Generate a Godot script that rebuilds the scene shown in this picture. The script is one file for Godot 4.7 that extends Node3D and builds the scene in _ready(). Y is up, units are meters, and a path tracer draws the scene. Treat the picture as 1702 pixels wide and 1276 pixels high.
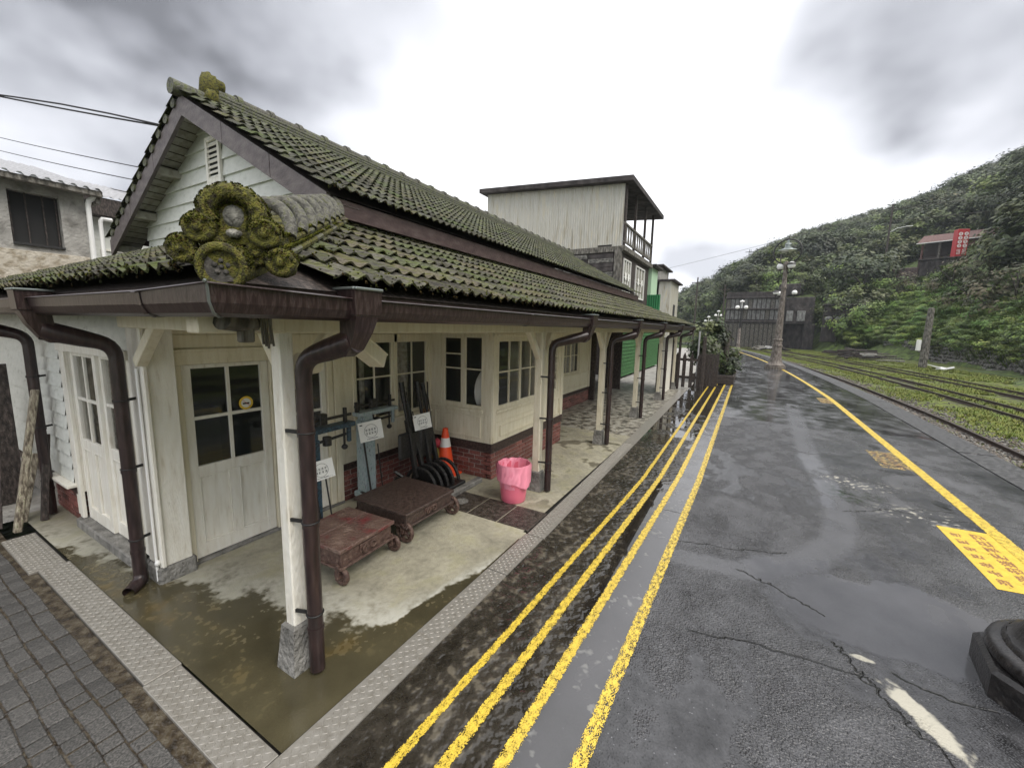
extends Node3D

var M := {}
var taken := {}
var rng := RandomNumberGenerator.new()
const EYE := Vector3(0, 2.3, 0)
var station: Node3D
var SB := Vector3(1.38, 0, -4.38)


# ---------------------------------------------------------------- mesh builder
class B:
	var v := PackedVector3Array()
	var n := PackedVector3Array()
	var t := PackedVector2Array()
	var c := PackedColorArray()
	var col := Color.WHITE
	var tinted := false
	var xf := Transform3D.IDENTITY

	func _init(at := Transform3D.IDENTITY):
		xf = at

	func put(p: Vector3, q: Vector3, u := Vector2.ZERO):
		v.append(xf * p)
		n.append((xf.basis * q).normalized())
		t.append(u)
		c.append(col)

	func tri(a: Vector3, b: Vector3, d: Vector3):
		var q := (b - a).cross(d - a)
		put(a, q); put(d, q); put(b, q)

	func quad(a: Vector3, b: Vector3, d: Vector3, e: Vector3):
		var q := (b - a).cross(d - a)
		if q.length_squared() < 1e-18: q = (d - a).cross(e - a)
		put(a, q, Vector2(0, 1)); put(d, q, Vector2(1, 0)); put(b, q, Vector2(1, 1))
		put(a, q, Vector2(0, 1)); put(e, q, Vector2(0, 0)); put(d, q, Vector2(1, 0))

	func quadn(a: Vector3, b: Vector3, d: Vector3, e: Vector3, na: Vector3, nb: Vector3, nd: Vector3, ne: Vector3):
		put(a, na); put(d, nd); put(b, nb)
		put(a, na); put(e, ne); put(d, nd)

	func box(p: Vector3, q: Vector3, ch := 0.0):
		var lo := Vector3(minf(p.x, q.x), minf(p.y, q.y), minf(p.z, q.z))
		var hi := Vector3(maxf(p.x, q.x), maxf(p.y, q.y), maxf(p.z, q.z))
		var s := hi - lo
		ch = minf(ch, minf(s.x, minf(s.y, s.z)) * 0.45)
		var m := (lo + hi) / 2.0
		var h := s / 2.0
		var ax := [Vector3(1, 0, 0), Vector3(0, 1, 0), Vector3(0, 0, 1)]
		for i in 3:
			for sg in [-1.0, 1.0]:
				var nn: Vector3 = ax[i] * sg
				var uu: Vector3 = ax[(i + 1) % 3]
				var vv: Vector3 = ax[(i + 2) % 3] * sg
				var hu := h[(i + 1) % 3] - ch
				var hv := h[(i + 2) % 3] - ch
				var o: Vector3 = m + nn * h[i]
				quad(o - uu * hu - vv * hv, o + uu * hu - vv * hv, o + uu * hu + vv * hv, o - uu * hu + vv * hv)
		if ch > 0.0:
			for i in 3:
				var j := (i + 1) % 3
				var k := (i + 2) % 3
				var len := h[k] - ch
				for sa in [-1.0, 1.0]:
					for sb in [-1.0, 1.0]:
						var pa: Vector3 = m + ax[i] * sa * h[i] + ax[j] * sb * (h[j] - ch)
						var pb: Vector3 = m + ax[i] * sa * (h[i] - ch) + ax[j] * sb * h[j]
						var dz: Vector3 = ax[k] * len
						if sa * sb > 0: quad(pa - dz, pb - dz, pb + dz, pa + dz)
						else: quad(pb - dz, pa - dz, pa + dz, pb + dz)
			for sx in [-1.0, 1.0]:
				for sy in [-1.0, 1.0]:
					for sz in [-1.0, 1.0]:
						var a := m + Vector3(sx * h.x, sy * (h.y - ch), sz * (h.z - ch))
						var b := m + Vector3(sx * (h.x - ch), sy * h.y, sz * (h.z - ch))
						var d := m + Vector3(sx * (h.x - ch), sy * (h.y - ch), sz * h.z)
						if sx * sy * sz > 0: tri(a, b, d)
						else: tri(a, d, b)

	# a beam of rectangular section from a to b; w sideways, h along up
	func beam(a: Vector3, b: Vector3, w: float, h: float, up := Vector3.UP, ch := 0.0):
		var f := (b - a)
		var L := f.length()
		f /= L
		var s := f.cross(up).normalized()
		var u := s.cross(f).normalized()
		var keep := xf
		xf = xf * Transform3D(Basis(s, u, -f), a)
		box(Vector3(-w / 2, -h / 2, -L), Vector3(w / 2, h / 2, 0), ch)
		xf = keep

	func frame_of(f: Vector3) -> Basis:
		var up := Vector3.UP if absf(f.y) < 0.95 else Vector3.RIGHT
		var s := up.cross(f).normalized()
		return Basis(s, f.cross(s).normalized(), f)

	func rod(a: Vector3, b: Vector3, r0: float, r1 := -1.0, k := 10, caps := true):
		if r1 < 0: r1 = r0
		var f := (b - a).normalized()
		var bs := frame_of(f)
		for i in k:
			var a0 := TAU * i / k
			var a1 := TAU * (i + 1) / k
			var d0 := bs.x * cos(a0) + bs.y * sin(a0)
			var d1 := bs.x * cos(a1) + bs.y * sin(a1)
			quadn(a + d0 * r0, a + d1 * r0, b + d1 * r1, b + d0 * r1, d0, d1, d1, d0)
			if caps:
				tri(b, b + d0 * r1, b + d1 * r1)
				tri(a, a + d1 * r0, a + d0 * r0)

	# tube along a path, round (or oval through sc)
	func tube(p: PackedVector3Array, r: float, k := 10, caps := true, radii := []):
		var m := p.size()
		var rings := []
		var prev := Basis()
		for i in m:
			var f: Vector3
			if i == 0: f = p[1] - p[0]
			elif i == m - 1: f = p[i] - p[i - 1]
			else: f = (p[i] - p[i - 1]).normalized() + (p[i + 1] - p[i]).normalized()
			f = f.normalized()
			var bs: Basis
			if i == 0: bs = frame_of(f)
			else:
				var s := prev.x - f * prev.x.dot(f)
				s = s.normalized()
				bs = Basis(s, f.cross(s), f)
			prev = bs
			rings.append(bs)
		for i in m - 1:
			var ra: float = radii[i] if radii.size() else r
			var rb: float = radii[i + 1] if radii.size() else r
			for j in k:
				var a0 := TAU * j / k
				var a1 := TAU * (j + 1) / k
				var d0: Vector3 = rings[i].x * cos(a0) + rings[i].y * sin(a0)
				var d1: Vector3 = rings[i].x * cos(a1) + rings[i].y * sin(a1)
				var e0: Vector3 = rings[i + 1].x * cos(a0) + rings[i + 1].y * sin(a0)
				var e1: Vector3 = rings[i + 1].x * cos(a1) + rings[i + 1].y * sin(a1)
				quadn(p[i] + d0 * ra, p[i] + d1 * ra, p[i + 1] + e1 * rb, p[i + 1] + e0 * rb, d0, d1, e1, e0)
		if caps:
			for j in k:
				var a0 := TAU * j / k
				var a1 := TAU * (j + 1) / k
				var ra: float = radii[0] if radii.size() else r
				var rb: float = radii[m - 1] if radii.size() else r
				var d0: Vector3 = rings[0].x * cos(a0) + rings[0].y * sin(a0)
				var d1: Vector3 = rings[0].x * cos(a1) + rings[0].y * sin(a1)
				tri(p[0], p[0] + d1 * ra, p[0] + d0 * ra)
				d0 = rings[m - 1].x * cos(a0) + rings[m - 1].y * sin(a0)
				d1 = rings[m - 1].x * cos(a1) + rings[m - 1].y * sin(a1)
				tri(p[m - 1], p[m - 1] + d0 * rb, p[m - 1] + d1 * rb)

	# profile of (radius, height) from bottom to top, turned about y
	func lathe(p: PackedVector2Array, k := 16, at := Transform3D.IDENTITY, sharp := 0.7):
		var keep := xf
		xf = xf * at
		var m := p.size()
		var nr := []
		for i in m - 1:
			var d := p[i + 1] - p[i]
			nr.append(Vector2(d.y, -d.x).normalized())
		for i in m - 1:
			if p[i].distance_squared_to(p[i + 1]) < 1e-12: continue
			var n0: Vector2 = nr[i]
			var n1: Vector2 = nr[i]
			if i > 0 and nr[i - 1].dot(nr[i]) > sharp: n0 = (nr[i - 1] + nr[i]).normalized()
			if i < m - 2 and nr[i + 1].dot(nr[i]) > sharp: n1 = (nr[i + 1] + nr[i]).normalized()
			for j in k:
				var a0 := TAU * j / k
				var a1 := TAU * (j + 1) / k
				var d0 := Vector3(cos(a0), 0, -sin(a0))
				var d1 := Vector3(cos(a1), 0, -sin(a1))
				var y0 := Vector3(0, p[i].y, 0)
				var y1 := Vector3(0, p[i + 1].y, 0)
				quadn(d0 * p[i].x + y0, d1 * p[i].x + y0, d1 * p[i + 1].x + y1, d0 * p[i + 1].x + y1,
					d0 * n0.x + Vector3(0, n0.y, 0), d1 * n0.x + Vector3(0, n0.y, 0), d1 * n1.x + Vector3(0, n1.y, 0), d0 * n1.x + Vector3(0, n1.y, 0))
		xf = keep

	# polygon (counter-clockwise, x right y up) from z0 to z1
	func prism(p: PackedVector2Array, z0: float, z1: float, smooth := false):
		var k := p.size()
		var idx := Geometry2D.triangulate_polygon(p)
		for i in range(0, idx.size(), 3):
			var a := p[idx[i]]; var b := p[idx[i + 1]]; var d := p[idx[i + 2]]
			if (b - a).cross(d - a) < 0:
				var w := b; b = d; d = w
			tri(Vector3(a.x, a.y, z1), Vector3(b.x, b.y, z1), Vector3(d.x, d.y, z1))
			tri(Vector3(a.x, a.y, z0), Vector3(d.x, d.y, z0), Vector3(b.x, b.y, z0))
		for i in k:
			var a := p[i]; var b := p[(i + 1) % k]
			if smooth:
				var pa := p[(i + k - 1) % k]; var pb := p[(i + 2) % k]
				var na := Vector2((b - pa).y, -(b - pa).x).normalized()
				var nb := Vector2((pb - a).y, -(pb - a).x).normalized()
				quadn(Vector3(a.x, a.y, z0), Vector3(b.x, b.y, z0), Vector3(b.x, b.y, z1), Vector3(a.x, a.y, z1), Vector3(na.x, na.y, 0), Vector3(nb.x, nb.y, 0), Vector3(nb.x, nb.y, 0), Vector3(na.x, na.y, 0))
			else:
				quad(Vector3(a.x, a.y, z0), Vector3(b.x, b.y, z0), Vector3(b.x, b.y, z1), Vector3(a.x, a.y, z1))

	# open or closed section (x out, y up) swept along x from x0 to x1: z = profile x
	func extrude_x(p: PackedVector2Array, x0: float, x1: float):
		for i in p.size() - 1:
			var a := p[i]; var b := p[i + 1]
			quad(Vector3(x0, a.y, a.x), Vector3(x1, a.y, a.x), Vector3(x1, b.y, b.x), Vector3(x0, b.y, b.x))

	# lumpy ball
	func ball(o: Vector3, r: Vector3, k := 10, lump := 0.0, seed := 1):
		var no := FastNoiseLite.new()
		no.seed = seed
		no.frequency = 1.6
		var rows := k / 2 + 1
		var pts := []
		for i in rows + 1:
			var row := []
			var th := PI * i / rows
			for j in k + 1:
				var ph := TAU * (j % k) / k
				var d := Vector3(sin(th) * cos(ph), -cos(th), -sin(th) * sin(ph))
				row.append(o + d * r * (1.0 + lump * no.get_noise_3dv(d)))
			pts.append(row)
		for i in rows:
			for j in k:
				var a: Vector3 = pts[i][j]; var b: Vector3 = pts[i][j + 1]
				var d: Vector3 = pts[i + 1][j + 1]; var e: Vector3 = pts[i + 1][j]
				quadn(a, b, d, e, (a - o) / r, (b - o) / r, (d - o) / r, (e - o) / r)

	func torus(o: Vector3, nrm: Vector3, R: float, r: float, k := 28, m := 8):
		var p := PackedVector3Array()
		var bs := frame_of(nrm.normalized())
		for i in k + 1:
			var a := TAU * i / k
			p.append(o + (bs.x * cos(a) + bs.y * sin(a)) * R)
		tube(p, r, m, false)

	func mesh(mat: Material = null) -> ArrayMesh:
		var am := ArrayMesh.new()
		if v.is_empty(): return am
		var a := []
		a.resize(Mesh.ARRAY_MAX)
		a[Mesh.ARRAY_VERTEX] = v
		a[Mesh.ARRAY_NORMAL] = n
		a[Mesh.ARRAY_TEX_UV] = t
		if tinted: a[Mesh.ARRAY_COLOR] = c
		am.add_surface_from_arrays(Mesh.PRIMITIVE_TRIANGLES, a)
		if mat: am.surface_set_material(0, mat)
		return am


# ---------------------------------------------------------------- nodes
func numbered(called: String) -> String:
	var k: int = taken.get(called, 0)
	taken[called] = k + 1
	return called if k == 0 else "%s_%03d" % [called, k]

func tag(o: Node, label: String, category: String, group := "", kind := ""):
	if label: o.set_meta("label", label)
	if category: o.set_meta("category", category)
	if group: o.set_meta("group", group)
	if kind: o.set_meta("kind", kind)

func thing(called: String, label: String, category: String, at := Vector3.ZERO, turn := 0.0, group := "") -> Node3D:
	var o := Node3D.new()
	o.name = numbered(called)
	add_child(o)
	o.position = at
	o.rotation.y = turn
	tag(o, label, category, group)
	return o

func kid(called: String, b: Variant, mat: Material, parent: Node, xf := Transform3D.IDENTITY) -> MeshInstance3D:
	var o := MeshInstance3D.new()
	o.name = called
	o.mesh = b.mesh(mat) if b is B else b
	if not b is B and mat: o.material_override = mat
	o.transform = xf
	parent.add_child(o, true)
	return o

func lone(called: String, b: B, mat: Material, label: String, category: String, group := "", kind := "") -> MeshInstance3D:
	var o := MeshInstance3D.new()
	o.name = numbered(called)
	o.mesh = b.mesh(mat)
	add_child(o)
	tag(o, label, category, group, kind)
	return o

func ground(called: String, b: B, mat: Material, label := "") -> MeshInstance3D:
	return lone(called, b, mat, label, "", "", "structure")

func many(called: String, mesh: Mesh, where: Array, mat: Material, parent: Node, tints := [], kind := "stuff") -> MultiMeshInstance3D:
	var mm := MultiMesh.new()
	mm.transform_format = MultiMesh.TRANSFORM_3D
	mm.use_colors = tints.size() > 0
	mm.mesh = mesh
	mm.instance_count = where.size()
	for i in where.size():
		mm.set_instance_transform(i, where[i])
		if tints.size(): mm.set_instance_color(i, tints[i])
	var o := MultiMeshInstance3D.new()
	o.name = numbered(called) if parent == self else called
	o.multimesh = mm
	if mat: o.material_override = mat
	parent.add_child(o, true)
	if kind: o.set_meta("kind", kind)
	return o

func twin(o: Node3D, at: Vector3, turn := 0.0, label := "") -> Node3D:
	var r: Node3D = o.duplicate()
	r.name = numbered(str(o.name))
	add_child(r)
	r.position = at
	r.rotation.y = turn
	if label: r.set_meta("label", label)
	return r


# ---------------------------------------------------------------- materials
func L(r: float, g: float, b: float, a := 1.0) -> Color:
	var q := Color(r, g, b).linear_to_srgb()
	q.a = a
	return q

func flat(r: float, g: float, b: float, rough := 0.8, metal := 0.0) -> StandardMaterial3D:
	var m := StandardMaterial3D.new()
	m.albedo_color = L(r, g, b)
	m.roughness = rough
	m.metallic = metal
	return m

func noise(freq: float, seed: int, oct := 4, kind := FastNoiseLite.TYPE_SIMPLEX_SMOOTH) -> FastNoiseLite:
	var q := FastNoiseLite.new()
	q.noise_type = kind
	q.seed = seed
	q.frequency = freq
	q.fractal_octaves = oct
	q.fractal_type = FastNoiseLite.FRACTAL_FBM
	return q

func ramp(stops: Array) -> Gradient:
	var g := Gradient.new()
	var o := PackedFloat32Array()
	var c := PackedColorArray()
	for s in stops:
		o.append(s[0])
		c.append(s[1])
	g.offsets = o
	g.colors = c
	return g

func ntex(q: FastNoiseLite, stops := [], size := 512, bump := 0.0) -> NoiseTexture2D:
	var t := NoiseTexture2D.new()
	t.width = size
	t.height = size
	t.seamless = true
	t.seamless_blend_skirt = 0.2
	t.noise = q
	if stops.size(): t.color_ramp = ramp(stops)
	if bump > 0.0:
		t.as_normal_map = true
		t.bump_strength = bump
	return t

# a noisy world-mapped surface: stops are [offset, colour]
func surf(stops: Array, per_m: Vector3, freq: float, seed: int, rough: float, normal: Texture2D = null, nscale := 1.0, oct := 4, rtex: Texture2D = null) -> StandardMaterial3D:
	var m := StandardMaterial3D.new()
	m.albedo_texture = ntex(noise(freq, seed, oct), stops)
	m.uv1_triplanar = true
	m.uv1_world_triplanar = true
	m.uv1_triplanar_sharpness = 6.0
	m.uv1_scale = per_m
	m.roughness = rough
	if rtex:
		m.roughness_texture = rtex
		m.roughness = 1.0
	if normal:
		m.normal_enabled = true
		m.normal_texture = normal
		m.normal_scale = nscale
	return m

func glass(tint := 0.06) -> StandardMaterial3D:
	var m := StandardMaterial3D.new()
	m.albedo_color = Color(0.5, 0.55, 0.55, tint)
	m.transparency = BaseMaterial3D.TRANSPARENCY_ALPHA
	m.roughness = 0.04
	m.metallic_specular = 0.5
	return m


func _ready():
	rng.seed = 7
	# ------------------------------------------------ camera
	var cam := Camera3D.new()
	cam.name = "camera"
	cam.transform = Transform3D(Basis(Vector3(0.5002714, 0.0215876, 0.8655995), Vector3(0.1089199, 0.9901792, -0.0876446), Vector3(-0.8589907, 0.1381271, 0.4930070)), EYE)
	cam.fov = 86.5
	cam.near = 0.05
	cam.far = 1500.0
	add_child(cam)
	cam.current = true
	# ------------------------------------------------ sky, air, sun, exposure
	var we := WorldEnvironment.new()
	we.name = "environment"
	var env := Environment.new()
	env.background_mode = Environment.BG_SKY
	var sky := Sky.new()
	var pano := PanoramaSkyMaterial.new()
	pano.panorama = sky_picture()
	sky.sky_material = pano
	env.sky = sky
	env.background_energy_multiplier = 1.0
	env.tonemap_mode = Environment.TONE_MAPPER_LINEAR
	env.tonemap_exposure = 2.15
	env.fog_enabled = true
	env.fog_density = 0.0004
	env.fog_light_color = Color(0.80, 0.83, 0.86)
	env.sdfgi_enabled = true
	env.ssao_enabled = true
	env.ssil_enabled = true
	we.environment = env
	add_child(we)
	var sun := DirectionalLight3D.new()
	sun.name = "sun"
	sun.light_energy = 0.42
	sun.light_color = Color(1.0, 0.97, 0.93)
	sun.light_angular_distance = 40.0
	sun.shadow_enabled = true
	add_child(sun)
	sun.look_at_from_position(Vector3.ZERO, -Vector3(-0.15, 0.8, 0.55))
	make_materials()
	make_grounds()
	make_hill()
	make_tracks()
	make_station()
	make_porch()
	make_neighbours()
	make_far_things()
	make_objects()


func sky_picture() -> ImageTexture:
	var w := 1024
	var h := 512
	var im := Image.create(w, h, false, Image.FORMAT_RGBF)
	var f1 := noise(0.9, 11, 5)
	var f2 := noise(2.2, 12, 6)
	# dark cloud masses seen over the station and over the hill: direction, width, depth
	var dark := [[Vector3(0.353, 0.445, -0.823), 0.42, 0.80], [Vector3(0.54, 0.52, -0.66), 0.24, 0.60], [Vector3(0.10, 0.30, -0.95), 0.30, 0.48], [Vector3(0.893, 0.44, 0.19), 0.19, 0.72], [Vector3(0.85, 0.42, 0.33), 0.24, 0.68],
		[Vector3(0.958, 0.282, 0.047), 0.075, 0.35], [Vector3(0.985, 0.13, -0.07), 0.10, 0.62], [Vector3(-0.6, 0.5, -0.6), 0.5, 0.5], [Vector3(-0.5, 0.6, 0.6), 0.45, 0.45], [Vector3(0.3, 0.5, 0.8), 0.35, 0.45]]
	for y in h:
		var th := PI * (y + 0.5) / h
		var sy := cos(th)
		var sr := sin(th)
		for x in w:
			var ph := TAU * (x + 0.5) / w
			var d := Vector3(sr * sin(ph), sy, -sr * cos(ph))
			if sy < -0.02:
				im.set_pixel(x, y, Color(0.25, 0.25, 0.25))
				continue
			var q := Vector3(d.x, 0.0, d.z) / (sy + 0.35) * 1.6
			var a := f1.get_noise_3d(q.x, 3.0, q.z)
			var b := f2.get_noise_3d(q.x, 9.0, q.z)
			var k := 0.0
			var dw := (d + Vector3(a, b * 0.4, a) * 0.13).normalized()
			for s in dark:
				var g: float = s[0].normalized().distance_to(dw) / s[1]
				k = maxf(k, s[2] * smoothstep(1.55, 0.1, g))
			var v := 0.80 + 0.22 * a + 0.12 * b
			v *= 1.0 - k * (0.93 + 0.35 * a + 0.38 * b)
			v = maxf(v, 0.12)
			v *= 1.0 + 0.12 * clampf(sy - 0.5, 0.0, 0.5)
			var grey := clampf(1.0 - v, 0.0, 1.0)
			im.set_pixel(x, y, Color(v * (1.0 - 0.06 * grey), v * (1.0 - 0.02 * grey), v * (1.0 + 0.12 * grey)))
	return ImageTexture.create_from_image(im)


func make_materials():
	var nf := ntex(noise(0.06, 101, 4), [], 512, 6.0)      # fine grain
	var nc := ntex(noise(0.02, 102, 5), [], 512, 8.0)      # coarse
	var nm := ntex(noise(0.10, 103, 3, FastNoiseLite.TYPE_CELLULAR), [], 512, 10.0)   # moss nap
	var rw := ntex(noise(0.012, 104, 4), [[0.25, Color(0.25, 0.25, 0.25)], [0.75, Color(0.62, 0.62, 0.62)]])
	M.nf = nf
	M.nc = nc
	M.nm = nm
	var one := Vector3.ONE
	M.cream = surf([[0.05, L(0.52, 0.455, 0.32)], [0.24, L(0.66, 0.605, 0.46)], [0.55, L(0.71, 0.66, 0.52)], [0.9, L(0.745, 0.705, 0.575)]], Vector3(2.2, 0.30, 2.2), 0.014, 1, 0.45, nf, 0.25, 6)
	M.white = surf([[0.05, L(0.58, 0.54, 0.45)], [0.22, L(0.71, 0.68, 0.60)], [0.55, L(0.76, 0.74, 0.665)], [0.9, L(0.79, 0.775, 0.715)]], Vector3(2.0, 0.30, 2.0), 0.014, 2, 0.42, nf, 0.25, 6)
	M.siding = surf([[0.08, L(0.46, 0.47, 0.43)], [0.28, L(0.61, 0.63, 0.585)], [0.8, L(0.68, 0.695, 0.655)]], Vector3(0.8, 1.4, 0.8), 0.012, 3, 0.45, nf, 0.15, 5)
	M.soffit = surf([[0.2, L(0.22, 0.21, 0.17)], [0.6, L(0.34, 0.33, 0.28)]], one, 0.015, 4, 0.7, nf, 0.2)
	M.barge = surf([[0.1, L(0.065, 0.052, 0.052)], [0.45, L(0.095, 0.078, 0.078)], [0.7, L(0.115, 0.097, 0.094)], [0.95, L(0.145, 0.125, 0.12)]], Vector3(0.6, 1.2, 0.6), 0.014, 5, 0.55, nf, 0.25, 5)
	M.fascia = surf([[0.1, L(0.045, 0.026, 0.026)], [0.55, L(0.075, 0.047, 0.045)], [0.95, L(0.105, 0.078, 0.072)]], Vector3(0.5, 1.2, 1), 0.014, 6, 0.5, nf, 0.2)
	M.pipe = surf([[0.1, L(0.016, 0.010, 0.010)], [0.5, L(0.028, 0.016, 0.0155)], [0.9, L(0.048, 0.030, 0.028)]], Vector3(2.2, 0.35, 2.2), 0.02, 7, 0.33, nf, 0.1, 4)
	M.gutter = surf([[0.1, L(0.018, 0.011, 0.011)], [0.5, L(0.031, 0.018, 0.018)], [0.68, L(0.06, 0.042, 0.040)], [0.76, L(0.026, 0.016, 0.016)], [0.94, L(0.10, 0.08, 0.075)]], Vector3(3.0, 0.45, 3.0), 0.03, 8, 0.32, nf, 0.12, 4)
	M.zinc = flat(0.24, 0.27, 0.26, 0.35, 0.6)
	M.iron = flat(0.02, 0.02, 0.02, 0.5, 0.2)
	# roof tiles: grey clay, dark algae, green and ochre moss
	var moss_ramp := [[0.12, L(0.045, 0.042, 0.032)], [0.30, L(0.10, 0.095, 0.078)], [0.45, L(0.155, 0.15, 0.125)], [0.55, L(0.125, 0.13, 0.075)], [0.64, L(0.135, 0.15, 0.04)], [0.74, L(0.085, 0.092, 0.03)], [0.9, L(0.16, 0.155, 0.13)]]
	M.tile = surf(moss_ramp.map(func(q): return [q[0], L(q[1].srgb_to_linear().r * 0.80, q[1].srgb_to_linear().g * 0.78, q[1].srgb_to_linear().b * 0.74)]), Vector3(1.6, 1.6, 1.6), 0.018, 21, 0.72, nf, 0.9, 7)
	M.tile_upper = surf([[0.12, L(0.03, 0.032, 0.022)], [0.32, L(0.072, 0.073, 0.055)], [0.5, L(0.13, 0.13, 0.105)], [0.62, L(0.08, 0.092, 0.034)], [0.74, L(0.092, 0.105, 0.034)], [0.9, L(0.125, 0.125, 0.105)]], Vector3(1.5, 1.5, 1.5), 0.018, 22, 0.72, nf, 0.9, 7)
	M.moss = surf([[0.12, L(0.028, 0.022, 0.013)], [0.34, L(0.06, 0.056, 0.016)], [0.5, L(0.105, 0.105, 0.018)], [0.64, L(0.16, 0.15, 0.022)], [0.78, L(0.095, 0.07, 0.022)], [0.92, L(0.13, 0.14, 0.022)]], Vector3(2.4, 2.4, 2.4), 0.022, 23, 0.95, nm, 1.4, 5)
	M.tuft = flat(1, 1, 1, 1.0)
	M.tuft.vertex_color_use_as_albedo = true
	M.clay = surf([[0.1, L(0.07, 0.068, 0.06)], [0.4, L(0.17, 0.165, 0.145)], [0.6, L(0.27, 0.26, 0.23)], [0.9, L(0.36, 0.35, 0.31)]], Vector3(3, 3, 3), 0.02, 24, 0.85, nf, 1.0, 5)
	M.stone_dark = surf([[0.1, L(0.03, 0.028, 0.025)], [0.6, L(0.075, 0.068, 0.06)], [0.95, L(0.14, 0.13, 0.115)]], Vector3(3, 3, 3), 0.02, 82, 0.8, nf, 0.8, 6)
	M.cap = surf([[0.1, L(0.035, 0.034, 0.028)], [0.4, L(0.075, 0.072, 0.06)], [0.6, L(0.135, 0.13, 0.11)], [0.74, L(0.075, 0.08, 0.032)], [0.9, L(0.14, 0.135, 0.115)]], Vector3(2.0, 2.0, 2.0), 0.02, 25, 0.8, nf, 0.8, 5)
	M.brick = []
	for i in 4:
		var k: float = [1.0, 0.75, 1.25, 0.55][i]
		M.brick.append(surf([[0.1, L(0.11 * k, 0.035 * k, 0.03 * k)], [0.5, L(0.20 * k, 0.07 * k, 0.058 * k)], [0.8, L(0.25 * k, 0.105 * k, 0.09 * k)], [0.95, L(0.32 * k, 0.22 * k, 0.19 * k)]], Vector3(3, 3, 3), 0.02, 30 + i, 0.55, nf, 0.5))
	M.brick_cap = surf([[0.2, L(0.018, 0.012, 0.011)], [0.6, L(0.05, 0.03, 0.026)], [0.9, L(0.09, 0.06, 0.05)]], Vector3(2, 2, 2), 0.02, 36, 0.5, nf, 0.4)
	M.mortar = surf([[0.2, L(0.22, 0.20, 0.175)], [0.8, L(0.38, 0.355, 0.32)]], Vector3(2, 2, 2), 0.02, 37, 0.9, nf, 0.6)
	M.stone = surf([[0.08, L(0.09, 0.088, 0.08)], [0.4, L(0.165, 0.16, 0.147)], [0.7, L(0.21, 0.205, 0.19)], [0.95, L(0.29, 0.28, 0.26)]], Vector3(0.9, 0.6, 0.9), 0.012, 38, 0.75, nf, 0.9, 7)
	M.glass = glass(0.05)
	M.room = flat(0.13, 0.115, 0.09, 0.9)
	M.room_floor = flat(0.10, 0.06, 0.035, 0.6)
	M.curtain = surf([[0.3, L(0.28, 0.26, 0.22)], [0.7, L(0.42, 0.40, 0.35)]], Vector3(1, 1, 1), 0.02, 39, 0.9)
	M.rust = surf([[0.1, L(0.04, 0.020, 0.016)], [0.42, L(0.085, 0.048, 0.038)], [0.7, L(0.12, 0.075, 0.058)], [0.93, L(0.23, 0.165, 0.12)]], Vector3(1.4, 1.4, 1.4), 0.02, 40, 0.6, nf, 0.8, 6)
	M.red_rust = surf([[0.08, L(0.17, 0.034, 0.034)], [0.24, L(0.14, 0.055, 0.048)], [0.40, L(0.125, 0.075, 0.06)], [0.7, L(0.165, 0.108, 0.085)], [0.9, L(0.25, 0.18, 0.145)]], Vector3(0.7, 0.7, 0.7), 0.010, 41, 0.5, nf, 0.9, 6)
	M.brown_steel = surf([[0.2, L(0.035, 0.022, 0.019)], [0.5, L(0.062, 0.040, 0.033)], [0.8, L(0.095, 0.065, 0.053)]], Vector3(1.6, 1.6, 1.6), 0.02, 42, 0.45, nf, 0.5, 5)
	M.blue_paint = surf([[0.08, L(0.10, 0.105, 0.10)], [0.25, L(0.27, 0.32, 0.335)], [0.6, L(0.34, 0.405, 0.42)], [0.8, L(0.20, 0.29, 0.275)], [0.93, L(0.40, 0.44, 0.44)]], Vector3(2, 0.7, 2), 0.02, 43, 0.5, nf, 0.4, 5)
	M.dark_blue = surf([[0.3, L(0.02, 0.035, 0.05)], [0.7, L(0.05, 0.10, 0.14)]], Vector3(2, 2, 2), 0.02, 44, 0.45, nf, 0.3)
	M.black_iron = surf([[0.2, L(0.008, 0.008, 0.008)], [0.6, L(0.022, 0.021, 0.020)], [0.9, L(0.06, 0.055, 0.05)]], Vector3(3, 3, 3), 0.02, 45, 0.42, nf, 0.4)
	M.paper = flat(0.80, 0.80, 0.77, 0.7)
	M.ink = flat(0.02, 0.02, 0.02, 0.8)
	M.cone = flat(0.86, 0.09, 0.025, 0.45)
	M.cone_white = flat(0.75, 0.75, 0.72, 0.4)
	M.pink = flat(0.72, 0.16, 0.23, 0.35)
	M.bag = flat(0.86, 0.30, 0.40, 0.22)
	M.bag.backlight_enabled = true
	M.bag.backlight = Color(0.5, 0.3, 0.35)
	M.plate = surf([[0.1, L(0.24, 0.225, 0.195)], [0.5, L(0.30, 0.285, 0.255)], [0.9, L(0.345, 0.33, 0.30)]], Vector3(1.2, 1.2, 1.2), 0.02, 46, 0.36, nf, 0.15, 5)
	M.plate.metallic = 0.35
	M.paver = []
	for i in 4:
		var k: float = [1.0, 0.8, 1.2, 0.95][i]
		M.paver.append(surf([[0.2, L(0.030 * k, 0.030 * k, 0.028 * k)], [0.55, L(0.075 * k, 0.072 * k, 0.068 * k)], [0.85, L(0.12 * k, 0.115 * k, 0.11 * k)]], Vector3(4, 4, 4), 0.03, 50 + i, 0.5, nf, 1.2))
	M.paver_bed = flat(0.012, 0.011, 0.009, 0.7)
	M.wood_old = surf([[0.2, L(0.07, 0.055, 0.04)], [0.5, L(0.22, 0.19, 0.14)], [0.75, L(0.38, 0.35, 0.27)], [0.9, L(0.14, 0.15, 0.07)]], Vector3(3, 0.7, 3), 0.02, 55, 0.8, nf, 0.8, 5)
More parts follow.
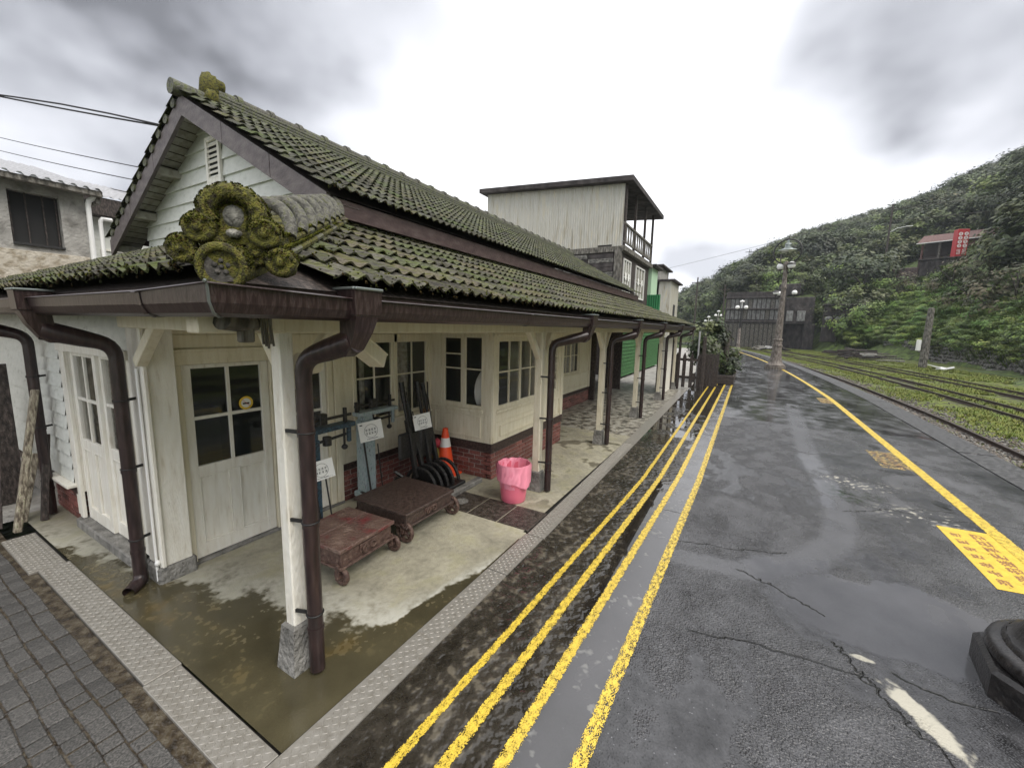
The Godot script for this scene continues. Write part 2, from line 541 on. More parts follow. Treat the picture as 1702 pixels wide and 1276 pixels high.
	M.wood_dark = surf([[0.2, L(0.018, 0.014, 0.012)], [0.6, L(0.05, 0.038, 0.033)], [0.9, L(0.10, 0.08, 0.07)]], Vector3(2, 0.7, 2), 0.02, 56, 0.7, nf, 0.6)
	M.concrete = surf([[0.08, L(0.15, 0.145, 0.13)], [0.35, L(0.28, 0.27, 0.25)], [0.7, L(0.36, 0.35, 0.325)], [0.95, L(0.42, 0.41, 0.38)]], Vector3(0.35, 0.35, 0.35), 0.012, 57, 0.85, nf, 0.5, 6)
	M.pole = surf([[0.2, L(0.05, 0.047, 0.04)], [0.5, L(0.13, 0.12, 0.10)], [0.8, L(0.22, 0.21, 0.19)]], Vector3(0.8, 0.25, 0.8), 0.02, 58, 0.85, nf, 0.5)
	M.lamp_stone = surf([[0.1, L(0.05, 0.04, 0.032)], [0.45, L(0.12, 0.10, 0.085)], [0.65, L(0.19, 0.165, 0.145)], [0.9, L(0.27, 0.25, 0.225)]], Vector3(0.8, 0.3, 0.8), 0.02, 59, 0.65, nf, 0.7, 6)
	M.stained = surf([[0.1, L(0.010, 0.009, 0.009)], [0.5, L(0.022, 0.020, 0.020)], [0.8, L(0.038, 0.033, 0.031)], [0.95, L(0.10, 0.095, 0.085)]], Vector3(1.2, 0.8, 1.2), 0.02, 81, 0.38, nf, 0.5, 6)
	M.globe = flat(0.80, 0.80, 0.78, 0.2)
	M.steel = flat(0.12, 0.10, 0.09, 0.4, 0.7)
	M.rail_side = flat(0.045, 0.028, 0.02, 0.8)
	M.ballast = flat(1, 1, 1, 0.85)
	M.ballast.vertex_color_use_as_albedo = true
	M.leaf = flat(1, 1, 1, 0.55)
	M.leaf.vertex_color_use_as_albedo = true
	M.leaf.backlight_enabled = true
	M.leaf.backlight = Color(0.35, 0.4, 0.2)
	M.bark = surf([[0.2, L(0.025, 0.02, 0.016)], [0.8, L(0.09, 0.08, 0.065)]], Vector3(1, 0.4, 1), 0.03, 60, 0.9, nf, 0.8)
	M.rock = surf([[0.1, L(0.05, 0.05, 0.045)], [0.5, L(0.13, 0.125, 0.112)], [0.9, L(0.24, 0.23, 0.21)]], Vector3(0.5, 0.5, 0.5), 0.02, 61, 0.85, nc, 0.9, 6)
	M.black_wall = surf([[0.1, L(0.014, 0.012, 0.012)], [0.45, L(0.032, 0.027, 0.026)], [0.7, L(0.055, 0.047, 0.045)], [0.95, L(0.09, 0.078, 0.074)]], Vector3(0.12, 0.05, 0.12), 0.02, 62, 0.85, nc, 0.5, 6)
	M.grey_panel = surf([[0.1, L(0.08, 0.08, 0.078)], [0.5, L(0.18, 0.18, 0.175)], [0.9, L(0.28, 0.28, 0.275)]], Vector3(0.25, 0.1, 0.25), 0.02, 63, 0.85, nc, 0.4, 5)
	M.tin = surf([[0.06, L(0.27, 0.235, 0.16)], [0.3, L(0.42, 0.40, 0.335)], [0.6, L(0.46, 0.455, 0.41)], [0.9, L(0.50, 0.455, 0.33)]], Vector3(0.35, 0.05, 0.35), 0.02, 64, 0.5, nf, 0.2, 5)
	M.tin_roof = surf([[0.1, L(0.24, 0.24, 0.245)], [0.6, L(0.33, 0.33, 0.34)], [0.9, L(0.39, 0.39, 0.40)]], Vector3(0.4, 0.4, 0.4), 0.02, 65, 0.4, nf, 0.2)
	M.white_pvc = flat(0.72, 0.72, 0.70, 0.35)
	M.green = surf([[0.2, L(0.03, 0.085, 0.03)], [0.6, L(0.05, 0.15, 0.048)], [0.9, L(0.07, 0.19, 0.065)]], Vector3(0.5, 0.5, 0.5), 0.02, 66, 0.5, nf, 0.2)
	M.mint = flat(0.42, 0.60, 0.42, 0.7)
	M.green_sheet = flat(0.02, 0.18, 0.06, 0.6)
	M.red_sign = flat(0.45, 0.03, 0.035, 0.5)
	M.sign_white = flat(0.8, 0.8, 0.78, 0.6)
	M.pav_roof = surf([[0.2, L(0.07, 0.035, 0.03)], [0.7, L(0.16, 0.075, 0.06)]], Vector3(0.3, 0.3, 0.3), 0.02, 67, 0.7, nf, 0.3)
	M.wire = flat(0.012, 0.012, 0.014, 0.6)
	M.terrain = surf([[0.2, L(0.030, 0.040, 0.014)], [0.5, L(0.06, 0.09, 0.020)], [0.8, L(0.10, 0.145, 0.030)]], Vector3(0.12, 0.12, 0.12), 0.02, 68, 0.95, nc, 0.8, 6)
	M.turf = surf([[0.2, L(0.045, 0.040, 0.028)], [0.40, L(0.075, 0.085, 0.022)], [0.56, L(0.115, 0.150, 0.022)], [0.75, L(0.15, 0.19, 0.028)], [0.9, L(0.10, 0.09, 0.05)]], Vector3(0.22, 0.22, 0.22), 0.02, 69, 0.95, nm, 0.8, 6)


# ---------------------------------------------------------------- the ground
func bend(x: float) -> float:      # the line and the platform curve to the left in the distance
	return 0.0 if x < 18.0 else -0.03 * (x - 18.0) - 0.0019 * (x - 18.0) * (x - 18.0)

func along(pts: Array, x: float) -> float:
	if x <= pts[0].x: return pts[0].y + (x - pts[0].x) * (pts[1].y - pts[0].y) / (pts[1].x - pts[0].x)
	for i in pts.size() - 1:
		if x <= pts[i + 1].x: return lerpf(pts[i].y, pts[i + 1].y, (x - pts[i].x) / (pts[i + 1].x - pts[i].x))
	return pts[-1].y

const LINE1 := [Vector2(1.3, -1.435), Vector2(6.2, -1.24), Vector2(19.4, -1.31)]
const LINE2 := [Vector2(1.43, -1.20), Vector2(6.34, -1.02), Vector2(20.0, -1.04)]
const LINE3 := [Vector2(1.59, -0.94), Vector2(6.5, -0.77), Vector2(20.6, -0.73)]
const LINE4 := [Vector2(1.80, -0.585), Vector2(6.7, -0.48), Vector2(60.0, -0.40)]

func near_path(p: Vector2, pts: Array) -> float:
	var best := 1e9
	for i in pts.size() - 1:
		best = minf(best, p.distance_squared_to(Geometry2D.get_closest_point_to_segment(p, pts[i], pts[i + 1])))
	return sqrt(best)

# colour, roughness and relief of the wet platform, painted over a stretch of it
func platform_maps(w: int, h: int, x0: float, x1: float, z0: float, z1: float, fine: bool) -> StandardMaterial3D:
	var f1 := noise(0.45, 201, 4)
	var f2 := noise(1.9, 202, 4)
	var f3 := noise(9.0, 203, 3)
	var cell := noise(85.0, 204, 2, FastNoiseLite.TYPE_CELLULAR)
	var cracks := [
		[Vector2(3.2, -0.23), Vector2(3.22, -0.02), Vector2(3.31, 0.22), Vector2(3.34, 0.52), Vector2(3.36, 0.76), Vector2(3.37, 0.89)],
		[Vector2(3.63, 0.77), Vector2(3.49, 0.83), Vector2(3.33, 0.88), Vector2(3.11, 1.01), Vector2(2.98, 1.11), Vector2(2.80, 1.20), Vector2(2.5, 1.3)],
		[Vector2(4.35, 0.1), Vector2(4.22, 0.34), Vector2(4.08, 0.58), Vector2(3.95, 0.73)],
		[Vector2(4.63, -0.50), Vector2(4.71, -0.17), Vector2(4.78, 0.17), Vector2(4.98, 0.56)],
		[Vector2(7.45, 1.32), Vector2(7.26, 1.7), Vector2(7.19, 2.06), Vector2(7.38, 2.57)],
		[Vector2(3.5, 1.05), Vector2(3.42, 1.3), Vector2(3.45, 1.55)],
		[Vector2(9.6, -0.4), Vector2(9.8, 0.4), Vector2(9.5, 1.2), Vector2(9.9, 2.5), Vector2(9.7, 3.8)],
		[Vector2(6.6, 1.3), Vector2(7.0, 1.8), Vector2(6.95, 2.3), Vector2(7.2, 2.9), Vector2(7.1, 3.8)]]
	var band := [Vector2(16.0, 1.40), Vector2(14.9, 1.35), Vector2(9.2, 1.17), Vector2(7.8, 1.24), Vector2(6.34, 1.21), Vector2(5.57, 1.07), Vector2(4.91, 0.71), Vector2(4.34, 0.17), Vector2(4.27, -0.42)]
	var col := PackedByteArray(); col.resize(w * h * 3)
	var rou := PackedByteArray(); rou.resize(w * h)
	var hei := PackedByteArray(); hei.resize(w * h)
	var r := RandomNumberGenerator.new()
	r.seed = 5
	var lin := PackedByteArray(); lin.resize(1024)
	for i in 1024:
		var s := i / 1023.0
		lin[i] = int(255.0 * (s * 12.92 if s < 0.0031308 else 1.055 * pow(s, 1.0 / 2.4) - 0.055))
	for j in h:
		var z := lerpf(z0, z1, (j + 0.5) / h)
		for i in w:
			var x := lerpf(x0, x1, (i + 0.5) / w)
			var a := f1.get_noise_2d(x * 0.6, z * 1.5)
			var b := f2.get_noise_2d(x * 0.8, z)
			var c := f3.get_noise_2d(x, z)
			var g := r.randf()
			var at := Vector2(x, z)
			var l3 := along(LINE3, x)
			var l4 := along(LINE4, x)
			var R: float; var G: float; var Bl: float; var ro: float; var hh: float
			if z > l4:
				# worn bituminous surface with stones showing
				var k := 0.060 * (1.0 + 0.75 * a + 0.65 * b) + 0.016 * c
				var grain := 1.0
				ro = (0.25 if fine else 0.17) + 0.15 * b + 0.08 * a
				if fine:
					var ce := cell.get_noise_2d(x, z)
					k *= 0.55 + 0.95 * clampf(-ce, 0.0, 1.0)
					hh = 0.5 - ce * 0.35 + (g - 0.5) * 0.5
					ro *= 0.75 + 0.5 * clampf(-ce, 0.0, 1.0)
					if g > 0.9965: k = 0.08 + 0.25 * fposmod(g * 7919.0, 1.0)
				# smooth repair band and patch
				var sm := 0.0
				if x < 17.0:
					sm = 0.8 * smoothstep(0.22, 0.11, near_path(at, band) + c * 0.05 + b * 0.04)
					if x < 5.6 and x > 3.3:
						var e := Vector2((x - 4.25) / 0.62, (z - 1.30 - (x - 4.25) * 0.2) / 0.85).length() + b * 0.25 + c * 0.1
						sm = maxf(sm, smoothstep(1.0, 0.85, e))
				if sm > 0.0:
					k = lerpf(k, 0.078 + 0.020 * b + 0.006 * (g - 0.5), sm)
					ro = lerpf(ro, 0.30 + 0.08 * b, sm)
					hh = lerpf(hh, 0.5, sm)
					grain = 1.0 - 0.8 * sm
				k += (g - 0.5) * 0.018 * grain
				R = k * 0.98; G = k * 0.985; Bl = k * 1.04
				# thin standing water
				var wet := smoothstep(0.02, 0.30, -a - 0.5 * b)
				ro = lerpf(ro, 0.09, wet * 0.85)
				hh = lerpf(hh, 0.5, wet * 0.8)
				# moss in the damp seam
				var ms := smoothstep(0.42, 0.1, Vector2((x - 7.35) / 1.0, (z - 1.55)).length() + b * 0.35) * smoothstep(-0.1, 0.25, c)
				if ms > 0.0:
					R = lerpf(R, 0.018, ms); G = lerpf(G, 0.026, ms); Bl = lerpf(Bl, 0.014, ms)
				# bare pale concrete where the skin has broken off
				if fine:
					var pa := 0.0
					pa = maxf(pa, smoothstep(1.1, 0.7, Vector2((x - 3.14) / 0.26, (z - 1.13 + (x - 3.14) * 0.5) / 0.075).length() + c * 0.5 + b * 0.5))
					pa = maxf(pa, smoothstep(1.1, 0.7, Vector2((x - 2.72) / 0.20, (z - 1.33) / 0.08).length() + c * 0.5 + b * 0.5))
					pa = maxf(pa, smoothstep(1.1, 0.7, Vector2((x - 3.56) / 0.03, (z - 0.90) / 0.07).length() + c * 0.4))
					var fl := smoothstep(0.30, 0.52, c + b * 0.6) * smoothstep(0.8, 0.2, Vector2((x - 6.95) / 0.5, (z - 2.1) / 0.8).length())
					fl = maxf(fl, smoothstep(0.34, 0.5, c + b * 0.4) * smoothstep(1.0, 0.3, Vector2((x - 8.0) / 0.5, (z - 1.65) / 0.7).length()))
					pa = maxf(pa, fl)
					if pa > 0.0:
						R = lerpf(R, 0.42, pa); G = lerpf(G, 0.40, pa); Bl = lerpf(Bl, 0.33, pa)
						ro = lerpf(ro, 0.55, pa)
					# holes worn through beside the line
					for s in [Vector4(7.62, 2.50, 0.16, 0.09), Vector4(9.05, 2.36, 0.10, 0.22), Vector4(12.3, 1.52, 0.22, 0.07), Vector4(10.9, 2.45, 0.2, 0.08)]:
						var ho := smoothstep(1.1, 0.8, Vector2((x - s.x) / s.z, (z - s.y) / s.w).length() + c * 0.5)
						if ho > 0.0:
							R = lerpf(R, 0.010, ho); G = lerpf(G, 0.010, ho); Bl = lerpf(Bl, 0.009, ho); hh = lerpf(hh, 0.1, ho)
			elif z > l3:
				# smooth cement strip, wet
				var k := 0.088 * (1.0 + 0.28 * a + 0.25 * b) + (g - 0.5) * 0.008
				R = k; G = k; Bl = k * 1.05
				var sp := smoothstep(0.30, 0.55, c * 0.8 + b * 0.5)
				R += 0.10 * sp; G += 0.10 * sp; Bl += 0.09 * sp
				ro = 0.16 + 0.16 * clampf(b + 0.4, 0.0, 1.0) + 0.15 * sp
				hh = 0.5
				var jx := fposmod(x - 0.75, 4.6)
				if fine and (jx < 0.016): R *= 0.3; G *= 0.3; Bl *= 0.3; hh = 0.2
			else:
				# dark, algae-stained gully between the plates and the strip
				var k := 0.030 * (1.0 + 0.7 * b + 0.4 * c) + (g - 0.5) * 0.010
				R = k * 1.15; G = k * 1.0; Bl = k * 0.78
				var sp := smoothstep(0.24, 0.55, c + b * 0.6 + a * 0.3)
				R += 0.055 * sp; G += 0.048 * sp; Bl += 0.034 * sp
				ro = 0.20 + 0.22 * clampf(b + c + 0.3, 0.0, 1.0)
				hh = 0.5 + 0.35 * c
				var l2 := along(LINE2, x)
				# puddle against the strip and another further along
				var pd := 0.0
				if z > l2: pd = smoothstep(-0.02, 0.06, z - l2 - 0.10 + b * 0.10 + c * 0.04 + 0.14 * smoothstep(3.6, 4.8, x)) * smoothstep(2.4, 2.9, x + b * 0.4) * smoothstep(7.2, 6.0, x + b)
				pd = maxf(pd, smoothstep(0.0, 0.15, b + a * 0.6 + (x - 9.0) * 0.06) * smoothstep(6.5, 9.5, x))
				if pd > 0.0:
					ro = lerpf(ro, 0.03, pd); hh = lerpf(hh, 0.5, pd)
					R = lerpf(R, R * 0.6, pd); G = lerpf(G, G * 0.6, pd); Bl = lerpf(Bl, Bl * 0.62, pd)
			if fine and z > l4:
				for q in cracks:
					if absf(x - q[0].x) > 2.2: continue
					var dd := near_path(at + Vector2(b, c) * 0.06, q)
					if dd < 0.011:
						var s := smoothstep(0.011, 0.004, dd)
						R = lerpf(R, 0.008, s); G = lerpf(G, 0.008, s); Bl = lerpf(Bl, 0.007, s); hh = lerpf(hh, 0.0, s)
			var o := j * w + i
			col[o * 3] = lin[clampi(int(R * 1023.0), 0, 1023)]
			col[o * 3 + 1] = lin[clampi(int(G * 1023.0), 0, 1023)]
			col[o * 3 + 2] = lin[clampi(int(Bl * 1023.0), 0, 1023)]
			rou[o] = clampi(int(ro * 255.0), 5, 255)
			hei[o] = clampi(int(hh * 255.0), 0, 255)
	var m := StandardMaterial3D.new()
	m.albedo_texture = ImageTexture.create_from_image(Image.create_from_data(w, h, false, Image.FORMAT_RGB8, col))
	m.roughness = 1.0
	m.roughness_texture = ImageTexture.create_from_image(Image.create_from_data(w, h, false, Image.FORMAT_L8, rou))
	if fine:
		var bump := Image.create_from_data(w, h, false, Image.FORMAT_L8, hei)
		bump.convert(Image.FORMAT_RGBA8)
		bump.bump_map_to_normal_map(4.5)
		m.normal_enabled = true
		m.normal_texture = ImageTexture.create_from_image(bump)
		m.normal_scale = 1.0
	return m

# a strip of ground whose edges follow f0(x) and f1(x); uv maps x0..x1 and z0..z1
func strip(b: B, xs: Array, f0: Callable, f1: Callable, y: float, ux: Vector2, uz: Vector2, bent := true):
	for i in xs.size() - 1:
		var p := []
		for x in [xs[i], xs[i + 1]]:
			var d := bend(x) if bent else 0.0
			for f in [f0, f1]:
				var z: float = f.call(x)
				p.append([Vector3(x, y, z + d), Vector2((x - ux.x) / (ux.y - ux.x), (z - uz.x) / (uz.y - uz.x))])
		# p0 (x0,z0) p1 (x0,z1) p2 (x1,z0) p3 (x1,z1); seen from above the front runs clockwise
		for q in [p[0], p[2], p[1], p[1], p[2], p[3]]:
			b.put(q[0], Vector3.UP, q[1])

func steps(a: float, b: float, n: int) -> Array:
	var r := []
	for i in n + 1: r.append(lerpf(a, b, float(i) / n))
	return r

func worn_paint(w: int, h: int, wear: float, seed: int, edge: float) -> StandardMaterial3D:
	var f1 := noise(0.035, seed, 4)
	var f2 := noise(0.16, seed + 1, 3)
	var im := Image.create(w, h, false, Image.FORMAT_RGBA8)
	for j in h:
		for i in w:
			var a := f1.get_noise_2d(i, j)
			var b := f2.get_noise_2d(i, j)
			var e := minf(j, h - 1 - j) / float(h)
			var keep := wear + a * 0.5 + b * 0.75 + minf(0.0, (e - edge) * 3.2)
			var k := 1.0 + 0.30 * a + 0.22 * b
			if a * 0.6 + b < -0.18: k *= 0.62
			var q := L(clampf(0.62 * k, 0, 1), clampf(0.445 * k, 0, 1), 0.05 * k + 0.03 * maxf(0.0, b))
			q.a = 1.0 if keep > 0.0 else 0.0
			im.set_pixel(i, j, q)
	var m := StandardMaterial3D.new()
	m.albedo_texture = ImageTexture.create_from_image(im)
	m.transparency = BaseMaterial3D.TRANSPARENCY_ALPHA_SCISSOR
	m.alpha_scissor_threshold = 0.5
	m.roughness = 0.38
	m.normal_enabled = true
	m.normal_texture = M.nf
	m.normal_scale = 0.15
	return m

func veranda_map(w: int, h: int, x0: float, x1: float, z0: float, z1: float) -> StandardMaterial3D:
	var f1 := noise(0.7, 301, 4)
	var f2 := noise(2.6, 302, 5)
	var f3 := noise(13.0, 303, 3)
	var edge := [Vector2(-5.48, 1.16), Vector2(-4.92, 1.30), Vector2(-3.7, 1.52), Vector2(-3.41, 1.65), Vector2(-3.02, 1.68), Vector2(-2.65, 1.79), Vector2(-2.36, 1.89), Vector2(-2.2, 2.1), Vector2(-2.15, 2.47), Vector2(-2.02, 2.91), Vector2(-1.89, 3.62), Vector2(-1.8, 3.9)]
	var im := Image.create(w, h, false, Image.FORMAT_RGB8)
	var rg := Image.create(w, h, false, Image.FORMAT_L8)
	var hg := Image.create(w, h, false, Image.FORMAT_L8)
	var r := RandomNumberGenerator.new()
	r.seed = 9
	for j in h:
		var z := lerpf(z0, z1, (j + 0.5) / h)
		var ex := along(edge, z)
		for i in w:
			var x := lerpf(x0, x1, (i + 0.5) / w)
			var a := f1.get_noise_2d(x, z)
			var b := f2.get_noise_2d(x, z)
			var c := f3.get_noise_2d(x, z)
			var g := r.randf() - 0.5
			var d := x - ex + b * 0.22 + c * 0.05          # over 0: dry
			if z > -2.0 and x < 3.7: d = minf(d, -0.2)
			var dry := smoothstep(-0.06, 0.10, d + c * 0.05)
			var k := (0.20 + 0.10 * smoothstep(1.5, 2.6, x)) * (1.0 + 0.35 * a + 0.35 * b + 0.18 * c) + g * 0.035
			var cd := Vector3(k * 1.06, k * 1.0, k * 0.76)
			var green := smoothstep(0.0, 0.5, b - a * 0.4)
			cd = cd.lerp(Vector3(k * 0.80, k * 0.76, k * 0.48), green * 0.6)
			# pale bloom along the edge of the damp
			var bl := smoothstep(0.0, 0.05, d) * smoothstep(0.55, 0.06, d) * clampf(0.75 + b * 1.0 + c * 0.6, 0.0, 1.0)
			cd = cd.lerp(Vector3(0.50, 0.50, 0.45), bl * (0.35 + 0.45 * smoothstep(1.6, 2.2, x)))
			# damp trails further along
			var dm := smoothstep(0.05, 0.35, a * 0.7 + b * 0.9 - 0.12) * smoothstep(3.9, 5.2, x)
			cd = cd.lerp(Vector3(0.085, 0.075, 0.055), dm * 0.8)
			var kw := 0.055 * (1.0 + 0.30 * a + 0.30 * b) + g * 0.006
			var cw := Vector3(kw * 1.12, kw * 0.98, kw * 0.56)
			var fleck := smoothstep(0.22, 0.50, c * 0.8 + b * 0.7) * smoothstep(-1.1, -0.1, d)
			cw = cw.lerp(Vector3(0.17, 0.14, 0.075), fleck * 0.55)
			var rust := smoothstep(0.1, 0.6, b + a * 0.5) * smoothstep(-0.7, -0.15, d)
			cw = cw.lerp(Vector3(0.10, 0.070, 0.022), rust * 0.6)
			var q := cw.lerp(cd, dry)
			var rr := lerpf(0.10 + 0.14 * clampf(c + b + 0.25, 0.0, 1.0) + 0.25 * fleck, 0.62 - 0.3 * dm + 0.1 * b, dry)
			if d < -0.35: rr = minf(rr, 0.09 + 0.08 * clampf(b + 0.4, 0.0, 1.0))
			im.set_pixel(i, j, L(clampf(q.x, 0, 1), clampf(q.y, 0, 1), clampf(q.z, 0, 1)))
			rg.set_pixel(i, j, Color(rr, rr, rr))
			var hv := 0.5 + (0.3 * c + 0.5 * g) * (0.25 + 0.75 * dry)
			hg.set_pixel(i, j, Color(hv, hv, hv))
	var m := StandardMaterial3D.new()
	m.albedo_texture = ImageTexture.create_from_image(im)
	m.roughness = 1.0
	m.roughness_texture = ImageTexture.create_from_image(rg)
	hg.convert(Image.FORMAT_RGBA8)
	hg.bump_map_to_normal_map(1.2)
	m.normal_enabled = true
	m.normal_texture = ImageTexture.create_from_image(hg)
	m.normal_scale = 0.6
	return m

func make_grounds():
	# far ground
	var b := B.new()
	b.quad(Vector3(-700, -1.2, 700), Vector3(700, -1.2, 700), Vector3(700, -1.2, -700), Vector3(-700, -1.2, -700))
	ground("ground", b, M.terrain)
	# railway yard turf
	b = B.new()
	var xs := steps(-12, 150, 81)
	strip(b, xs, func(x): return 4.3, func(x): return 44.0, -0.52, Vector2(0, 1), Vector2(0, 1))
	ground("yard_turf", b, M.turf)
	# platform
	var pa := platform_maps(2048, 1000, 0.4, 12.4, -2.0, 3.82, true)
	b = B.new()
	strip(b, steps(-3.0, 0.4, 1) , func(x): return -1.9, func(x): return 3.82, 0.0, Vector2(0.4, 12.4), Vector2(-2.0, 3.82), false)
	strip(b, steps(0.4, 12.4, 12), func(x): return -1.9, func(x): return 3.82, 0.0, Vector2(0.4, 12.4), Vector2(-2.0, 3.82), false)
	ground("platform", b, pa)
	var pb := platform_maps(1536, 256, 12.4, 88.0, -2.0, 3.82, false)
	b = B.new()
	strip(b, steps(12.4, 24.0, 8), func(x): return -1.9, func(x): return 3.82, 0.0, Vector2(12.4, 88.0), Vector2(-2.0, 3.82))
	strip(b, steps(24.0, 88.0, 40), func(x): return -1.9, func(x): return 3.82, 0.0, Vector2(12.4, 88.0), Vector2(-2.0, 3.82))
	ground("platform_far", b, pb)
	# coping along the platform edge, one stone after another
	var cop := Node3D.new()
	cop.name = "platform_edge"
	add_child(cop)
	tag(cop, "", "", "", "structure")
	var cm := surf([[0.2, L(0.035, 0.034, 0.034)], [0.5, L(0.075, 0.074, 0.076)], [0.8, L(0.115, 0.113, 0.115)]], Vector3(0.7, 0.7, 0.7), 0.02, 70, 0.3, M.nf, 0.7, 6)
	var x := -4.0
	var n := 0
	while x < 86.0:
		var len := 1.9 + 0.3 * sin(n * 2.1)
		b = B.new()
		var d0 := bend(x)
		var d1 := bend(x + len - 0.012)
		var P := func(xx: float, z: float, y: float, d: float): return Vector3(xx, y, z + d)
		var e := x + len - 0.012
		var yy := -0.004 + 0.004 * sin(n * 1.7)
		b.quad(P.call(x, 4.42, yy, d0), P.call(e, 4.42, yy, d1), P.call(e, 3.86, yy, d1), P.call(x, 3.86, yy, d0))
		b.quad(P.call(x, 4.42, -0.16, d0), P.call(e, 4.42, -0.16, d1), P.call(e, 4.42, yy, d1), P.call(x, 4.42, yy, d0))
		b.quad(P.call(x, 3.86, yy, d0), P.call(e, 3.86, yy, d1), P.call(e, 3.86, -0.16, d1), P.call(x, 3.86, -0.16, d0))
		b.quad(P.call(x, 4.34, -0.62, d0), P.call(e, 4.34, -0.62, d1), P.call(e, 4.34, -0.16, d1), P.call(x, 4.34, -0.16, d0))
		kid("coping_stone", b, cm, cop)
		x += len
		n += 1
	b = B.new()
	strip(b, steps(-3, 88, 46), func(q): return 3.80, func(q): return 3.90, -0.10, Vector2(0, 1), Vector2(0, 1))
	kid("joint_bed", b, M.paver_bed, cop)
	# painted lines
	var w1 := worn_paint(1536, 48, 0.42, 401, 0.20)
	var w2 := worn_paint(1536, 64, 0.16, 411, 0.12)
	var w3 := worn_paint(1536, 64, 0.50, 421, 0.14)
	var li := 0
	for q in [[LINE1, 0.062, w1, -1.5, 19.4], [LINE2, 0.076, w1, -1.5, 20.0], [LINE3, 0.080, w1, -1.5, 20.6], [LINE4, 0.088, w2, -1.5, 60.0]]:
		b = B.new()
		var pts: Array = q[0]
		var hw: float = q[1] / 2.0
		li += 1
		for s in steps(q[3], q[4], 60 if q[4] > 30 else 24):
			pass
		var ss := steps(q[3], q[4], 60 if q[4] > 30 else 24)
		for i in ss.size() - 1:
			var quadp := []
			for xx in [ss[i], ss[i + 1]]:
				for sd in [-1.0, 1.0]:
					var z: float = along(pts, xx) + sd * hw + (bend(xx) if xx > 22.0 else 0.0)
					quadp.append([Vector3(xx, 0.004, z), Vector2(xx / 4.0 + li * 0.31, 0.5 + 0.5 * sd)])
			for p in [quadp[0], quadp[2], quadp[1], quadp[1], quadp[2], quadp[3]]:
				b.put(p[0], Vector3.UP, p[1])
		ground("yellow_line", b, q[2])
	b = B.new()
	strip(b, steps(4.0, 70.0, 60), func(q): return 2.645 if q > 5 else 2.66, func(q): return 2.80 if q > 5 else 2.83, 0.004, Vector2(0, 4), Vector2(2.645, 2.80))
	ground("safety_line", b, w3)
	make_notice(5.27, 6.72, 2.19, 2.66, 0.34, 0.55, 1)
	make_notice(9.25, 10.5, 2.23, 2.645, 0.1, -0.06, 2)
	make_notice(16.9, 18.2, 2.30, 2.645, 0.1, 0.0, 3)
	# drain plates along both sides of the veranda
	var tm: StandardMaterial3D = M.plate
	var plates := []
	var side := [[0.835, 1.035, -3.115, -1.985], [0.845, 1.045, -5.42, -3.125], [0.79, 1.025, -6.45, -5.43]]
	var where := ["nearest the corner of the veranda", "along the gable end beside the pavers", "farthest back by the leaning timber"]
	var k := 0
	for s in side:
		b = B.new()
		b.box(Vector3(s[0], -0.03, s[2]), Vector3(s[1], 0.008, s[3]), 0.003)
		plates.append([lone("drain_plate", b, tm, "chequered steel drain cover " + where[k], "drain cover", "steel drain covers round the veranda"), [s[0], s[1], s[2], s[3]]])
		k += 1
	var fr := [[0.835, 3.045], [3.055, 3.83], [3.84, 8.2], [8.21, 12.6], [12.61, 17.2]]
	where = ["at the front, starting at the veranda corner", "short, before the bend beside the dark slabs", "past the bend in front of the pink bin", "in front of the third veranda post", "at the far end towards the picket gate"]
	k = 0
	for s in fr:
		b = B.new()
		var z0a: float = -1.975 if k < 2 else -1.96 - (s[0] - 3.84) * 0.016
		var z1a: float = -1.765 if k < 2 else -1.755 - (s[0] - 3.84) * 0.013
		var z0b: float = -1.975 if k < 2 else -1.96 - (s[1] - 3.84) * 0.016
		var z1b: float = -1.765 if k < 2 else -1.755 - (s[1] - 3.84) * 0.013
		var top := 0.008
		var A := [Vector3(s[0], top, z1a), Vector3(s[1], top, z1b), Vector3(s[1], top, z0b), Vector3(s[0], top, z0a)]
		b.quad(A[0], A[1], A[2], A[3])
		for i in 4:
			var p: Vector3 = A[i]
			var q: Vector3 = A[(i + 1) % 4]
			b.quad(p - Vector3(0, 0.04, 0), q - Vector3(0, 0.04, 0), q, p)
		plates.append([lone("drain_plate", b, tm, "chequered steel drain cover " + where[k], "drain cover", "steel drain covers round the veranda"), [s[0], s[1], -1.955, -1.775]])
		k += 1
	# raised tread of the plates
	b = B.new()
	var tp := PackedVector2Array([Vector2(-0.016, 0), Vector2(-0.006, -0.0042), Vector2(0.006, -0.0042), Vector2(0.016, 0), Vector2(0.006, 0.0042), Vector2(-0.006, 0.0042)])
	for i in 6:
		var p := tp[i]; var q := tp[(i + 1) % 6]
		b.quad(Vector3(p.x, 0, -p.y), Vector3(q.x, 0, -q.y), Vector3(q.x * 0.7, 0.0028, -q.y * 0.4), Vector3(p.x * 0.7, 0.0028, -p.y * 0.4))
	for i in [1, 2, 3, 4]:
		b.tri(Vector3(tp[0].x * 0.7, 0.0028, -tp[0].y * 0.4), Vector3(tp[i].x * 0.7, 0.0028, -tp[i].y * 0.4), Vector3(tp[i + 1].x * 0.7, 0.0028, -tp[i + 1].y * 0.4))
	var bar := b.mesh(M.plate)
	for pl in plates:
		var wh := []
		var R: Array = pl[1]
		if R[0] > 8.0: continue
		var u := int((R[1] - R[0]) / 0.032)
		var v := int((R[3] - R[2]) / 0.032)
		for i in u:
			for j in v:
				var px: float = R[0] + 0.016 + i * 0.032
				var zo: float = 0.0 if R[0] < 3.835 else -(px - 3.84) * 0.0145
				wh.append(Transform3D(Basis(Vector3.UP, 0.785 if (i + j) % 2 else -0.785), Vector3(px, 0.0078, R[2] + 0.016 + j * 0.032 + zo)))
		many("tread", bar, wh, null, pl[0])
	# channel under the plates
	b = B.new()
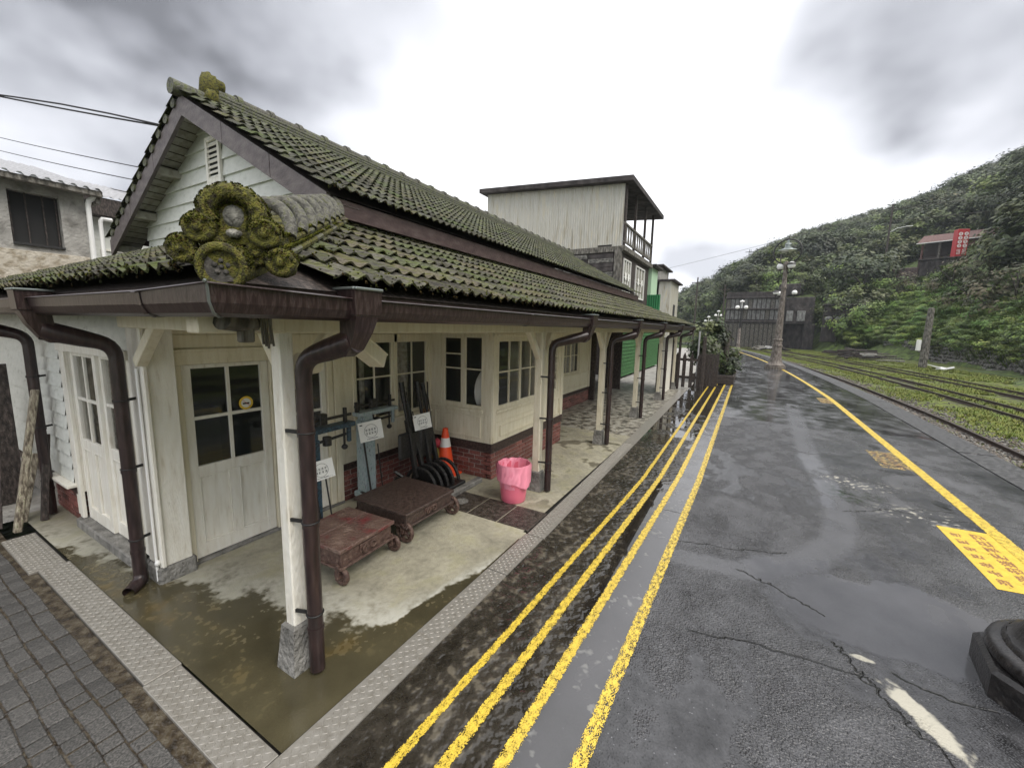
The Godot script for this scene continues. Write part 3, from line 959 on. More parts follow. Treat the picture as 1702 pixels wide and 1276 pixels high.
	b.box(Vector3(0.76, -0.3, -6.6), Vector3(1.06, -0.035, -1.7))
	b.box(Vector3(0.76, -0.3, -2.25), Vector3(18, -0.036, -1.7))
	ground("drain_channel", b, M.paver_bed)
	# veranda floor
	var vm := veranda_map(1536, 800, 0.6, 8.8, -7.2, -1.9)
	b = B.new()
	var fl := func(x0: float, x1: float, z0: float, z1: float, y: float):
		for q in [[x0, z0], [x1, z0], [x0, z1], [x0, z1], [x1, z0], [x1, z1]]:
			b.put(Vector3(q[0], y, q[1]), Vector3.UP, Vector2((q[0] - 0.6) / 8.2, (q[1] + 7.2) / 5.3))
	fl.call(1.05, 3.86, -4.45, -1.985, 0.0)
	fl.call(1.05, 1.45, -7.2, -4.45, 0.0)
	fl.call(3.86, 8.8, -4.45, -2.03, 0.0)
	var floor := ground("veranda_floor", b, vm)
	b = B.new()
	b.quad(Vector3(8.8, 0, -2.03), Vector3(17.6, 0, -2.18), Vector3(17.6, 0, -9.0), Vector3(8.8, 0, -9.0))
	ground("passage_floor", b, surf([[0.2, L(0.06, 0.055, 0.045)], [0.42, L(0.16, 0.15, 0.125)], [0.55, L(0.28, 0.265, 0.22)], [0.8, L(0.34, 0.33, 0.29)]], Vector3(0.35, 0.35, 0.35), 0.02, 71, 0.42, M.nf, 0.5, 6))
	b = B.new()
	b.quad(Vector3(17.2, -0.004, -1.7), Vector3(60, -0.004, -1.7), Vector3(60, -0.004, -40), Vector3(17.2, -0.004, -40))
	b.quad(Vector3(1.3, -0.1, -9), Vector3(17.2, -0.1, -9), Vector3(17.2, -0.1, -40), Vector3(1.3, -0.1, -40))
	b.quad(Vector3(-6, -0.016, -7.1), Vector3(1.6, -0.016, -7.1), Vector3(1.6, -0.016, -13.9), Vector3(-6, -0.016, -13.9))
	ground("street", b, M.concrete)
	# three dark slabs let into the veranda floor
	var slab := surf([[0.2, L(0.022, 0.018, 0.014)], [0.5, L(0.05, 0.042, 0.034)], [0.8, L(0.085, 0.072, 0.06)]], Vector3(1.2, 1.2, 1.2), 0.02, 72, 0.4, M.nf, 0.9, 6)
	for s in [[-3.36, -2.85], [-2.84, -2.42], [-2.41, -1.99]]:
		b = B.new()
		b.xf = Transform3D(Basis.IDENTITY, Vector3(0, 0, 0))
		b.box(Vector3(3.90, -0.04, s[0]), Vector3(4.42, 0.006, s[1]), 0.004)
		kid("floor_slab", b, slab, floor)
	b = B.new()
	b.lathe(PackedVector2Array([Vector2(0.09, 0.0), Vector2(0.09, 0.009), Vector2(0.0, 0.0095)]), 18, Transform3D(Basis.IDENTITY, Vector3(4.13, 0, -3.10)))
	kid("inspection_cap", b, M.stone, floor)
	# block pavement beside the gable end
	var pv := Node3D.new()
	pv.name = "block_pavement"
	add_child(pv)
	tag(pv, "", "", "", "structure")
	b = B.new()
	b.quad(Vector3(-6, -0.012, -1.0), Vector3(0.84, -0.012, -1.0), Vector3(0.84, -0.012, -12), Vector3(-6, -0.012, -12))
	kid("mortar_bed", b, surf([[0.2, L(0.022, 0.016, 0.010)], [0.5, L(0.055, 0.042, 0.026)], [0.8, L(0.10, 0.085, 0.06)]], Vector3(0.9, 0.9, 0.9), 0.02, 73, 0.35, M.nf, 0.6, 5), pv)
	var shapes := []
	for i in 5:
		b = B.new()
		var e := 0.002 * i
		b.xf = Transform3D(Basis.from_euler(Vector3(0.012 * sin(i * 2.0), 0, 0.014 * cos(i * 3.0))), Vector3.ZERO)
		b.box(Vector3(-0.0455, -0.03, -0.0475 + 0.001 * i), Vector3(0.0455, 0.0, 0.0475 - 0.001 * (4 - i) * 0.5), 0.005)
		shapes.append(b.mesh())
	var cells := []
	for i in 22:
		for j in 62:
			var px := 0.705 - i * 0.1 + 0.004 * sin(j * 0.7 + i)
			var pz := -2.0 - j * 0.1 - (0.04 if i % 2 else 0.0) + 0.006 * sin(i * 5.0 + j * 1.3)
			if px < -1.3: continue
			var edge := 0.755 + 0.012 * sin(j * 1.9)
			if px + 0.046 > edge + 0.03: continue
			var dir := Vector3(px, 0, pz) - EYE
			# only what the wide lens takes in gets a block of its own
			var front: float = dir.dot(Vector3(0.859, -0.138, -0.493))
			var sidew: float = absf(dir.dot(Vector3(0.5, 0.02, 0.866))) / maxf(front, 0.01)
			cells.append([dir.length() + (100.0 if front < 0.2 or sidew > 1.3 else 0.0), Vector3(px, -0.002 + 0.003 * sin(px * 70.0 + pz * 37.0), pz)])
	cells.sort_custom(func(p, q): return p[0] < q[0])
	var rest := []
	for i in cells.size():
		var t := Transform3D(Basis(Vector3.UP, 0.02 * sin(i * 1.3)), cells[i][1])
		if i < 300: kid("paver", shapes[i % 5], M.paver[(i * 7 + i / 3) % 4], pv, t)
		else: rest.append(t)
	many("pavers_beyond", shapes[0], rest, M.paver[0], pv)


# a yellow notice painted on the platform with two rows of worn characters
func make_notice(x0: float, x1: float, z0: float, z1: float, slant: float, keep0: float, seed: int):
	var w := 384
	var h := 128
	var im := Image.create(w, h, false, Image.FORMAT_RGBA8)
	var f := noise(0.03, 500 + seed, 4)
	var f2 := noise(0.14, 510 + seed, 3)
	for j in h:
		for i in w:
			var a := f.get_noise_2d(i, j)
			var b := f2.get_noise_2d(i, j)
			var k := 1.0 + 0.2 * a + 0.15 * b
			var q := L(0.66 * k, 0.45 * k, 0.045 * k) if seed == 1 else L(0.42 * k, 0.30 * k, 0.10 * k)
			q.a = 1.0 if keep0 + a * 0.55 + b * 0.6 > 0.0 else 0.0
			im.set_pixel(i, j, q)
	var r := RandomNumberGenerator.new()
	r.seed = seed
	var ink := L(0.20, 0.075, 0.035)
	for row in 2:
		var cnt := 8 if row == 0 else 7
		var s := 40 if row == 0 else 32
		for c in cnt:
			var cx := 26 + int(c * (w - 52.0) / cnt)
			var cy := 64 if row == 0 else 14
			for st in 9:
				var len := int(s * r.randf_range(0.35, 0.95))
				var p := Vector2i(cx + int((s - len) * r.randf()), cy + int((s - 4) * (st / 9.0)))
				var rect := Rect2i(p.x, p.y, len, 4) if st % 3 else Rect2i(cx + int(s * r.randf_range(0.1, 0.9)), cy + int(s * 0.1), 5, int(s * r.randf_range(0.4, 0.9)))
				for yy in rect.size.y:
					for xx in rect.size.x:
						var u := rect.position + Vector2i(xx, yy)
						if u.x < 0 or u.y < 0 or u.x >= w or u.y >= h: continue
						var o := im.get_pixelv(u)
						if o.a > 0.5 and f2.get_noise_2d(u.x * 1.7, u.y * 1.7) > -0.25: im.set_pixelv(u, Color(ink, 1.0))
	var m := StandardMaterial3D.new()
	m.albedo_texture = ImageTexture.create_from_image(im)
	m.transparency = BaseMaterial3D.TRANSPARENCY_ALPHA_SCISSOR
	m.alpha_scissor_threshold = 0.5
	m.roughness = 0.4
	m.texture_repeat = false
	var b := B.new()
	var p := [[Vector3(x1, 0.004, z0), Vector2(1, 0)], [Vector3(x1 + slant * 0.1, 0.004, z1), Vector2(1, 1)], [Vector3(x0, 0.004, z0), Vector2(0, 0)], [Vector3(x0 - slant * 0.0 + slant * 0.2, 0.004, z1), Vector2(0, 1)]]
	for q in [p[0], p[1], p[2], p[2], p[1], p[3]]:
		b.put(q[0], Vector3.UP, q[1])
	ground("painted_notice", b, m)


# ---------------------------------------------------------------- the hill, its trees and the line
const RIDGE := [Vector2(-40, 0.03), Vector2(-14, 0.045), Vector2(-9.4, 0.066), Vector2(-6.8, 0.086), Vector2(-3.6, 0.108), Vector2(-1.1, 0.128), Vector2(1.7, 0.160), Vector2(3.9, 0.178), Vector2(6.5, 0.198), Vector2(10.7, 0.213), Vector2(14.4, 0.232), Vector2(19.3, 0.268), Vector2(30, 0.33), Vector2(60, 0.40), Vector2(100, 0.42)]
const FOOT := [Vector2(-40, 190), Vector2(-14, 175), Vector2(-9.4, 165), Vector2(-6.0, 128), Vector2(-3.0, 94), Vector2(0.0, 92), Vector2(6.6, 92.5), Vector2(8.2, 83), Vector2(12.0, 76), Vector2(15.0, 68), Vector2(18, 60), Vector2(21.5, 48.5), Vector2(28, 37), Vector2(45, 26.0), Vector2(60, 21.5), Vector2(100, 19)]

func hill(x: float, z: float) -> float:
	var az := rad_to_deg(atan2(z, x))
	var r := Vector2(x, z).length()
	var f := along(FOOT, az)
	if r < f: return -0.62
	var R := 205.0
	var top := 2.3 + along(RIDGE, az) * R - 5.0
	var t := clampf((r - f) / (R - f), 0.0, 1.3)
	var step := 1.5 * smoothstep(0.0, 2.0, r - f)          # low bank above the wall
	if az > -3.0 and az < 6.0: step = 8.5 * smoothstep(0.0, 3.0, r - f)
	return -0.62 + step + (top - step) * (pow(t, 0.92) if t < 1.0 else 1.0 + (t - 1.0) * 0.3) + 1.2 * sin(x * 0.11) * sin(z * 0.13) * clampf((r - f) / 20.0, 0.0, 1.0)

# a crown of leaf-sized faces spread through clumps; the base of the tree is at 0 and it is about 1 high
func crown(seed: int, clumps: int, leaves: int, size: float, lo: float, wide: float, cols: Array, flat_top := 0.0) -> ArrayMesh:
	var r := RandomNumberGenerator.new()
	r.seed = seed
	var b := B.new()
	b.tinted = true
	for k in clumps:
		var a := r.randf() * TAU
		var h := lerpf(lo, 1.0, pow(r.randf(), 0.8))
		var prof := sqrt(maxf(0.05, 1.0 - pow((h - (lo + 1.0) * 0.5) / ((1.0 - lo) * 0.58), 2.0)))
		if flat_top > 0.0: prof = lerpf(prof, 0.35 + 0.65 * (h - lo) / (1.0 - lo), flat_top)
		var rad := wide * prof * sqrt(r.randf_range(0.15, 1.0))
		var o := Vector3(cos(a) * rad, h, sin(a) * rad)
		var cr := r.randf_range(0.10, 0.19) * wide * 2.0
		var base: Color = cols[r.randi() % cols.size()]
		var sh := r.randf_range(0.7, 1.35)
		for i in leaves:
			var d := Vector3(r.randfn(), r.randfn() * 0.75, r.randfn()) * cr * 0.55
			var p := o + d
			if p.y < lo * 0.4: p.y = lo * 0.4 + r.randf() * 0.05
			var q := r.randf_range(0.8, 1.2) * sh
			b.col = Color(base.r * q, base.g * q, base.b * q)
			var nn := (d.normalized() * 0.6 + (o - Vector3(0, (lo + 1.0) * 0.45, 0)).normalized() * 0.9 + Vector3(r.randfn() * 0.35, 0.75 + r.randfn() * 0.35, r.randfn() * 0.35)).normalized()
			var u := nn.cross(Vector3(r.randfn(), r.randfn(), r.randfn())).normalized() * size * r.randf_range(0.45, 1.6)
			var v := nn.cross(u) * 0.55
			b.put(p - u, nn); b.put(p + v, nn); b.put(p + u, nn)
			b.put(p - u, nn); b.put(p + u, nn); b.put(p - v, nn)
	return b.mesh(M.leaf)

func trunk(seed: int, h: float, r0: float) -> B:
	var r := RandomNumberGenerator.new()
	r.seed = seed
	var b := B.new()
	var p := PackedVector3Array()
	var rad := []
	for i in 6:
		var t := i / 5.0
		p.append(Vector3(r.randfn() * 0.02 * t, h * t, r.randfn() * 0.02 * t))
		rad.append(r0 * (1.0 - 0.7 * t))
	b.tube(p, r0, 7, true, rad)
	for i in 5:
		var a := r.randf() * TAU
		var s := p[2 + i % 3]
		var e := s + Vector3(cos(a) * 0.28, 0.16 + r.randf() * 0.2, sin(a) * 0.28)
		b.tube(PackedVector3Array([s, s.lerp(e, 0.5) + Vector3(0, 0.03, 0), e]), r0 * 0.4, 5, false, [r0 * 0.45, r0 * 0.3, r0 * 0.1])
	return b

func make_hill():
	var b := B.new()
	var st := 4.0
	for i in range(0, 72):
		for j in range(0, 70):
			var x := -10.0 + i * st
			var z := -90.0 + j * st
			if Vector2(x, z).length() < 14.0: continue
			var h00 := hill(x, z); var h10 := hill(x + st, z); var h01 := hill(x, z + st); var h11 := hill(x + st, z + st)
			if maxf(maxf(h00, h10), maxf(h01, h11)) < -0.6: continue
			b.quad(Vector3(x, h01, z + st), Vector3(x + st, h11, z + st), Vector3(x + st, h10, z), Vector3(x, h00, z))
	ground("hill", b, M.terrain)
	# hill beyond at the end of the valley
	b = B.new()
	var fn := noise(0.02, 77, 4)
	for i in 40:
		for j in 12:
			var P := []
			for q in [[i, j], [i + 1, j], [i + 1, j + 1], [i, j + 1]]:
				var z: float = -260.0 + q[0] * 8.0
				var x: float = 330.0 + q[1] * 12.0
				var hh: float = (21.0 + (z + 60.0) * 0.10 + 5.0 * fn.get_noise_2d(x, z)) * sin(minf(q[1] / 9.0, 1.0) * PI * 0.5)
				P.append(Vector3(x, maxf(hh, -1.3), z))
			b.quad(P[0], P[1], P[2], P[3])
	ground("far_hill", b, M.terrain)
	# crowns
	var dark := [Color(0.036, 0.052, 0.021), Color(0.050, 0.070, 0.026), Color(0.066, 0.085, 0.032), Color(0.088, 0.102, 0.044)]
	var mid := [Color(0.060, 0.090, 0.025), Color(0.088, 0.122, 0.030), Color(0.115, 0.142, 0.040), Color(0.078, 0.092, 0.036)]
	var light := [Color(0.10, 0.165, 0.028), Color(0.135, 0.20, 0.036), Color(0.075, 0.125, 0.026), Color(0.17, 0.22, 0.052)]
	var olive := [Color(0.075, 0.078, 0.034), Color(0.10, 0.095, 0.045), Color(0.055, 0.062, 0.028), Color(0.12, 0.10, 0.055)]
	var kinds := [crown(1, 30, 80, 0.032, 0.28, 0.42, dark), crown(2, 34, 75, 0.030, 0.22, 0.46, dark), crown(3, 28, 80, 0.032, 0.25, 0.50, mid), crown(4, 32, 75, 0.030, 0.20, 0.44, mid), crown(5, 26, 80, 0.036, 0.12, 0.60, light), crown(6, 24, 50, 0.030, 0.18, 0.52, olive), crown(7, 20, 70, 0.030, 0.42, 0.55, dark, 0.8)]
	var r := RandomNumberGenerator.new()
	r.seed = 31
	# single trees and bushes that can be told apart, nearest the line
	var trunks := [trunk(1, 0.75, 0.035), trunk(2, 0.8, 0.03)]
	var tm := [trunks[0].mesh(M.bark), trunks[1].mesh(M.bark)]
	var looks := ["dark evergreen tree", "dense dark tree", "mid green broadleaf tree", "mid green bushy tree", "bright green leafy bush", "olive brown half bare bush", "flat topped dark tree"]
	# kind, azimuth, distance past the foot, height, where
	var list := [
		[4, 9.2, 3, 4.5, "beside the timber pile"], [2, 8.2, 3, 6.0, "overhanging the dark doorway of the ruined wall"], [4, 10.5, 5, 4.5, "above the middle of the timber pile"], [3, 7.4, 6, 6.5, "on the right end of the ruined wall"],
		[5, 6.8, 12, 7.0, "with reddish tips above the ruined wall"], [4, 8.8, 14, 7.0, "pale, above the concrete ledge"], [6, 10.0, 16, 11.0, "with forked bare limbs on the slope"], [5, 13.2, 20, 4.5, "below the hillside pavilion"],
		[5, 16.4, 17, 5.0, "right above the concrete post"], [5, 17.6, 10, 4.5, "thin and grey over the stone wall"], [5, 19.0, 7, 5.0, "at the right end of the stone wall"], [5, 20.4, 8, 5.5, "farthest right over the stone wall"],
		[4, 14.2, 22, 3.0, "just below the red sign"], [4, 16.0, 26, 3.0, "right of the red sign"], [4, 12.0, 16, 5.0, "left of the pavilion's terrace wall"], [5, 18.6, 16, 6.0, "olive, below the pavilion's right end"],
		[3, 4.8, 8, 6.0, "on top of the ruined wall behind the tall lamp post"], [4, 3.4, 8, 5.0, "light green, on top of the ruined wall"], [4, 1.8, 8, 5.0, "rounded, on top of the ruined wall"], [3, 0.2, 8, 5.0, "on the left top of the ruined wall"],
		[2, -4.6, 8, 9.0, "left of the ruined wall"], [3, -6.2, 10, 10.0, "behind the leafy shrub of the planter"], [2, -7.6, 6, 11.0, "farthest left along the valley"], [1, -5.4, 26, 11.0, "dark, above the small lamps"]]
	for q in list:
		var az: float = deg_to_rad(q[1])
		var dist: float = along(FOOT, q[1]) + q[2]
		var x := cos(az) * dist
		var z := sin(az) * dist
		var o := thing("hillside_tree" if q[0] < 4 or q[0] == 6 else "hillside_bush", looks[q[0]] + " " + q[4], "tree" if q[0] < 4 or q[0] == 6 else "bush", Vector3(x, hill(x, z) - 0.4, z), r.randf() * TAU, "trees and bushes at the foot of the hill")
		var s: float = q[3]
		o.scale = Vector3(s, s, s)
		var cr := kid("crown", kinds[q[0]], null, o)
		kid("trunk", tm[q[0] % 2], null, o)
	# the wood behind reads as one mass
	var sets := []
	for k in kinds.size(): sets.append([[], []])
	var tries := 0
	var count := 0
	while count < 3400 and tries < 60000:
		tries += 1
		var az := r.randf_range(-13.0, 34.0)
		var f := along(FOOT, az)
		var dist := f + 3.0 + (222.0 - f) * sqrt(r.randf())
		var x := cos(deg_to_rad(az)) * dist
		var z := sin(deg_to_rad(az)) * dist
		# clearing for the pavilion and the open grass slope
		if Vector2((x - 99.0) / 18.0, (z - 29.0) / 9.0).length() < 1.0 : continue
		if az > 10.5 and dist < f + 13.0 and r.randf() < 0.93: continue
		if az > 13.2 and az < 20.5 and dist < 99.0: continue
		if az >= 20.5 and az < 28.0 and dist < f + 20.0: continue
		if az > -3.5 and az < 6.5 and dist < f + 5.0: continue
		var k := 0
		var p := r.randf()
		var high := (dist - f) / 110.0
		if p < 0.32 + 0.3 * high: k = r.randi() % 2
		elif p < 0.80: k = 2 + r.randi() % 2
		elif p < 0.88: k = 6
		else: k = 4 if p < 0.95 - 0.05 * high else 5
		var s := r.randf_range(3.8, 9.5) * (0.8 if k == 4 or k == 5 else 1.0) * (0.75 if dist < f + 20 else 1.0)
		if dist > 195.0: s = r.randf_range(3.0, 9.0) if r.randf() < 0.55 else 4.0
		sets[k][0].append(Transform3D(Basis(Vector3.UP, r.randf() * TAU).scaled(Vector3(s * r.randf_range(0.85, 1.25), s, s * r.randf_range(0.85, 1.25))), Vector3(x, hill(x, z) - 0.12 * s, z)))
		var sh := r.randf_range(0.5, 1.55)
		sets[k][1].append(Color(sh, sh * r.randf_range(0.94, 1.04), sh * r.randf_range(0.8, 1.1)))
		count += 1
	for k in kinds.size():
		var w := many("wood", kinds[k], sets[k][0], null, self, sets[k][1])
		w.set_meta("label", "%s, one kind among the wood covering the hill" % looks[k].replace("tree", "trees").replace("bush", "bushes"))
	# trees on the far hill and the bottom of the valley
	var far := []
	for i in 1500:
		var z := r.randf_range(-200.0, 50.0)
		var x := 330.0 + pow(r.randf(), 0.7) * 110.0
		var hh := (21.0 + (z + 60.0) * 0.10 + 5.0 * fn.get_noise_2d(x, z)) * sin(minf((x - 330.0) / 12.0 / 9.0, 1.0) * PI * 0.5)
		var s := r.randf_range(5.0, 9.0)
		far.append(Transform3D(Basis(Vector3.UP, r.randf() * TAU).scaled(Vector3(s * 1.2, s, s * 1.2)), Vector3(x, hh - 1.0, z)))
	many("far_wood", kinds[2], far, null, self).set_meta("label", "dark wood on the hazy hill at the end of the valley")
	# tall grass and low plants on the open slope
	b = B.new()
	b.tinted = true
	for i in 26:
		var a := r.randf() * TAU
		var o := Vector3(cos(a), 0, sin(a)) * r.randf() * 0.35
		var tip := o + Vector3(cos(a) * r.randf_range(0.1, 0.5), r.randf_range(0.35, 1.0), sin(a) * r.randf_range(0.1, 0.5))
		var side := Vector3(-sin(a), 0, cos(a)) * 0.035
		var q := r.randf_range(0.6, 1.3)
		b.col = Color(0.16 * q, 0.24 * q, 0.036 * q)
		var nn := Vector3(cos(a) * 0.25, 1.0, sin(a) * 0.25).normalized()
		b.put(o - side, nn); b.put(tip, nn); b.put(o + side, nn)
	var blade := b.mesh(M.leaf)
	var gr := []
	var gc := []
	for i in 14000:
		var az := r.randf_range(8.6, 27.0)
		var f := along(FOOT, az)
		var dist := f + 0.6 + 17.0 * pow(r.randf(), 1.0)
		var x := cos(deg_to_rad(az)) * dist
		var z := sin(deg_to_rad(az)) * dist
		var s := r.randf_range(0.7, 1.5)
		gr.append(Transform3D(Basis(Vector3.UP, r.randf() * TAU).scaled(Vector3(s * 1.2, s, s * 1.2)), Vector3(x, hill(x, z) - 0.1, z)))
		var sh := r.randf_range(0.55, 1.25) * (1.0 if az > 11.0 else 0.6)
		gc.append(Color(sh * r.randf_range(0.85, 1.25), sh, sh * r.randf_range(0.8, 1.3)))
	many("slope_grass", blade, gr, null, self, gc).set_meta("label", "bright green tall grass covering the open slope above the stone wall")
	var sp := []
	var sc := []
	for i in 900:
		var az := r.randf_range(8.8, 27.0)
		var f := along(FOOT, az)
		var dist := f + 0.9 + 19.0 * r.randf()
		var x := cos(deg_to_rad(az)) * dist
		var z := sin(deg_to_rad(az)) * dist
		var s := r.randf_range(0.7, 1.9)
		sp.append(Transform3D(Basis(Vector3.UP, r.randf() * TAU).scaled(Vector3(s * 1.3, s * 0.8, s * 1.3)), Vector3(x, hill(x, z) - 0.1 * s, z)))
		var sh := r.randf_range(0.6, 1.7)
		sc.append(Color(sh * r.randf_range(0.8, 1.2), sh, sh))
	many("slope_plants", kinds[4], sp, null, self, sc).set_meta("label", "low leafy plants in many greens growing through the grass of the slope")
	# dry stone wall at the foot
	var wall := thing("stone_wall", "long low dry stone retaining wall at the foot of the slope beyond the tracks", "wall", Vector3(57, -0.6, 19))
	var inv := Transform3D(Basis.IDENTITY, -wall.position)
	var cand := []
	b = B.new(inv)
	for i in 100:
		var az := lerpf(12.3, 34.0, i / 100.0)
		var az2 := lerpf(12.3, 34.0, (i + 1) / 100.0)
		var p := Vector3(cos(deg_to_rad(az)), 0, sin(deg_to_rad(az))) * (along(FOOT, az) - 0.25)
		var q := Vector3(cos(deg_to_rad(az2)), 0, sin(deg_to_rad(az2))) * (along(FOOT, az2) - 0.25)
		var back := Vector3(p.x, 0, p.z).normalized() * 0.8
		b.quad(p + Vector3(0, -0.62, 0), p + Vector3(0, 1.75, 0) + back * 0.45, q + Vector3(0, 1.75, 0) + back * 0.45, q + Vector3(0, -0.62, 0))
		b.quad(p + Vector3(0, 1.75, 0) + back * 0.45, p + Vector3(0, 1.7, 0) + back * 2.5, q + Vector3(0, 1.7, 0) + back * 2.5, q + Vector3(0, 1.75, 0) + back * 0.45)
		var L0 := p.distance_to(q)
		var n := int(ceil(L0 / 0.42))
		for k in n:
			for row in 6:
				var o := p.lerp(q, (k + 0.5 * (row % 2) + r.randf_range(-0.15, 0.15)) / n) + back * (0.45 * row / 6.0) + Vector3(0, -0.5 + row * 0.38 + r.randf_range(-0.08, 0.08), 0)
				var s := Vector3(r.randf_range(0.20, 0.34), r.randf_range(0.15, 0.24), r.randf_range(0.16, 0.24))
				cand.append([o.distance_to(EYE), Transform3D(Basis.from_euler(Vector3(r.randf() * 0.5, r.randf() * TAU, r.randf() * 0.5)) * Basis.from_scale(s), o - wall.position)])
	kid("wall_core", b, M.rock, wall)
	var stones := []
	for i in 4:
		b = B.new()
		b.ball(Vector3.ZERO, Vector3.ONE, 7, 0.45, 900 + i)
		stones.append(b.mesh())
	var sm := [M.rock, M.stone, M.rock]
	cand.sort_custom(func(p, q): return p[0] < q[0])
	var rest := []
	for i in cand.size():
		if i % 2 == 0 and i < 600: kid("stone", stones[i % 4], sm[(i / 2) % 3], wall, cand[i][1])
		else: rest.append(cand[i][1])
	many("stones_beyond", stones[0], rest, M.rock, wall)
	# overgrown stems hanging over the wall
	var over := []
	var oc := []
	for i in 150:
		var az := r.randf_range(11.5, 30.0)
		var d := along(FOOT, az) + r.randf_range(0.3, 1.8)
		var s := r.randf_range(0.5, 1.1)
		over.append(Transform3D(Basis(Vector3.UP, r.randf() * TAU).scaled(Vector3(s * 1.4, s * 0.8, s * 1.4)), Vector3(cos(deg_to_rad(az)) * d, 1.05 + r.randf() * 0.4, sin(deg_to_rad(az)) * d)))
		var sh := r.randf_range(0.45, 0.95)
		oc.append(Color(sh, sh, sh * 0.9))
	many("wall_undergrowth", kinds[4], over, null, self, oc).set_meta("label", "low green undergrowth spilling over the top of the stone wall")


func make_tracks():
	var r := RandomNumberGenerator.new()
	r.seed = 91
	var names := ["railway track nearest the platform, its far rail in loose ballast", "middle railway track sunk in green turf", "far railway track half hidden in grass before the stone wall"]
	var zs := [4.68, 8.40, 11.6]
	var dry := [Color(0.13, 0.12, 0.105), Color(0.20, 0.19, 0.17), Color(0.085, 0.078, 0.07), Color(0.16, 0.13, 0.10)]
	for k in 3:
		var t := thing("railway_track", names[k], "railway track", Vector3(20, -0.5, zs[k]), 0.0, "railway tracks beside the platform")
		var inv := Transform3D(Basis.IDENTITY, -t.position)
		for s in 2:
			var z0: float = zs[k] + s * 1.067
			var side := B.new(inv)
			var top := B.new(inv)
			var xs := steps(-4, 16, 4) + steps(18, 108, 45)
			for i in xs.size() - 1:
				var a := Vector3(xs[i], -0.5, z0 + bend(xs[i]))
				var c := Vector3(xs[i + 1], -0.5, z0 + bend(xs[i + 1]))
				var S := func(dz: float, y: float, p: Vector3): return p + Vector3(0, y, dz)
				var prof := [Vector2(0.06, 0.0), Vector2(0.055, 0.012), Vector2(0.012, 0.03), Vector2(0.012, 0.095), Vector2(0.033, 0.105), Vector2(0.033, 0.13)]
				for m in prof.size() - 1:
					var p: Vector2 = prof[m]
					var q: Vector2 = prof[m + 1]
					side.quad(S.call(p.x, p.y, a), S.call(p.x, p.y, c), S.call(q.x, q.y, c), S.call(q.x, q.y, a))
					side.quad(S.call(-p.x, p.y, c), S.call(-p.x, p.y, a), S.call(-q.x, q.y, a), S.call(-q.x, q.y, c))
				top.quad(S.call(0.033, 0.13, a), S.call(0.033, 0.13, c), S.call(-0.033, 0.13, c), S.call(-0.033, 0.13, a))
			var ra := kid("rail", side, M.rail_side, t)
			kid("running_surface", top, M.steel, ra)
		var sl := []
		var i := 0
		while i < 70:
			var x := -3.0 + i * 0.72
			sl.append(Transform3D(Basis(Vector3.UP, -atan((bend(x + 0.5) - bend(x)) / 0.5)), Vector3(x, -0.53 + (0.0 if k == 0 else -0.02), zs[k] + 0.53 + bend(x)) - t.position))
			i += 1
		var sb := B.new()
		sb.box(Vector3(-0.11, -0.06, -1.0), Vector3(0.11, 0.035, 1.0), 0.01)
		var sm := sb.mesh()
		for q in sl: kid("sleeper", sm, M.wood_dark, t, q)
	# loose ballast
	var gb := B.new()
	gb.ball(Vector3.ZERO, Vector3.ONE, 6, 0.6, 55)
	var gm := gb.mesh(M.ballast)
	var where := []
	var tint := []
	for i in 26000:
		var x := 3.0 + pow(r.randf(), 1.5) * 52.0
		var u := r.randfn() * 1.0
		var z := 5.25 + u * 0.75 + bend(x)
		if z - bend(x) < 4.45 or z - bend(x) > 8.3: continue
		var s := r.randf_range(0.018, 0.042)
		where.append(Transform3D(Basis.from_euler(Vector3(r.randf() * 6.0, r.randf() * 6.0, 0)) * Basis.from_scale(Vector3(s, s * 0.75, s * 1.2)), Vector3(x, -0.51 + r.randf() * 0.02, z)))
		tint.append(dry[r.randi() % 4])
	many("ballast", gm, where, null, self, tint).set_meta("label", "grey and brown ballast stones beside the platform edge")
	# low turf between the rails
	var b := B.new()
	b.tinted = true
	for i in 14:
		var a := r.randf() * TAU
		var o := Vector3(cos(a), 0, sin(a)) * r.randf() * 0.10
		var tip := o + Vector3(cos(a) * 0.05, r.randf_range(0.04, 0.12), sin(a) * 0.05)
		var side := Vector3(-sin(a), 0, cos(a)) * 0.012
		var q := r.randf_range(0.7, 1.3)
		b.col = Color(0.14 * q, 0.18 * q, 0.024 * q)
		var nn := Vector3(cos(a) * 0.4, 1.0, sin(a) * 0.4).normalized()
		b.put(o - side, nn); b.put(tip, nn); b.put(o + side, nn)
	var tuft := b.mesh(M.leaf)
	where = []
	tint = []
	var fn := noise(0.16, 92, 3)
	for i in 64000:
		var x := 5.0 + pow(r.randf(), 1.25) * 85.0
		var zz := r.randf_range(5.2, 18.0)
		var keep := fn.get_noise_2d(x, zz * 2.0) + 0.12
		if zz < 7.0: keep -= (7.0 - zz) * 0.22
		keep += 0.12
		if keep < r.randf() * 0.35: continue
		for rail in zs:
			if absf(zz - rail) < 0.10 or absf(zz - rail - 1.067) < 0.10: keep = -1.0
		if keep < 0.0: continue
		var z := zz + bend(x)
		if Vector2(x, z).length() > along(FOOT, rad_to_deg(atan2(z, x))) - 0.4: continue
		var s := r.randf_range(0.6, 1.3) * (1.0 + zz * 0.03)
		where.append(Transform3D(Basis(Vector3.UP, r.randf() * TAU).scaled(Vector3(s, s * 0.8, s)), Vector3(x, -0.52, z)))
		var sh := r.randf_range(0.75, 1.25)
		tint.append(Color(sh * r.randf_range(0.85, 1.3), sh, sh))
	many("yard_grass", tuft, where, null, self, tint).set_meta("label", "short yellow green grass and moss growing over the railway yard")


# ---------------------------------------------------------------- the station building
func SBB() -> B:
	return B.new(Transform3D(Basis.IDENTITY, -SB))

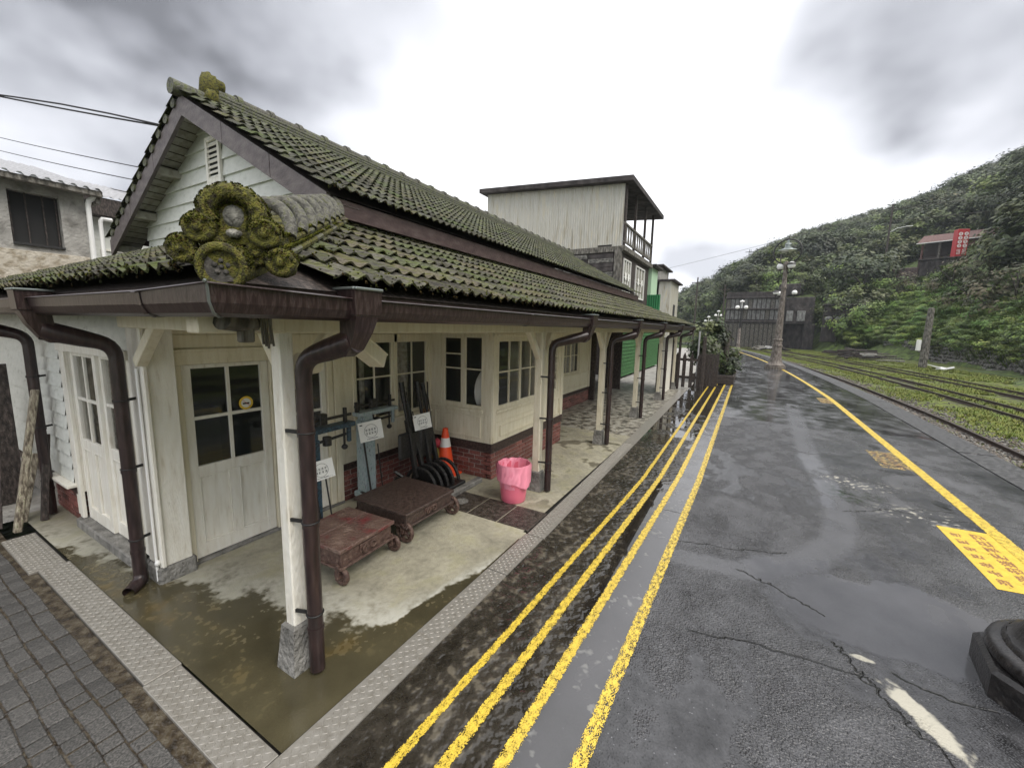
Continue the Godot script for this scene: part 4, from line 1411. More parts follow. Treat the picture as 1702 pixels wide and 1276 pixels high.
# a wall frame: u runs along the wall (to the right seen from outside), y up, z outwards; origin in world
func wall_frame(o: Vector3, u: Vector3) -> Transform3D:
	return Transform3D(Basis(u, Vector3.UP, u.cross(Vector3.UP)), o - SB)

# a glazed frame filling (0,0)-(w,h) of a wall frame, with the given column and row bars; panes are sub-parts
func sash(b: B, parent: Node, wf: Transform3D, x0: float, y0: float, x1: float, y1: float, fw: float, cols: Array, rows: Array, depth := 0.035, bar := 0.022, zoff := 0.0):
	b.xf = wf
	var z0 := zoff - depth / 2
	var z1 := zoff + depth / 2
	b.box(Vector3(x0, y0, z0), Vector3(x0 + fw, y1, z1), 0.003)
	b.box(Vector3(x1 - fw, y0, z0), Vector3(x1, y1, z1), 0.003)
	b.box(Vector3(x0 + fw, y1 - fw, z0), Vector3(x1 - fw, y1, z1 - 0.001), 0.003)
	b.box(Vector3(x0 + fw, y0, z0), Vector3(x1 - fw, y0 + fw * 1.2, z1 - 0.001), 0.003)
	for c in cols: 
		var x := lerpf(x0 + fw, x1 - fw, c)
		b.box(Vector3(x - bar / 2, y0 + fw, z0 + 0.006), Vector3(x + bar / 2, y1 - fw, z1 - 0.004), 0.003)
	for r in rows:
		var y := lerpf(y0 + fw, y1 - fw, r)
		b.box(Vector3(x0 + fw, y - bar / 2, z0 + 0.007), Vector3(x1 - fw, y + bar / 2, z1 - 0.006), 0.003)
	var xs := [0.0] + cols + [1.0]
	var ys := [0.0] + rows + [1.0]
	for i in xs.size() - 1:
		for j in ys.size() - 1:
			var g := B.new(wf)
			var xa := lerpf(x0 + fw, x1 - fw, xs[i]); var xb := lerpf(x0 + fw, x1 - fw, xs[i + 1])
			var ya := lerpf(y0 + fw, y1 - fw, ys[j]); var yb := lerpf(y0 + fw, y1 - fw, ys[j + 1])
			var tl := 0.003 * sin(i * 3.0 + j * 5.0 + x0 * 9.0)
			g.quad(Vector3(xa, ya, zoff + tl), Vector3(xb, ya, zoff - tl), Vector3(xb, yb, zoff - tl * 0.5), Vector3(xa, yb, zoff + tl))
			kid("pane", g, M.glass, parent)

# recessed panel set in a board: a rim round it
func panel(b: B, x0: float, y0: float, x1: float, y1: float, z: float, d := 0.015):
	b.box(Vector3(x0, y0, z - 0.02), Vector3(x1, y1, z - d), 0.0)
	var e := 0.014
	b.box(Vector3(x0, y0, z - d), Vector3(x0 + e, y1, z + 0.004), 0.003)
	b.box(Vector3(x1 - e, y0, z - d), Vector3(x1, y1, z + 0.004), 0.003)
	b.box(Vector3(x0 + e, y0, z - d), Vector3(x1 - e, y0 + e, z + 0.004), 0.003)
	b.box(Vector3(x0 + e, y1 - e, z - d), Vector3(x1 - e, y1, z + 0.004), 0.003)

func bricks(parent: Node, wf: Transform3D, x0: float, x1: float, y0: float, rows: int, seed: int, cut := 0.0):
	# courses of stretchers, each brick a piece of its own
	var r := RandomNumberGenerator.new()
	r.seed = seed
	for j in rows:
		var x := x0 - (0.105 if j % 2 else 0.0)
		while x < x1 - 0.02:
			var a := maxf(x, x0)
			var e := minf(x + 0.208, x1)
			if e - a > 0.02:
				var b := B.new(wf)
				var pr := r.randf_range(-0.003, 0.003)
				b.box(Vector3(a + 0.004, y0 + j * 0.068 + 0.004, -0.06), Vector3(e - 0.004, y0 + j * 0.068 + 0.062, 0.006 + pr), 0.004)
				kid("brick", b, M.brick[[0, 0, 1, 2, 3, 1, 0][r.randi() % 7]], parent)
			x += 0.216

func boards_on(parent: Node, wf: Transform3D, x0: float, x1: float, y0: float, y1: float, pitch: float, mat: Material):
	# lapped weatherboards
	var y := y0
	while y < y1 - 0.01:
		var e := minf(y + pitch, y1)
		var b := B.new(wf)
		b.quad(Vector3(x0, y, 0.028), Vector3(x1, y, 0.028), Vector3(x1, e + 0.004, 0.005), Vector3(x0, e + 0.004, 0.005))
		b.quad(Vector3(x0, y, 0.0), Vector3(x1, y, 0.0), Vector3(x1, y, 0.028), Vector3(x0, y, 0.028))
		b.quad(Vector3(x0, y, 0.0), Vector3(x0, y, 0.022), Vector3(x0, e, 0.006), Vector3(x0, e, 0.0))
		kid("weatherboard", b, mat, parent)
		y += pitch

func make_station():
	station = thing("station_building", "long white wooden station house with two tiers of mossy tiled roof", "station", SB)
	var S := station
	var zf := Vector3(0, 0, 0)
	# ---- front wall behind the veranda, z = -4.38, with doors and windows
	var ZW := -4.38
	var F := wall_frame(Vector3(0, 0, ZW), Vector3.RIGHT)
	var wall := SBB()
	wall.xf = F
	# solid stretches round the openings (each wall is 0.1 thick behind the frame plane)
	var W := func(x0: float, y0: float, x1: float, y1: float): wall.box(Vector3(x0, y0, -0.10), Vector3(x1, y1, 0.0))
	W.call(1.38, 0.0, 1.66, 2.46)
	W.call(1.66, 1.90, 2.44, 2.46)
	W.call(2.44, 0.0, 2.62, 2.46)
	W.call(2.62, 1.90, 3.12, 2.46)
	W.call(3.12, 0.0, 3.30, 2.46)
	W.call(3.30, 0.50, 3.50, 2.46)
	W.call(3.50, 0.50, 5.0, 0.97)
	W.call(3.50, 2.18, 5.0, 2.46)
	var fw := kid("front_wall", wall, M.cream, S)
	wall = SBB()
	wall.xf = F
	W = func(x0: float, y0: float, x1: float, y1: float): wall.box(Vector3(x0, y0, -0.10), Vector3(x1, y1, 0.0))
	W.call(7.62, 0.45, 10.35, 2.46)
	W.call(10.35, 0.45, 11.75, 0.98)
	W.call(10.35, 2.05, 11.75, 2.46)
	W.call(11.75, 0.45, 12.62, 2.46)
	kid("front_wall", wall, M.cream, S)
	# mouldings on the front wall
	var tr := B.new(F)
	tr.box(Vector3(1.50, 1.90, 0.0), Vector3(2.52, 2.015, 0.028), 0.004)       # door head
	tr.box(Vector3(1.38, 2.015, 0.0), Vector3(2.60, 2.04, 0.038), 0.004)
	tr.box(Vector3(1.585, 0.02, 0.0), Vector3(1.66, 1.90, 0.022), 0.004)        # casings
	tr.box(Vector3(2.44, 0.02, 0.0), Vector3(2.50, 1.90, 0.022), 0.004)
	tr.box(Vector3(2.56, 0.02, 0.0), Vector3(2.62, 1.90, 0.022), 0.004)
	tr.box(Vector3(3.12, 0.03, 0.0), Vector3(3.19, 2.0, 0.018), 0.004)
	tr.box(Vector3(3.21, 0.03, 0.0), Vector3(3.30, 2.0, 0.022), 0.004)
	tr.box(Vector3(3.30, 0.52, 0.0), Vector3(3.335, 2.2, 0.012), 0.003)
	tr.box(Vector3(3.30, 2.19, 0.0), Vector3(4.97, 2.245, 0.03), 0.004)         # window head
	tr.box(Vector3(3.46, 0.93, 0.0), Vector3(4.98, 0.968, 0.045), 0.004)        # sill
	tr.box(Vector3(3.36, 0.74, 0.0), Vector3(4.96, 0.758, 0.016), 0.003)
	tr.box(Vector3(3.36, 0.56, 0.0), Vector3(4.96, 0.575, 0.014), 0.003)
	tr.box(Vector3(7.70, 0.93, 0.0), Vector3(12.6, 0.965, 0.03), 0.004)
	tr.box(Vector3(7.70, 0.55, 0.0), Vector3(12.6, 0.57, 0.014), 0.003)
	for x in [8.6, 9.5, 10.3, 11.05, 11.8]: tr.box(Vector3(x, 0.57, 0.0), Vector3(x + 0.06, 0.93, 0.014), 0.003)
	tr.box(Vector3(7.70, 2.06, 0.0), Vector3(12.6, 2.12, 0.03), 0.004)
	tr.box(Vector3(12.52, 0.45, 0.0), Vector3(12.64, 2.2, 0.03), 0.004)
	kid("moulding", tr, M.cream, fw)
	# boards above the door head
	for i in 3:
		var bb := B.new(F)
		bb.box(Vector3(1.60, 2.05 + i * 0.125, 0.0), Vector3(4.95, 2.05 + i * 0.125 + 0.12, 0.012), 0.004)
		kid("board", bb, M.cream, fw)
	# front door: two panes over two, two panels
	make_door(S, F, 1.665, 0.03, 2.435, 1.895, 0.47, [0.5], [0.5], -0.03, "two lower panels and a round no smoking sticker")
	make_door(S, F, 2.625, 0.03, 3.115, 1.895, 0.50, [], [0.33], -0.03, "")
	# big window of two sashes, 2 x 2 panes each
	var win := B.new(F)
	var wn := kid("window", B.new(), M.cream, S)
	win.box(Vector3(3.50, 0.97, -0.07), Vector3(3.535, 2.18, 0.01), 0.003)
	win.box(Vector3(4.215, 0.97, -0.07), Vector3(4.27, 2.18, 0.012), 0.003)
	win.box(Vector3(4.955, 0.97, -0.07), Vector3(5.0, 2.18, 0.01), 0.003)
	sash(win, wn, F, 3.535, 0.97, 4.215, 2.18, 0.04, [0.5], [0.5], 0.035, 0.022, -0.035)
	sash(win, wn, F, 4.27, 0.97, 4.955, 2.18, 0.04, [0.5], [0.5], 0.035, 0.022, -0.045)
	wn.mesh = win.mesh(M.cream)
	# far window
	win = B.new(F)
	wn = kid("window", B.new(), M.cream, S)
	win.box(Vector3(10.35, 0.98, -0.07), Vector3(10.40, 2.05, 0.01), 0.003)
	win.box(Vector3(11.70, 0.98, -0.07), Vector3(11.75, 2.05, 0.01), 0.003)
	sash(win, wn, F, 10.40, 0.98, 11.05, 2.05, 0.05, [0.5], [0.5], 0.035, 0.024, -0.035)
	sash(win, wn, F, 11.05, 0.98, 11.70, 2.05, 0.05, [0.5], [0.5], 0.035, 0.024, -0.045)
	wn.mesh = win.mesh(M.cream)
	# ---- the bay: side wall facing the near end, front and far side
	var ZB := -3.2
	var GS := wall_frame(Vector3(5.0, 0, 0), Vector3(0, 0, 1))      # faces -x; u = +z
	var bay := B.new(GS)
	bay.box(Vector3(-4.38, 0.55, -0.10), Vector3(-3.2, 1.06, 0.0))
	bay.box(Vector3(-4.38, 2.17, -0.10), Vector3(-3.2, 2.46, 0.0))
	bay.box(Vector3(-4.38, 1.06, -0.10), Vector3(-4.16, 2.17, 0.0))
	bay.box(Vector3(-3.36, 1.06, -0.10), Vector3(-3.2, 2.17, 0.0))
	# moulding
	bay.box(Vector3(-4.36, 1.005, 0.0), Vector3(-3.36, 1.05, 0.03), 0.004)
	panel(bay, -4.28, 0.62, -3.40, 0.95, 0.017)
	bay.box(Vector3(-3.32, 0.56, 0.0), Vector3(-3.2, 2.26, 0.014), 0.003)
	bay.box(Vector3(-4.36, 2.19, 0.0), Vector3(-3.2, 2.235, 0.03), 0.004)
	var FB := wall_frame(Vector3(0, 0, ZB), Vector3.RIGHT)
	bay.xf = FB
	bay.box(Vector3(5.1, 0.55, -0.10), Vector3(7.62, 1.06, 0.0))
	bay.box(Vector3(5.1, 2.12, -0.10), Vector3(7.62, 2.46, 0.0))
	bay.box(Vector3(5.1, 1.06, -0.10), Vector3(5.14, 2.12, 0.0))
	bay.box(Vector3(6.62, 1.06, -0.10), Vector3(6.98, 2.12, 0.0))
	bay.box(Vector3(7.40, 1.06, -0.10), Vector3(7.62, 2.12, 0.0))
	bay.box(Vector3(5.0, 0.56, -0.10), Vector3(5.1, 2.46, 0.014), 0.003)
	bay.box(Vector3(5.1, 1.0, 0.0), Vector3(6.7, 1.045, 0.03), 0.004)
	bay.box(Vector3(5.1, 0.86, 0.0), Vector3(6.7, 0.875, 0.012), 0.003)
	panel(bay, 5.22, 0.62, 6.60, 0.80, 0.017)
	bay.box(Vector3(6.74, 0.56, 0.0), Vector3(6.84, 2.26, 0.02), 0.004)
	panel(bay, 6.98, 0.60, 7.46, 0.92, 0.017)
	bay.box(Vector3(7.52, 0.56, 0.0), Vector3(7.64, 2.26, 0.016), 0.004)
	bay.box(Vector3(5.0, 2.16, 0.0), Vector3(7.64, 2.205, 0.034), 0.004)
	var G2 := wall_frame(Vector3(7.62, 0, 0), Vector3(0, 0, -1))
	bay.xf = G2
	bay.box(Vector3(3.3, 0.55, -0.10), Vector3(4.38, 2.46, 0.0))
	var bw := kid("bay", bay, M.cream, S)
	win = B.new(GS)
	wn = kid("window", B.new(), M.cream, S)
	sash(win, wn, GS, -4.16, 1.06, -3.735, 2.17, 0.055, [], [0.54, 0.76], 0.04, 0.022, -0.03)
	sash(win, wn, GS, -3.735, 1.06, -3.36, 2.17, 0.04, [], [0.54], 0.04, 0.022, -0.02)
	wn.mesh = win.mesh(M.cream)
	win = B.new(FB)
	wn = kid("window", B.new(), M.cream, S)
	sash(win, wn, FB, 5.14, 1.06, 5.86, 2.12, 0.04, [0.5], [0.53], 0.04, 0.024, -0.02)
	sash(win, wn, FB, 5.86, 1.06, 6.62, 2.12, 0.045, [0.5], [0.53], 0.04, 0.024, -0.035)
	sash(win, wn, FB, 6.98, 1.06, 7.40, 2.12, 0.05, [], [0.18, 0.35, 0.52, 0.68, 0.84], 0.04, 0.022, -0.03)
	wn.mesh = win.mesh(M.cream)
	# ---- brick bases
	var base := B.new(F)
	base.box(Vector3(3.31, 0.0, -0.14), Vector3(5.0, 0.50, -0.003))
	base.box(Vector3(7.62, 0.0, -0.14), Vector3(12.62, 0.45, -0.003))
	base.xf = GS
	base.box(Vector3(-4.30, 0.0, -0.14), Vector3(-3.215, 0.55, -0.003))
	base.xf = FB
	base.box(Vector3(5.003, 0.0, -0.14), Vector3(7.60, 0.55, -0.003))
	base.xf = G2
	base.box(Vector3(3.3, 0.0, -0.14), Vector3(4.30, 0.55, -0.003))
	var GE := wall_frame(Vector3(1.38, 0, 0), Vector3(0, 0, 1))
	base.xf = GE
	base.box(Vector3(-9.0, 0.0, -0.14), Vector3(-6.29, 0.40, -0.003))
	var bp := kid("brick_base", base, M.mortar, S)
	bricks(bp, F, 3.31, 4.99, 0.0, 6, 1)
	bricks(bp, F, 7.66, 12.62, 0.0, 5, 2)
	bricks(bp, GS, -4.37, -3.206, 0.0, 6, 3)
	bricks(bp, FB, 4.996, 7.61, 0.0, 6, 4)
	bricks(bp, GE, -7.25, -6.285, 0.0, 5, 5)
	var cap := B.new(F)
	cap.box(Vector3(3.305, 0.415, -0.08), Vector3(4.99, 0.50, 0.016), 0.005)
	kid("base_course", cap, M.brick_cap, bp)
	cap = B.new(F)
	cap.box(Vector3(7.64, 0.35, -0.08), Vector3(12.63, 0.45, 0.016), 0.005)
	kid("base_course", cap, M.brick_cap, bp)
	cap = B.new(GS)
	cap.box(Vector3(-4.37, 0.415, -0.08), Vector3(-3.19, 0.55, 0.016), 0.005)
	kid("base_course", cap, M.brick_cap, bp)
	cap = B.new(FB)
	cap.box(Vector3(5.0, 0.415, -0.08), Vector3(7.63, 0.55, 0.0165), 0.005)
	kid("base_course", cap, M.brick_cap, bp)
	cap = B.new(GE)
	cap.box(Vector3(-9.0, 0.345, -0.08), Vector3(-6.285, 0.42, 0.03), 0.005)
	kid("base_course", cap, M.brick_cap, bp)
	# plinth stone under the doors
	var st := B.new(F)
	st.box(Vector3(1.40, -0.05, -0.12), Vector3(3.30, 0.025, 0.035), 0.008)
	st.xf = GE
	st.box(Vector3(-6.30, -0.05, -0.12), Vector3(-4.62, 0.095, 0.075), 0.012)
	kid("door_sill", st, M.stone, S)
	# ---- gable end wall (faces the pavers)
	var ge := B.new(GE)
	ge.box(Vector3(-11.0, 0.40, -0.10), Vector3(-6.20, 2.46, 0.0))
	ge.box(Vector3(-6.20, 1.95, -0.10), Vector3(-4.78, 2.46, 0.0))
	ge.box(Vector3(-4.78, 0.15, -0.10), Vector3(-4.38, 2.46, 0.0))
	ge.box(Vector3(-4.50, 0.16, 0.0), Vector3(-4.22, 2.40, 0.03), 0.006)        # corner post
	ge.box(Vector3(-6.30, 0.10, 0.0), Vector3(-6.20, 2.02, 0.035), 0.005)       # door casing
	ge.box(Vector3(-6.42, 0.10, 0.0), Vector3(-6.32, 2.10, 0.02), 0.005)
	ge.box(Vector3(-6.42, 1.95, 0.0), Vector3(-4.55, 2.03, 0.04), 0.005)
	ge.box(Vector3(-4.78, 0.10, 0.0), Vector3(-4.66, 1.95, 0.03), 0.005)
	ge.box(Vector3(-7.1, 0.42, 0.0), Vector3(-6.36, 0.455, 0.10), 0.006)        # ledge
	var gw := kid("end_wall", ge, M.white, S)
	boards_on(gw, GE, -9.6, -6.43, 0.46, 2.44, 0.155, M.siding)
	boards_on(gw, GE, -6.43, -4.5, 2.04, 2.44, 0.155, M.siding)
	# corner foot of rough concrete
	var ft := B.new(Transform3D(Basis.IDENTITY, -SB))
	ft.box(Vector3(1.33, -0.03, -4.50), Vector3(1.62, 0.15, -4.255), 0.02)
	kid("corner_foot", ft, M.stone, S)
	# corner post front face
	var cp := B.new(F)
	cp.box(Vector3(1.35, 0.15, 0.0), Vector3(1.585, 2.44, 0.12), 0.006)
	kid("corner_post", cp, M.white, S)
	# double sliding door of the end wall
	make_door(S, GE, -6.195, 0.10, -5.48, 1.945, 0.48, [0.5], [0.5], -0.03, "")
	make_door(S, GE, -5.50, 0.10, -4.785, 1.945, 0.48, [0.5], [0.5], -0.06, "")
	# ---- closed dark interior
	var inn := SBB()
	inn.quad(Vector3(1.48, 0.05, -4.48), Vector3(12.6, 0.05, -4.48), Vector3(12.6, 0.05, -9.3), Vector3(1.48, 0.05, -9.3))
	inn.quad(Vector3(5.1, 0.051, -3.3), Vector3(7.52, 0.051, -3.3), Vector3(7.52, 0.051, -4.49), Vector3(5.1, 0.051, -4.49))
	kid("room_floor", inn, M.room_floor, S)
	inn = SBB()
	inn.box(Vector3(1.28, 0.0, -11.0), Vector3(12.62, 2.46, -10.9))
	inn.box(Vector3(3.32, 0.05, -9.2), Vector3(3.40, 2.46, -4.48))
	inn.box(Vector3(7.9, 0.05, -9.2), Vector3(7.98, 2.46, -4.48))
	inn.box(Vector3(1.48, 0.05, -9.2), Vector3(12.55, 2.46, -9.1))
	inn.box(Vector3(5.2, 0.05, -5.9), Vector3(6.2, 2.0, -5.4))
	inn.box(Vector3(3.6, 0.05, -6.6), Vector3(4.6, 1.7, -6.1))
	inn.box(Vector3(1.6, 0.05, -7.6), Vector3(3.2, 0.95, -7.2))
	kid("partition", inn, M.room, S)
	# far end wall beside the passage, with a brown door
	var fe := SBB()
	fe.box(Vector3(12.55, 0.0, -11.0), Vector3(12.65, 2.46, -4.38))
	kid("far_wall", fe, M.wood_dark, S)
	# curtains behind the glass
	for q in [[Vector3(1.53, 0.9, -6.1), Vector3(1.53, 1.9, -4.9), 0.06], [Vector3(10.4, 0.9, -4.56), Vector3(11.7, 2.1, -4.56), 0.05], [Vector3(4.45, 0.9, -4.60), Vector3(4.72, 2.2, -4.60), 0.03], [Vector3(3.9, 0.9, -4.75), Vector3(4.0, 2.2, -4.75), 0.03]]:
		var cb := SBB()
		var a: Vector3 = q[0]
		var e: Vector3 = q[1]
		var n := int(maxf(absf(e.x - a.x), absf(e.z - a.z)) / 0.03)
		var nn := Vector3(1, 0, 0) if absf(e.z - a.z) > 0.1 else Vector3(0, 0, 1)
		for i in n:
			var t0 := float(i) / n
			var t1 := float(i + 1) / n
			var p0: Vector3 = a.lerp(Vector3(e.x, a.y, e.z), t0) + nn * q[2] * 0.5 * sin(i * 1.3)
			var p1: Vector3 = a.lerp(Vector3(e.x, a.y, e.z), t1) + nn * q[2] * 0.5 * sin((i + 1) * 1.3)
			cb.quad(p0, p1, p1 + Vector3(0, e.y - a.y, 0), p0 + Vector3(0, e.y - a.y, 0))
		kid("curtain", cb, M.curtain, S)
	# pale round chair back seen through the bay window
	var ch := SBB()
	ch.ball(Vector3(5.50, 1.28, -3.62), Vector3(0.34, 0.36, 0.10), 18)
	kid("chair_back", ch, M.cone_white, S)
	make_roofs()

func make_door(S: Node, wf: Transform3D, x0: float, y0: float, x1: float, y1: float, split: float, cols: Array, rows: Array, z: float, look: String):
	var b := B.new(wf)
	var d := kid("door", B.new(), M.white, S)
	var fw := 0.075 if x1 - x0 > 0.6 else 0.06
	var ym := lerpf(y0, y1, split)
	b.box(Vector3(x0, y0, z - 0.02), Vector3(x0 + fw, y1, z + 0.018), 0.004)
	b.box(Vector3(x1 - fw, y0, z - 0.02), Vector3(x1, y1, z + 0.018), 0.004)
	b.box(Vector3(x0 + fw, y0, z - 0.02), Vector3(x1 - fw, y0 + 0.13, z + 0.017), 0.004)
	b.box(Vector3(x0 + fw, ym - 0.075, z - 0.02), Vector3(x1 - fw, ym, z + 0.017), 0.004)
	if x1 - x0 > 0.6:
		var xm := (x0 + x1) / 2
		b.box(Vector3(xm - 0.04, y0 + 0.13, z - 0.02), Vector3(xm + 0.04, ym - 0.075, z + 0.017), 0.004)
		panel(b, x0 + fw, y0 + 0.13, xm - 0.04, ym - 0.075, z + 0.014)
		panel(b, xm + 0.04, y0 + 0.13, x1 - fw, ym - 0.075, z + 0.014)
	else:
		panel(b, x0 + fw, y0 + 0.13, x1 - fw, ym - 0.075, z + 0.014)
	sash(b, d, wf, x0 + fw * 0.55, ym - 0.02, x1 - fw * 0.55, y1, fw * 0.5, cols, rows, 0.034, 0.032, z)
	d.mesh = b.mesh(M.white)


func tile_height(t: float) -> float:
	var q := 0.5 - 0.5 * cos(2.0 * TAU * t)
	return (0.036 if t > 0.5 else 0.030) * pow(q, 1.3)

# one pantile: trough and roll across x (width w), lower lip at z = 0, upper end at z = -e
func tile_mesh(w: float, e: float, seed: int) -> ArrayMesh:
	var b := B.new()
	var r := RandomNumberGenerator.new()
	r.seed = seed
	var n := 16
	var pr := []
	for i in n + 1:
		var t := float(i) / n
		var y := 0.0
		y = tile_height(t)
		pr.append(Vector2((t - 0.5) * w * 1.04, y))
	var lift := 0.036
	for i in n:
		var a: Vector2 = pr[i]; var c: Vector2 = pr[i + 1]
		var na := Vector3(-(pr[mini(i + 1, n)].y - pr[maxi(i - 1, 0)].y), pr[mini(i + 1, n)].x - pr[maxi(i - 1, 0)].x, 0.1 * w).normalized()
		var nb := Vector3(-(pr[mini(i + 2, n)].y - a.y), pr[mini(i + 2, n)].x - a.x, 0.1 * w).normalized()
		var z1 := -e - 0.04
		b.quadn(Vector3(a.x, a.y + lift, 0), Vector3(c.x, c.y + lift, 0), Vector3(c.x, c.y, z1), Vector3(a.x, a.y, z1), na, nb, nb, na)
		b.quad(Vector3(a.x, a.y + lift - 0.014, -0.004), Vector3(c.x, c.y + lift - 0.014, -0.004), Vector3(c.x, c.y + lift, 0), Vector3(a.x, a.y + lift, 0))
	return b.mesh()

# places of the tiles of a roof plane: o at the eave, u along the eave (right when seen from outside), s up the slope
func tile_places(o: Vector3, u: Vector3, s: Vector3, cols: int, w: float, rows: int, e: float, keep: Callable, seed: int) -> Array:
	var out := []
	var r := RandomNumberGenerator.new()
	r.seed = seed
	var nrm := u.cross(s)
	for j in rows:
		for i in cols:
			var p := o + u * (w * (i + 0.5)) + s * (e * j)
			var m := p + s * (e * 0.5)
			if not keep.call(m): continue
			if Vector2(m.x - 1.04, m.z + 2.10).length() < 0.30: continue
			var jit := Basis.from_euler(Vector3(r.randf_range(-0.005, 0.005), r.randf_range(-0.006, 0.006), r.randf_range(-0.006, 0.006)))
			out.append(Transform3D(Basis(u, nrm, -s) * jit, p + nrm * (0.012 + r.randf_range(-0.0015, 0.0015)) - SB))
	return out

const EAVE := Vector3(0.93, 2.50, -1.95)
const LX := 18.15
const TOP := Vector3(3.38, 3.53, -4.40)

func make_roofs():
	var S := station
	# ---------- lower roof: solid skin of front, near end, back and far end
	var a := Vector3(0.96, 2.47, -1.98); var bq := Vector3(LX, 2.47, -1.98); var c := Vector3(LX, 2.47, -11.4); var d := Vector3(0.96, 2.47, -11.4)
	var ta := Vector3(3.38, 3.49, -4.40); var tb := Vector3(LX - 2.42, 3.49, -4.40); var tc := Vector3(LX - 2.42, 3.49, -9.0); var td := Vector3(3.38, 3.49, -9.0)
	var lr := SBB()
	lr.quad(a, bq, tb, ta)
	lr.quad(d, a, ta, td)
	lr.quad(bq, c, tc, tb)
	lr.quad(c, d, td, tc)
	lr.quad(d + Vector3(0.05, -0.005, -0.05), c + Vector3(0, -0.005, 0), bq + Vector3(0, -0.005, -0.05), a + Vector3(0.05, -0.005, -0.05))      # boarded ceiling
	var low := kid("lower_roof", lr, M.wood_dark, S)
	var ce := SBB()
	# cream ceiling boards of the veranda
	for i in 12:
		var z0 := -2.05 - i * 0.2
		ce.box(Vector3(1.0, 2.445, z0 - 0.197), Vector3(12.9, 2.462, z0))
	kid("veranda_ceiling", ce, M.cream, low)
	# eave boards behind the gutter
	var ev := SBB()
	ev.box(Vector3(0.97, 2.36, -2.03), Vector3(LX, 2.475, -2.0), 0.003)
	ev.box(Vector3(0.97, 2.36, -11.3), Vector3(1.0, 2.475, -2.03), 0.003)
	kid("eave_board", ev, M.fascia, low)
	var w := 0.26
	var e := 0.30
	var tiles := []          # [distance, transform, roof]
	var sl := (TOP - Vector3(TOP.x, EAVE.y, EAVE.z)).normalized()
	var hip := func(m: Vector3): return (m.x - 0.93) > (-1.95 - m.z) - 0.06 and (LX - m.x) > (-1.95 - m.z) + 0.02
	var rows := int((TOP - Vector3(TOP.x, EAVE.y, EAVE.z)).length() / e) + 1
	for q in tile_places(EAVE, Vector3.RIGHT, sl, int((LX - EAVE.x) / w), w, rows, e, func(m): return hip.call(m) and m.z > -4.5, 1): tiles.append([0.0, q, 0])
	var sl2 := Vector3(2.45, 1.03, 0).normalized()
	for q in tile_places(Vector3(0.93, 2.50, -11.4), Vector3(0, 0, 1), sl2, int(9.45 / w), w, rows, e, func(m): return (-1.95 - m.z) > (m.x - 0.93) - 0.06 and (m.z + 11.4) > (m.x - 0.93) + 0.05 and m.x < 3.45, 2): tiles.append([0.0, q, 0])
	# ---------- upper roof
	var rz := -6.68
	var ey := 3.60
	var ry := 5.20
	var ez := -3.80
	var UX0 := 2.80
	var UX1 := 16.3
	var bz := 2 * rz - ez
	var ur := SBB()
	ur.quad(Vector3(UX0, ey, ez), Vector3(UX1, ey, ez), Vector3(UX1, ry, rz), Vector3(UX0, ry, rz))
	ur.quad(Vector3(UX1, ey, bz), Vector3(UX0, ey, bz), Vector3(UX0, ry, rz), Vector3(UX1, ry, rz))
	var up := kid("upper_roof", ur, M.wood_dark, S)
	var sl3 := (Vector3(0, ry, rz) - Vector3(0, ey, ez)).normalized()
	var rows3 := int((Vector3(0, ry, rz) - Vector3(0, ey, ez)).length() / e)
	for q in tile_places(Vector3(UX0 - 0.03, ey + 0.02, ez + 0.05), Vector3.RIGHT, sl3, int((UX1 - UX0 + 0.05) / w), w, rows3 + 1, e, func(m): return m.z > rz - 0.05, 3): tiles.append([0.0, q, 1])
	# round verge tiles down the edge of the back slope
	for i in 11:
		var vb := SBB()
		var vp := Vector3(UX0 - 0.02, ry + 0.03, rz).lerp(Vector3(UX0 - 0.02, ey + 0.03, bz), (i + 0.7) / 11.4)
		vb.rod(vp, vp + Vector3(0.22, 0, 0), 0.062, 0.058, 10)
		kid("verge_tile", vb, M.tile_upper, up)
	# only the verge of the back slope shows
	var sl4 := (Vector3(0, ry, rz) - Vector3(0, ey, bz)).normalized()
	for q in tile_places(Vector3(UX0 + 3 * w - 0.03, ey + 0.02, bz - 0.05), Vector3.LEFT, sl4, 3, w, rows3 + 1, e, func(m): return m.z < rz + 0.05, 4): tiles.append([0.0, q, 1])
	for t in tiles: t[0] = (t[1].origin + SB).distance_to(EYE) * (1.0 if t[2] == 0 else 0.9)
	tiles.sort_custom(func(p, q): return p[0] < q[0])
	var meshes := []
	for i in 4: meshes.append(tile_mesh(w, e, i))
	var roofs := [low, up]
	var mats := [M.tile, M.tile_upper]
	var shades := [[], []]
	for k2 in 2:
		for tone in [Color(1, 1, 1), Color(0.80, 0.80, 0.78), Color(1.0, 0.96, 0.90), Color(0.88, 0.95, 0.74), Color(0.72, 0.70, 0.66)]:
			var q: StandardMaterial3D = mats[k2].duplicate()
			q.albedo_color = tone
			shades[k2].append(q)
		mats[k2] = mats[k2].duplicate()
		mats[k2].vertex_color_use_as_albedo = true
	var rest := [[], []]
	var shade := [[], []]
	var rt := RandomNumberGenerator.new()
	rt.seed = 3
	for i in tiles.size():
		if i >= 300:
			var v := rt.randf_range(0.55, 1.15)
			shade[tiles[i][2]].append(Color(v, v * rt.randf_range(0.96, 1.08), v * rt.randf_range(0.75, 1.0)))
		if i < 300: kid("tile", meshes[i % 4], shades[tiles[i][2]][(i * 7 + i / 5) % 5], roofs[tiles[i][2]], tiles[i][1])
		else: rest[tiles[i][2]].append(tiles[i][1])
	many("tiles_beyond", meshes[0], rest[0], mats[0], low, shade[0])
	many("tiles_beyond", meshes[0], rest[1], mats[1], up, shade[1])
	# moss tufts on lips and eaves; dark ones paint groove shade into the troughs
	var tb2 := B.new()
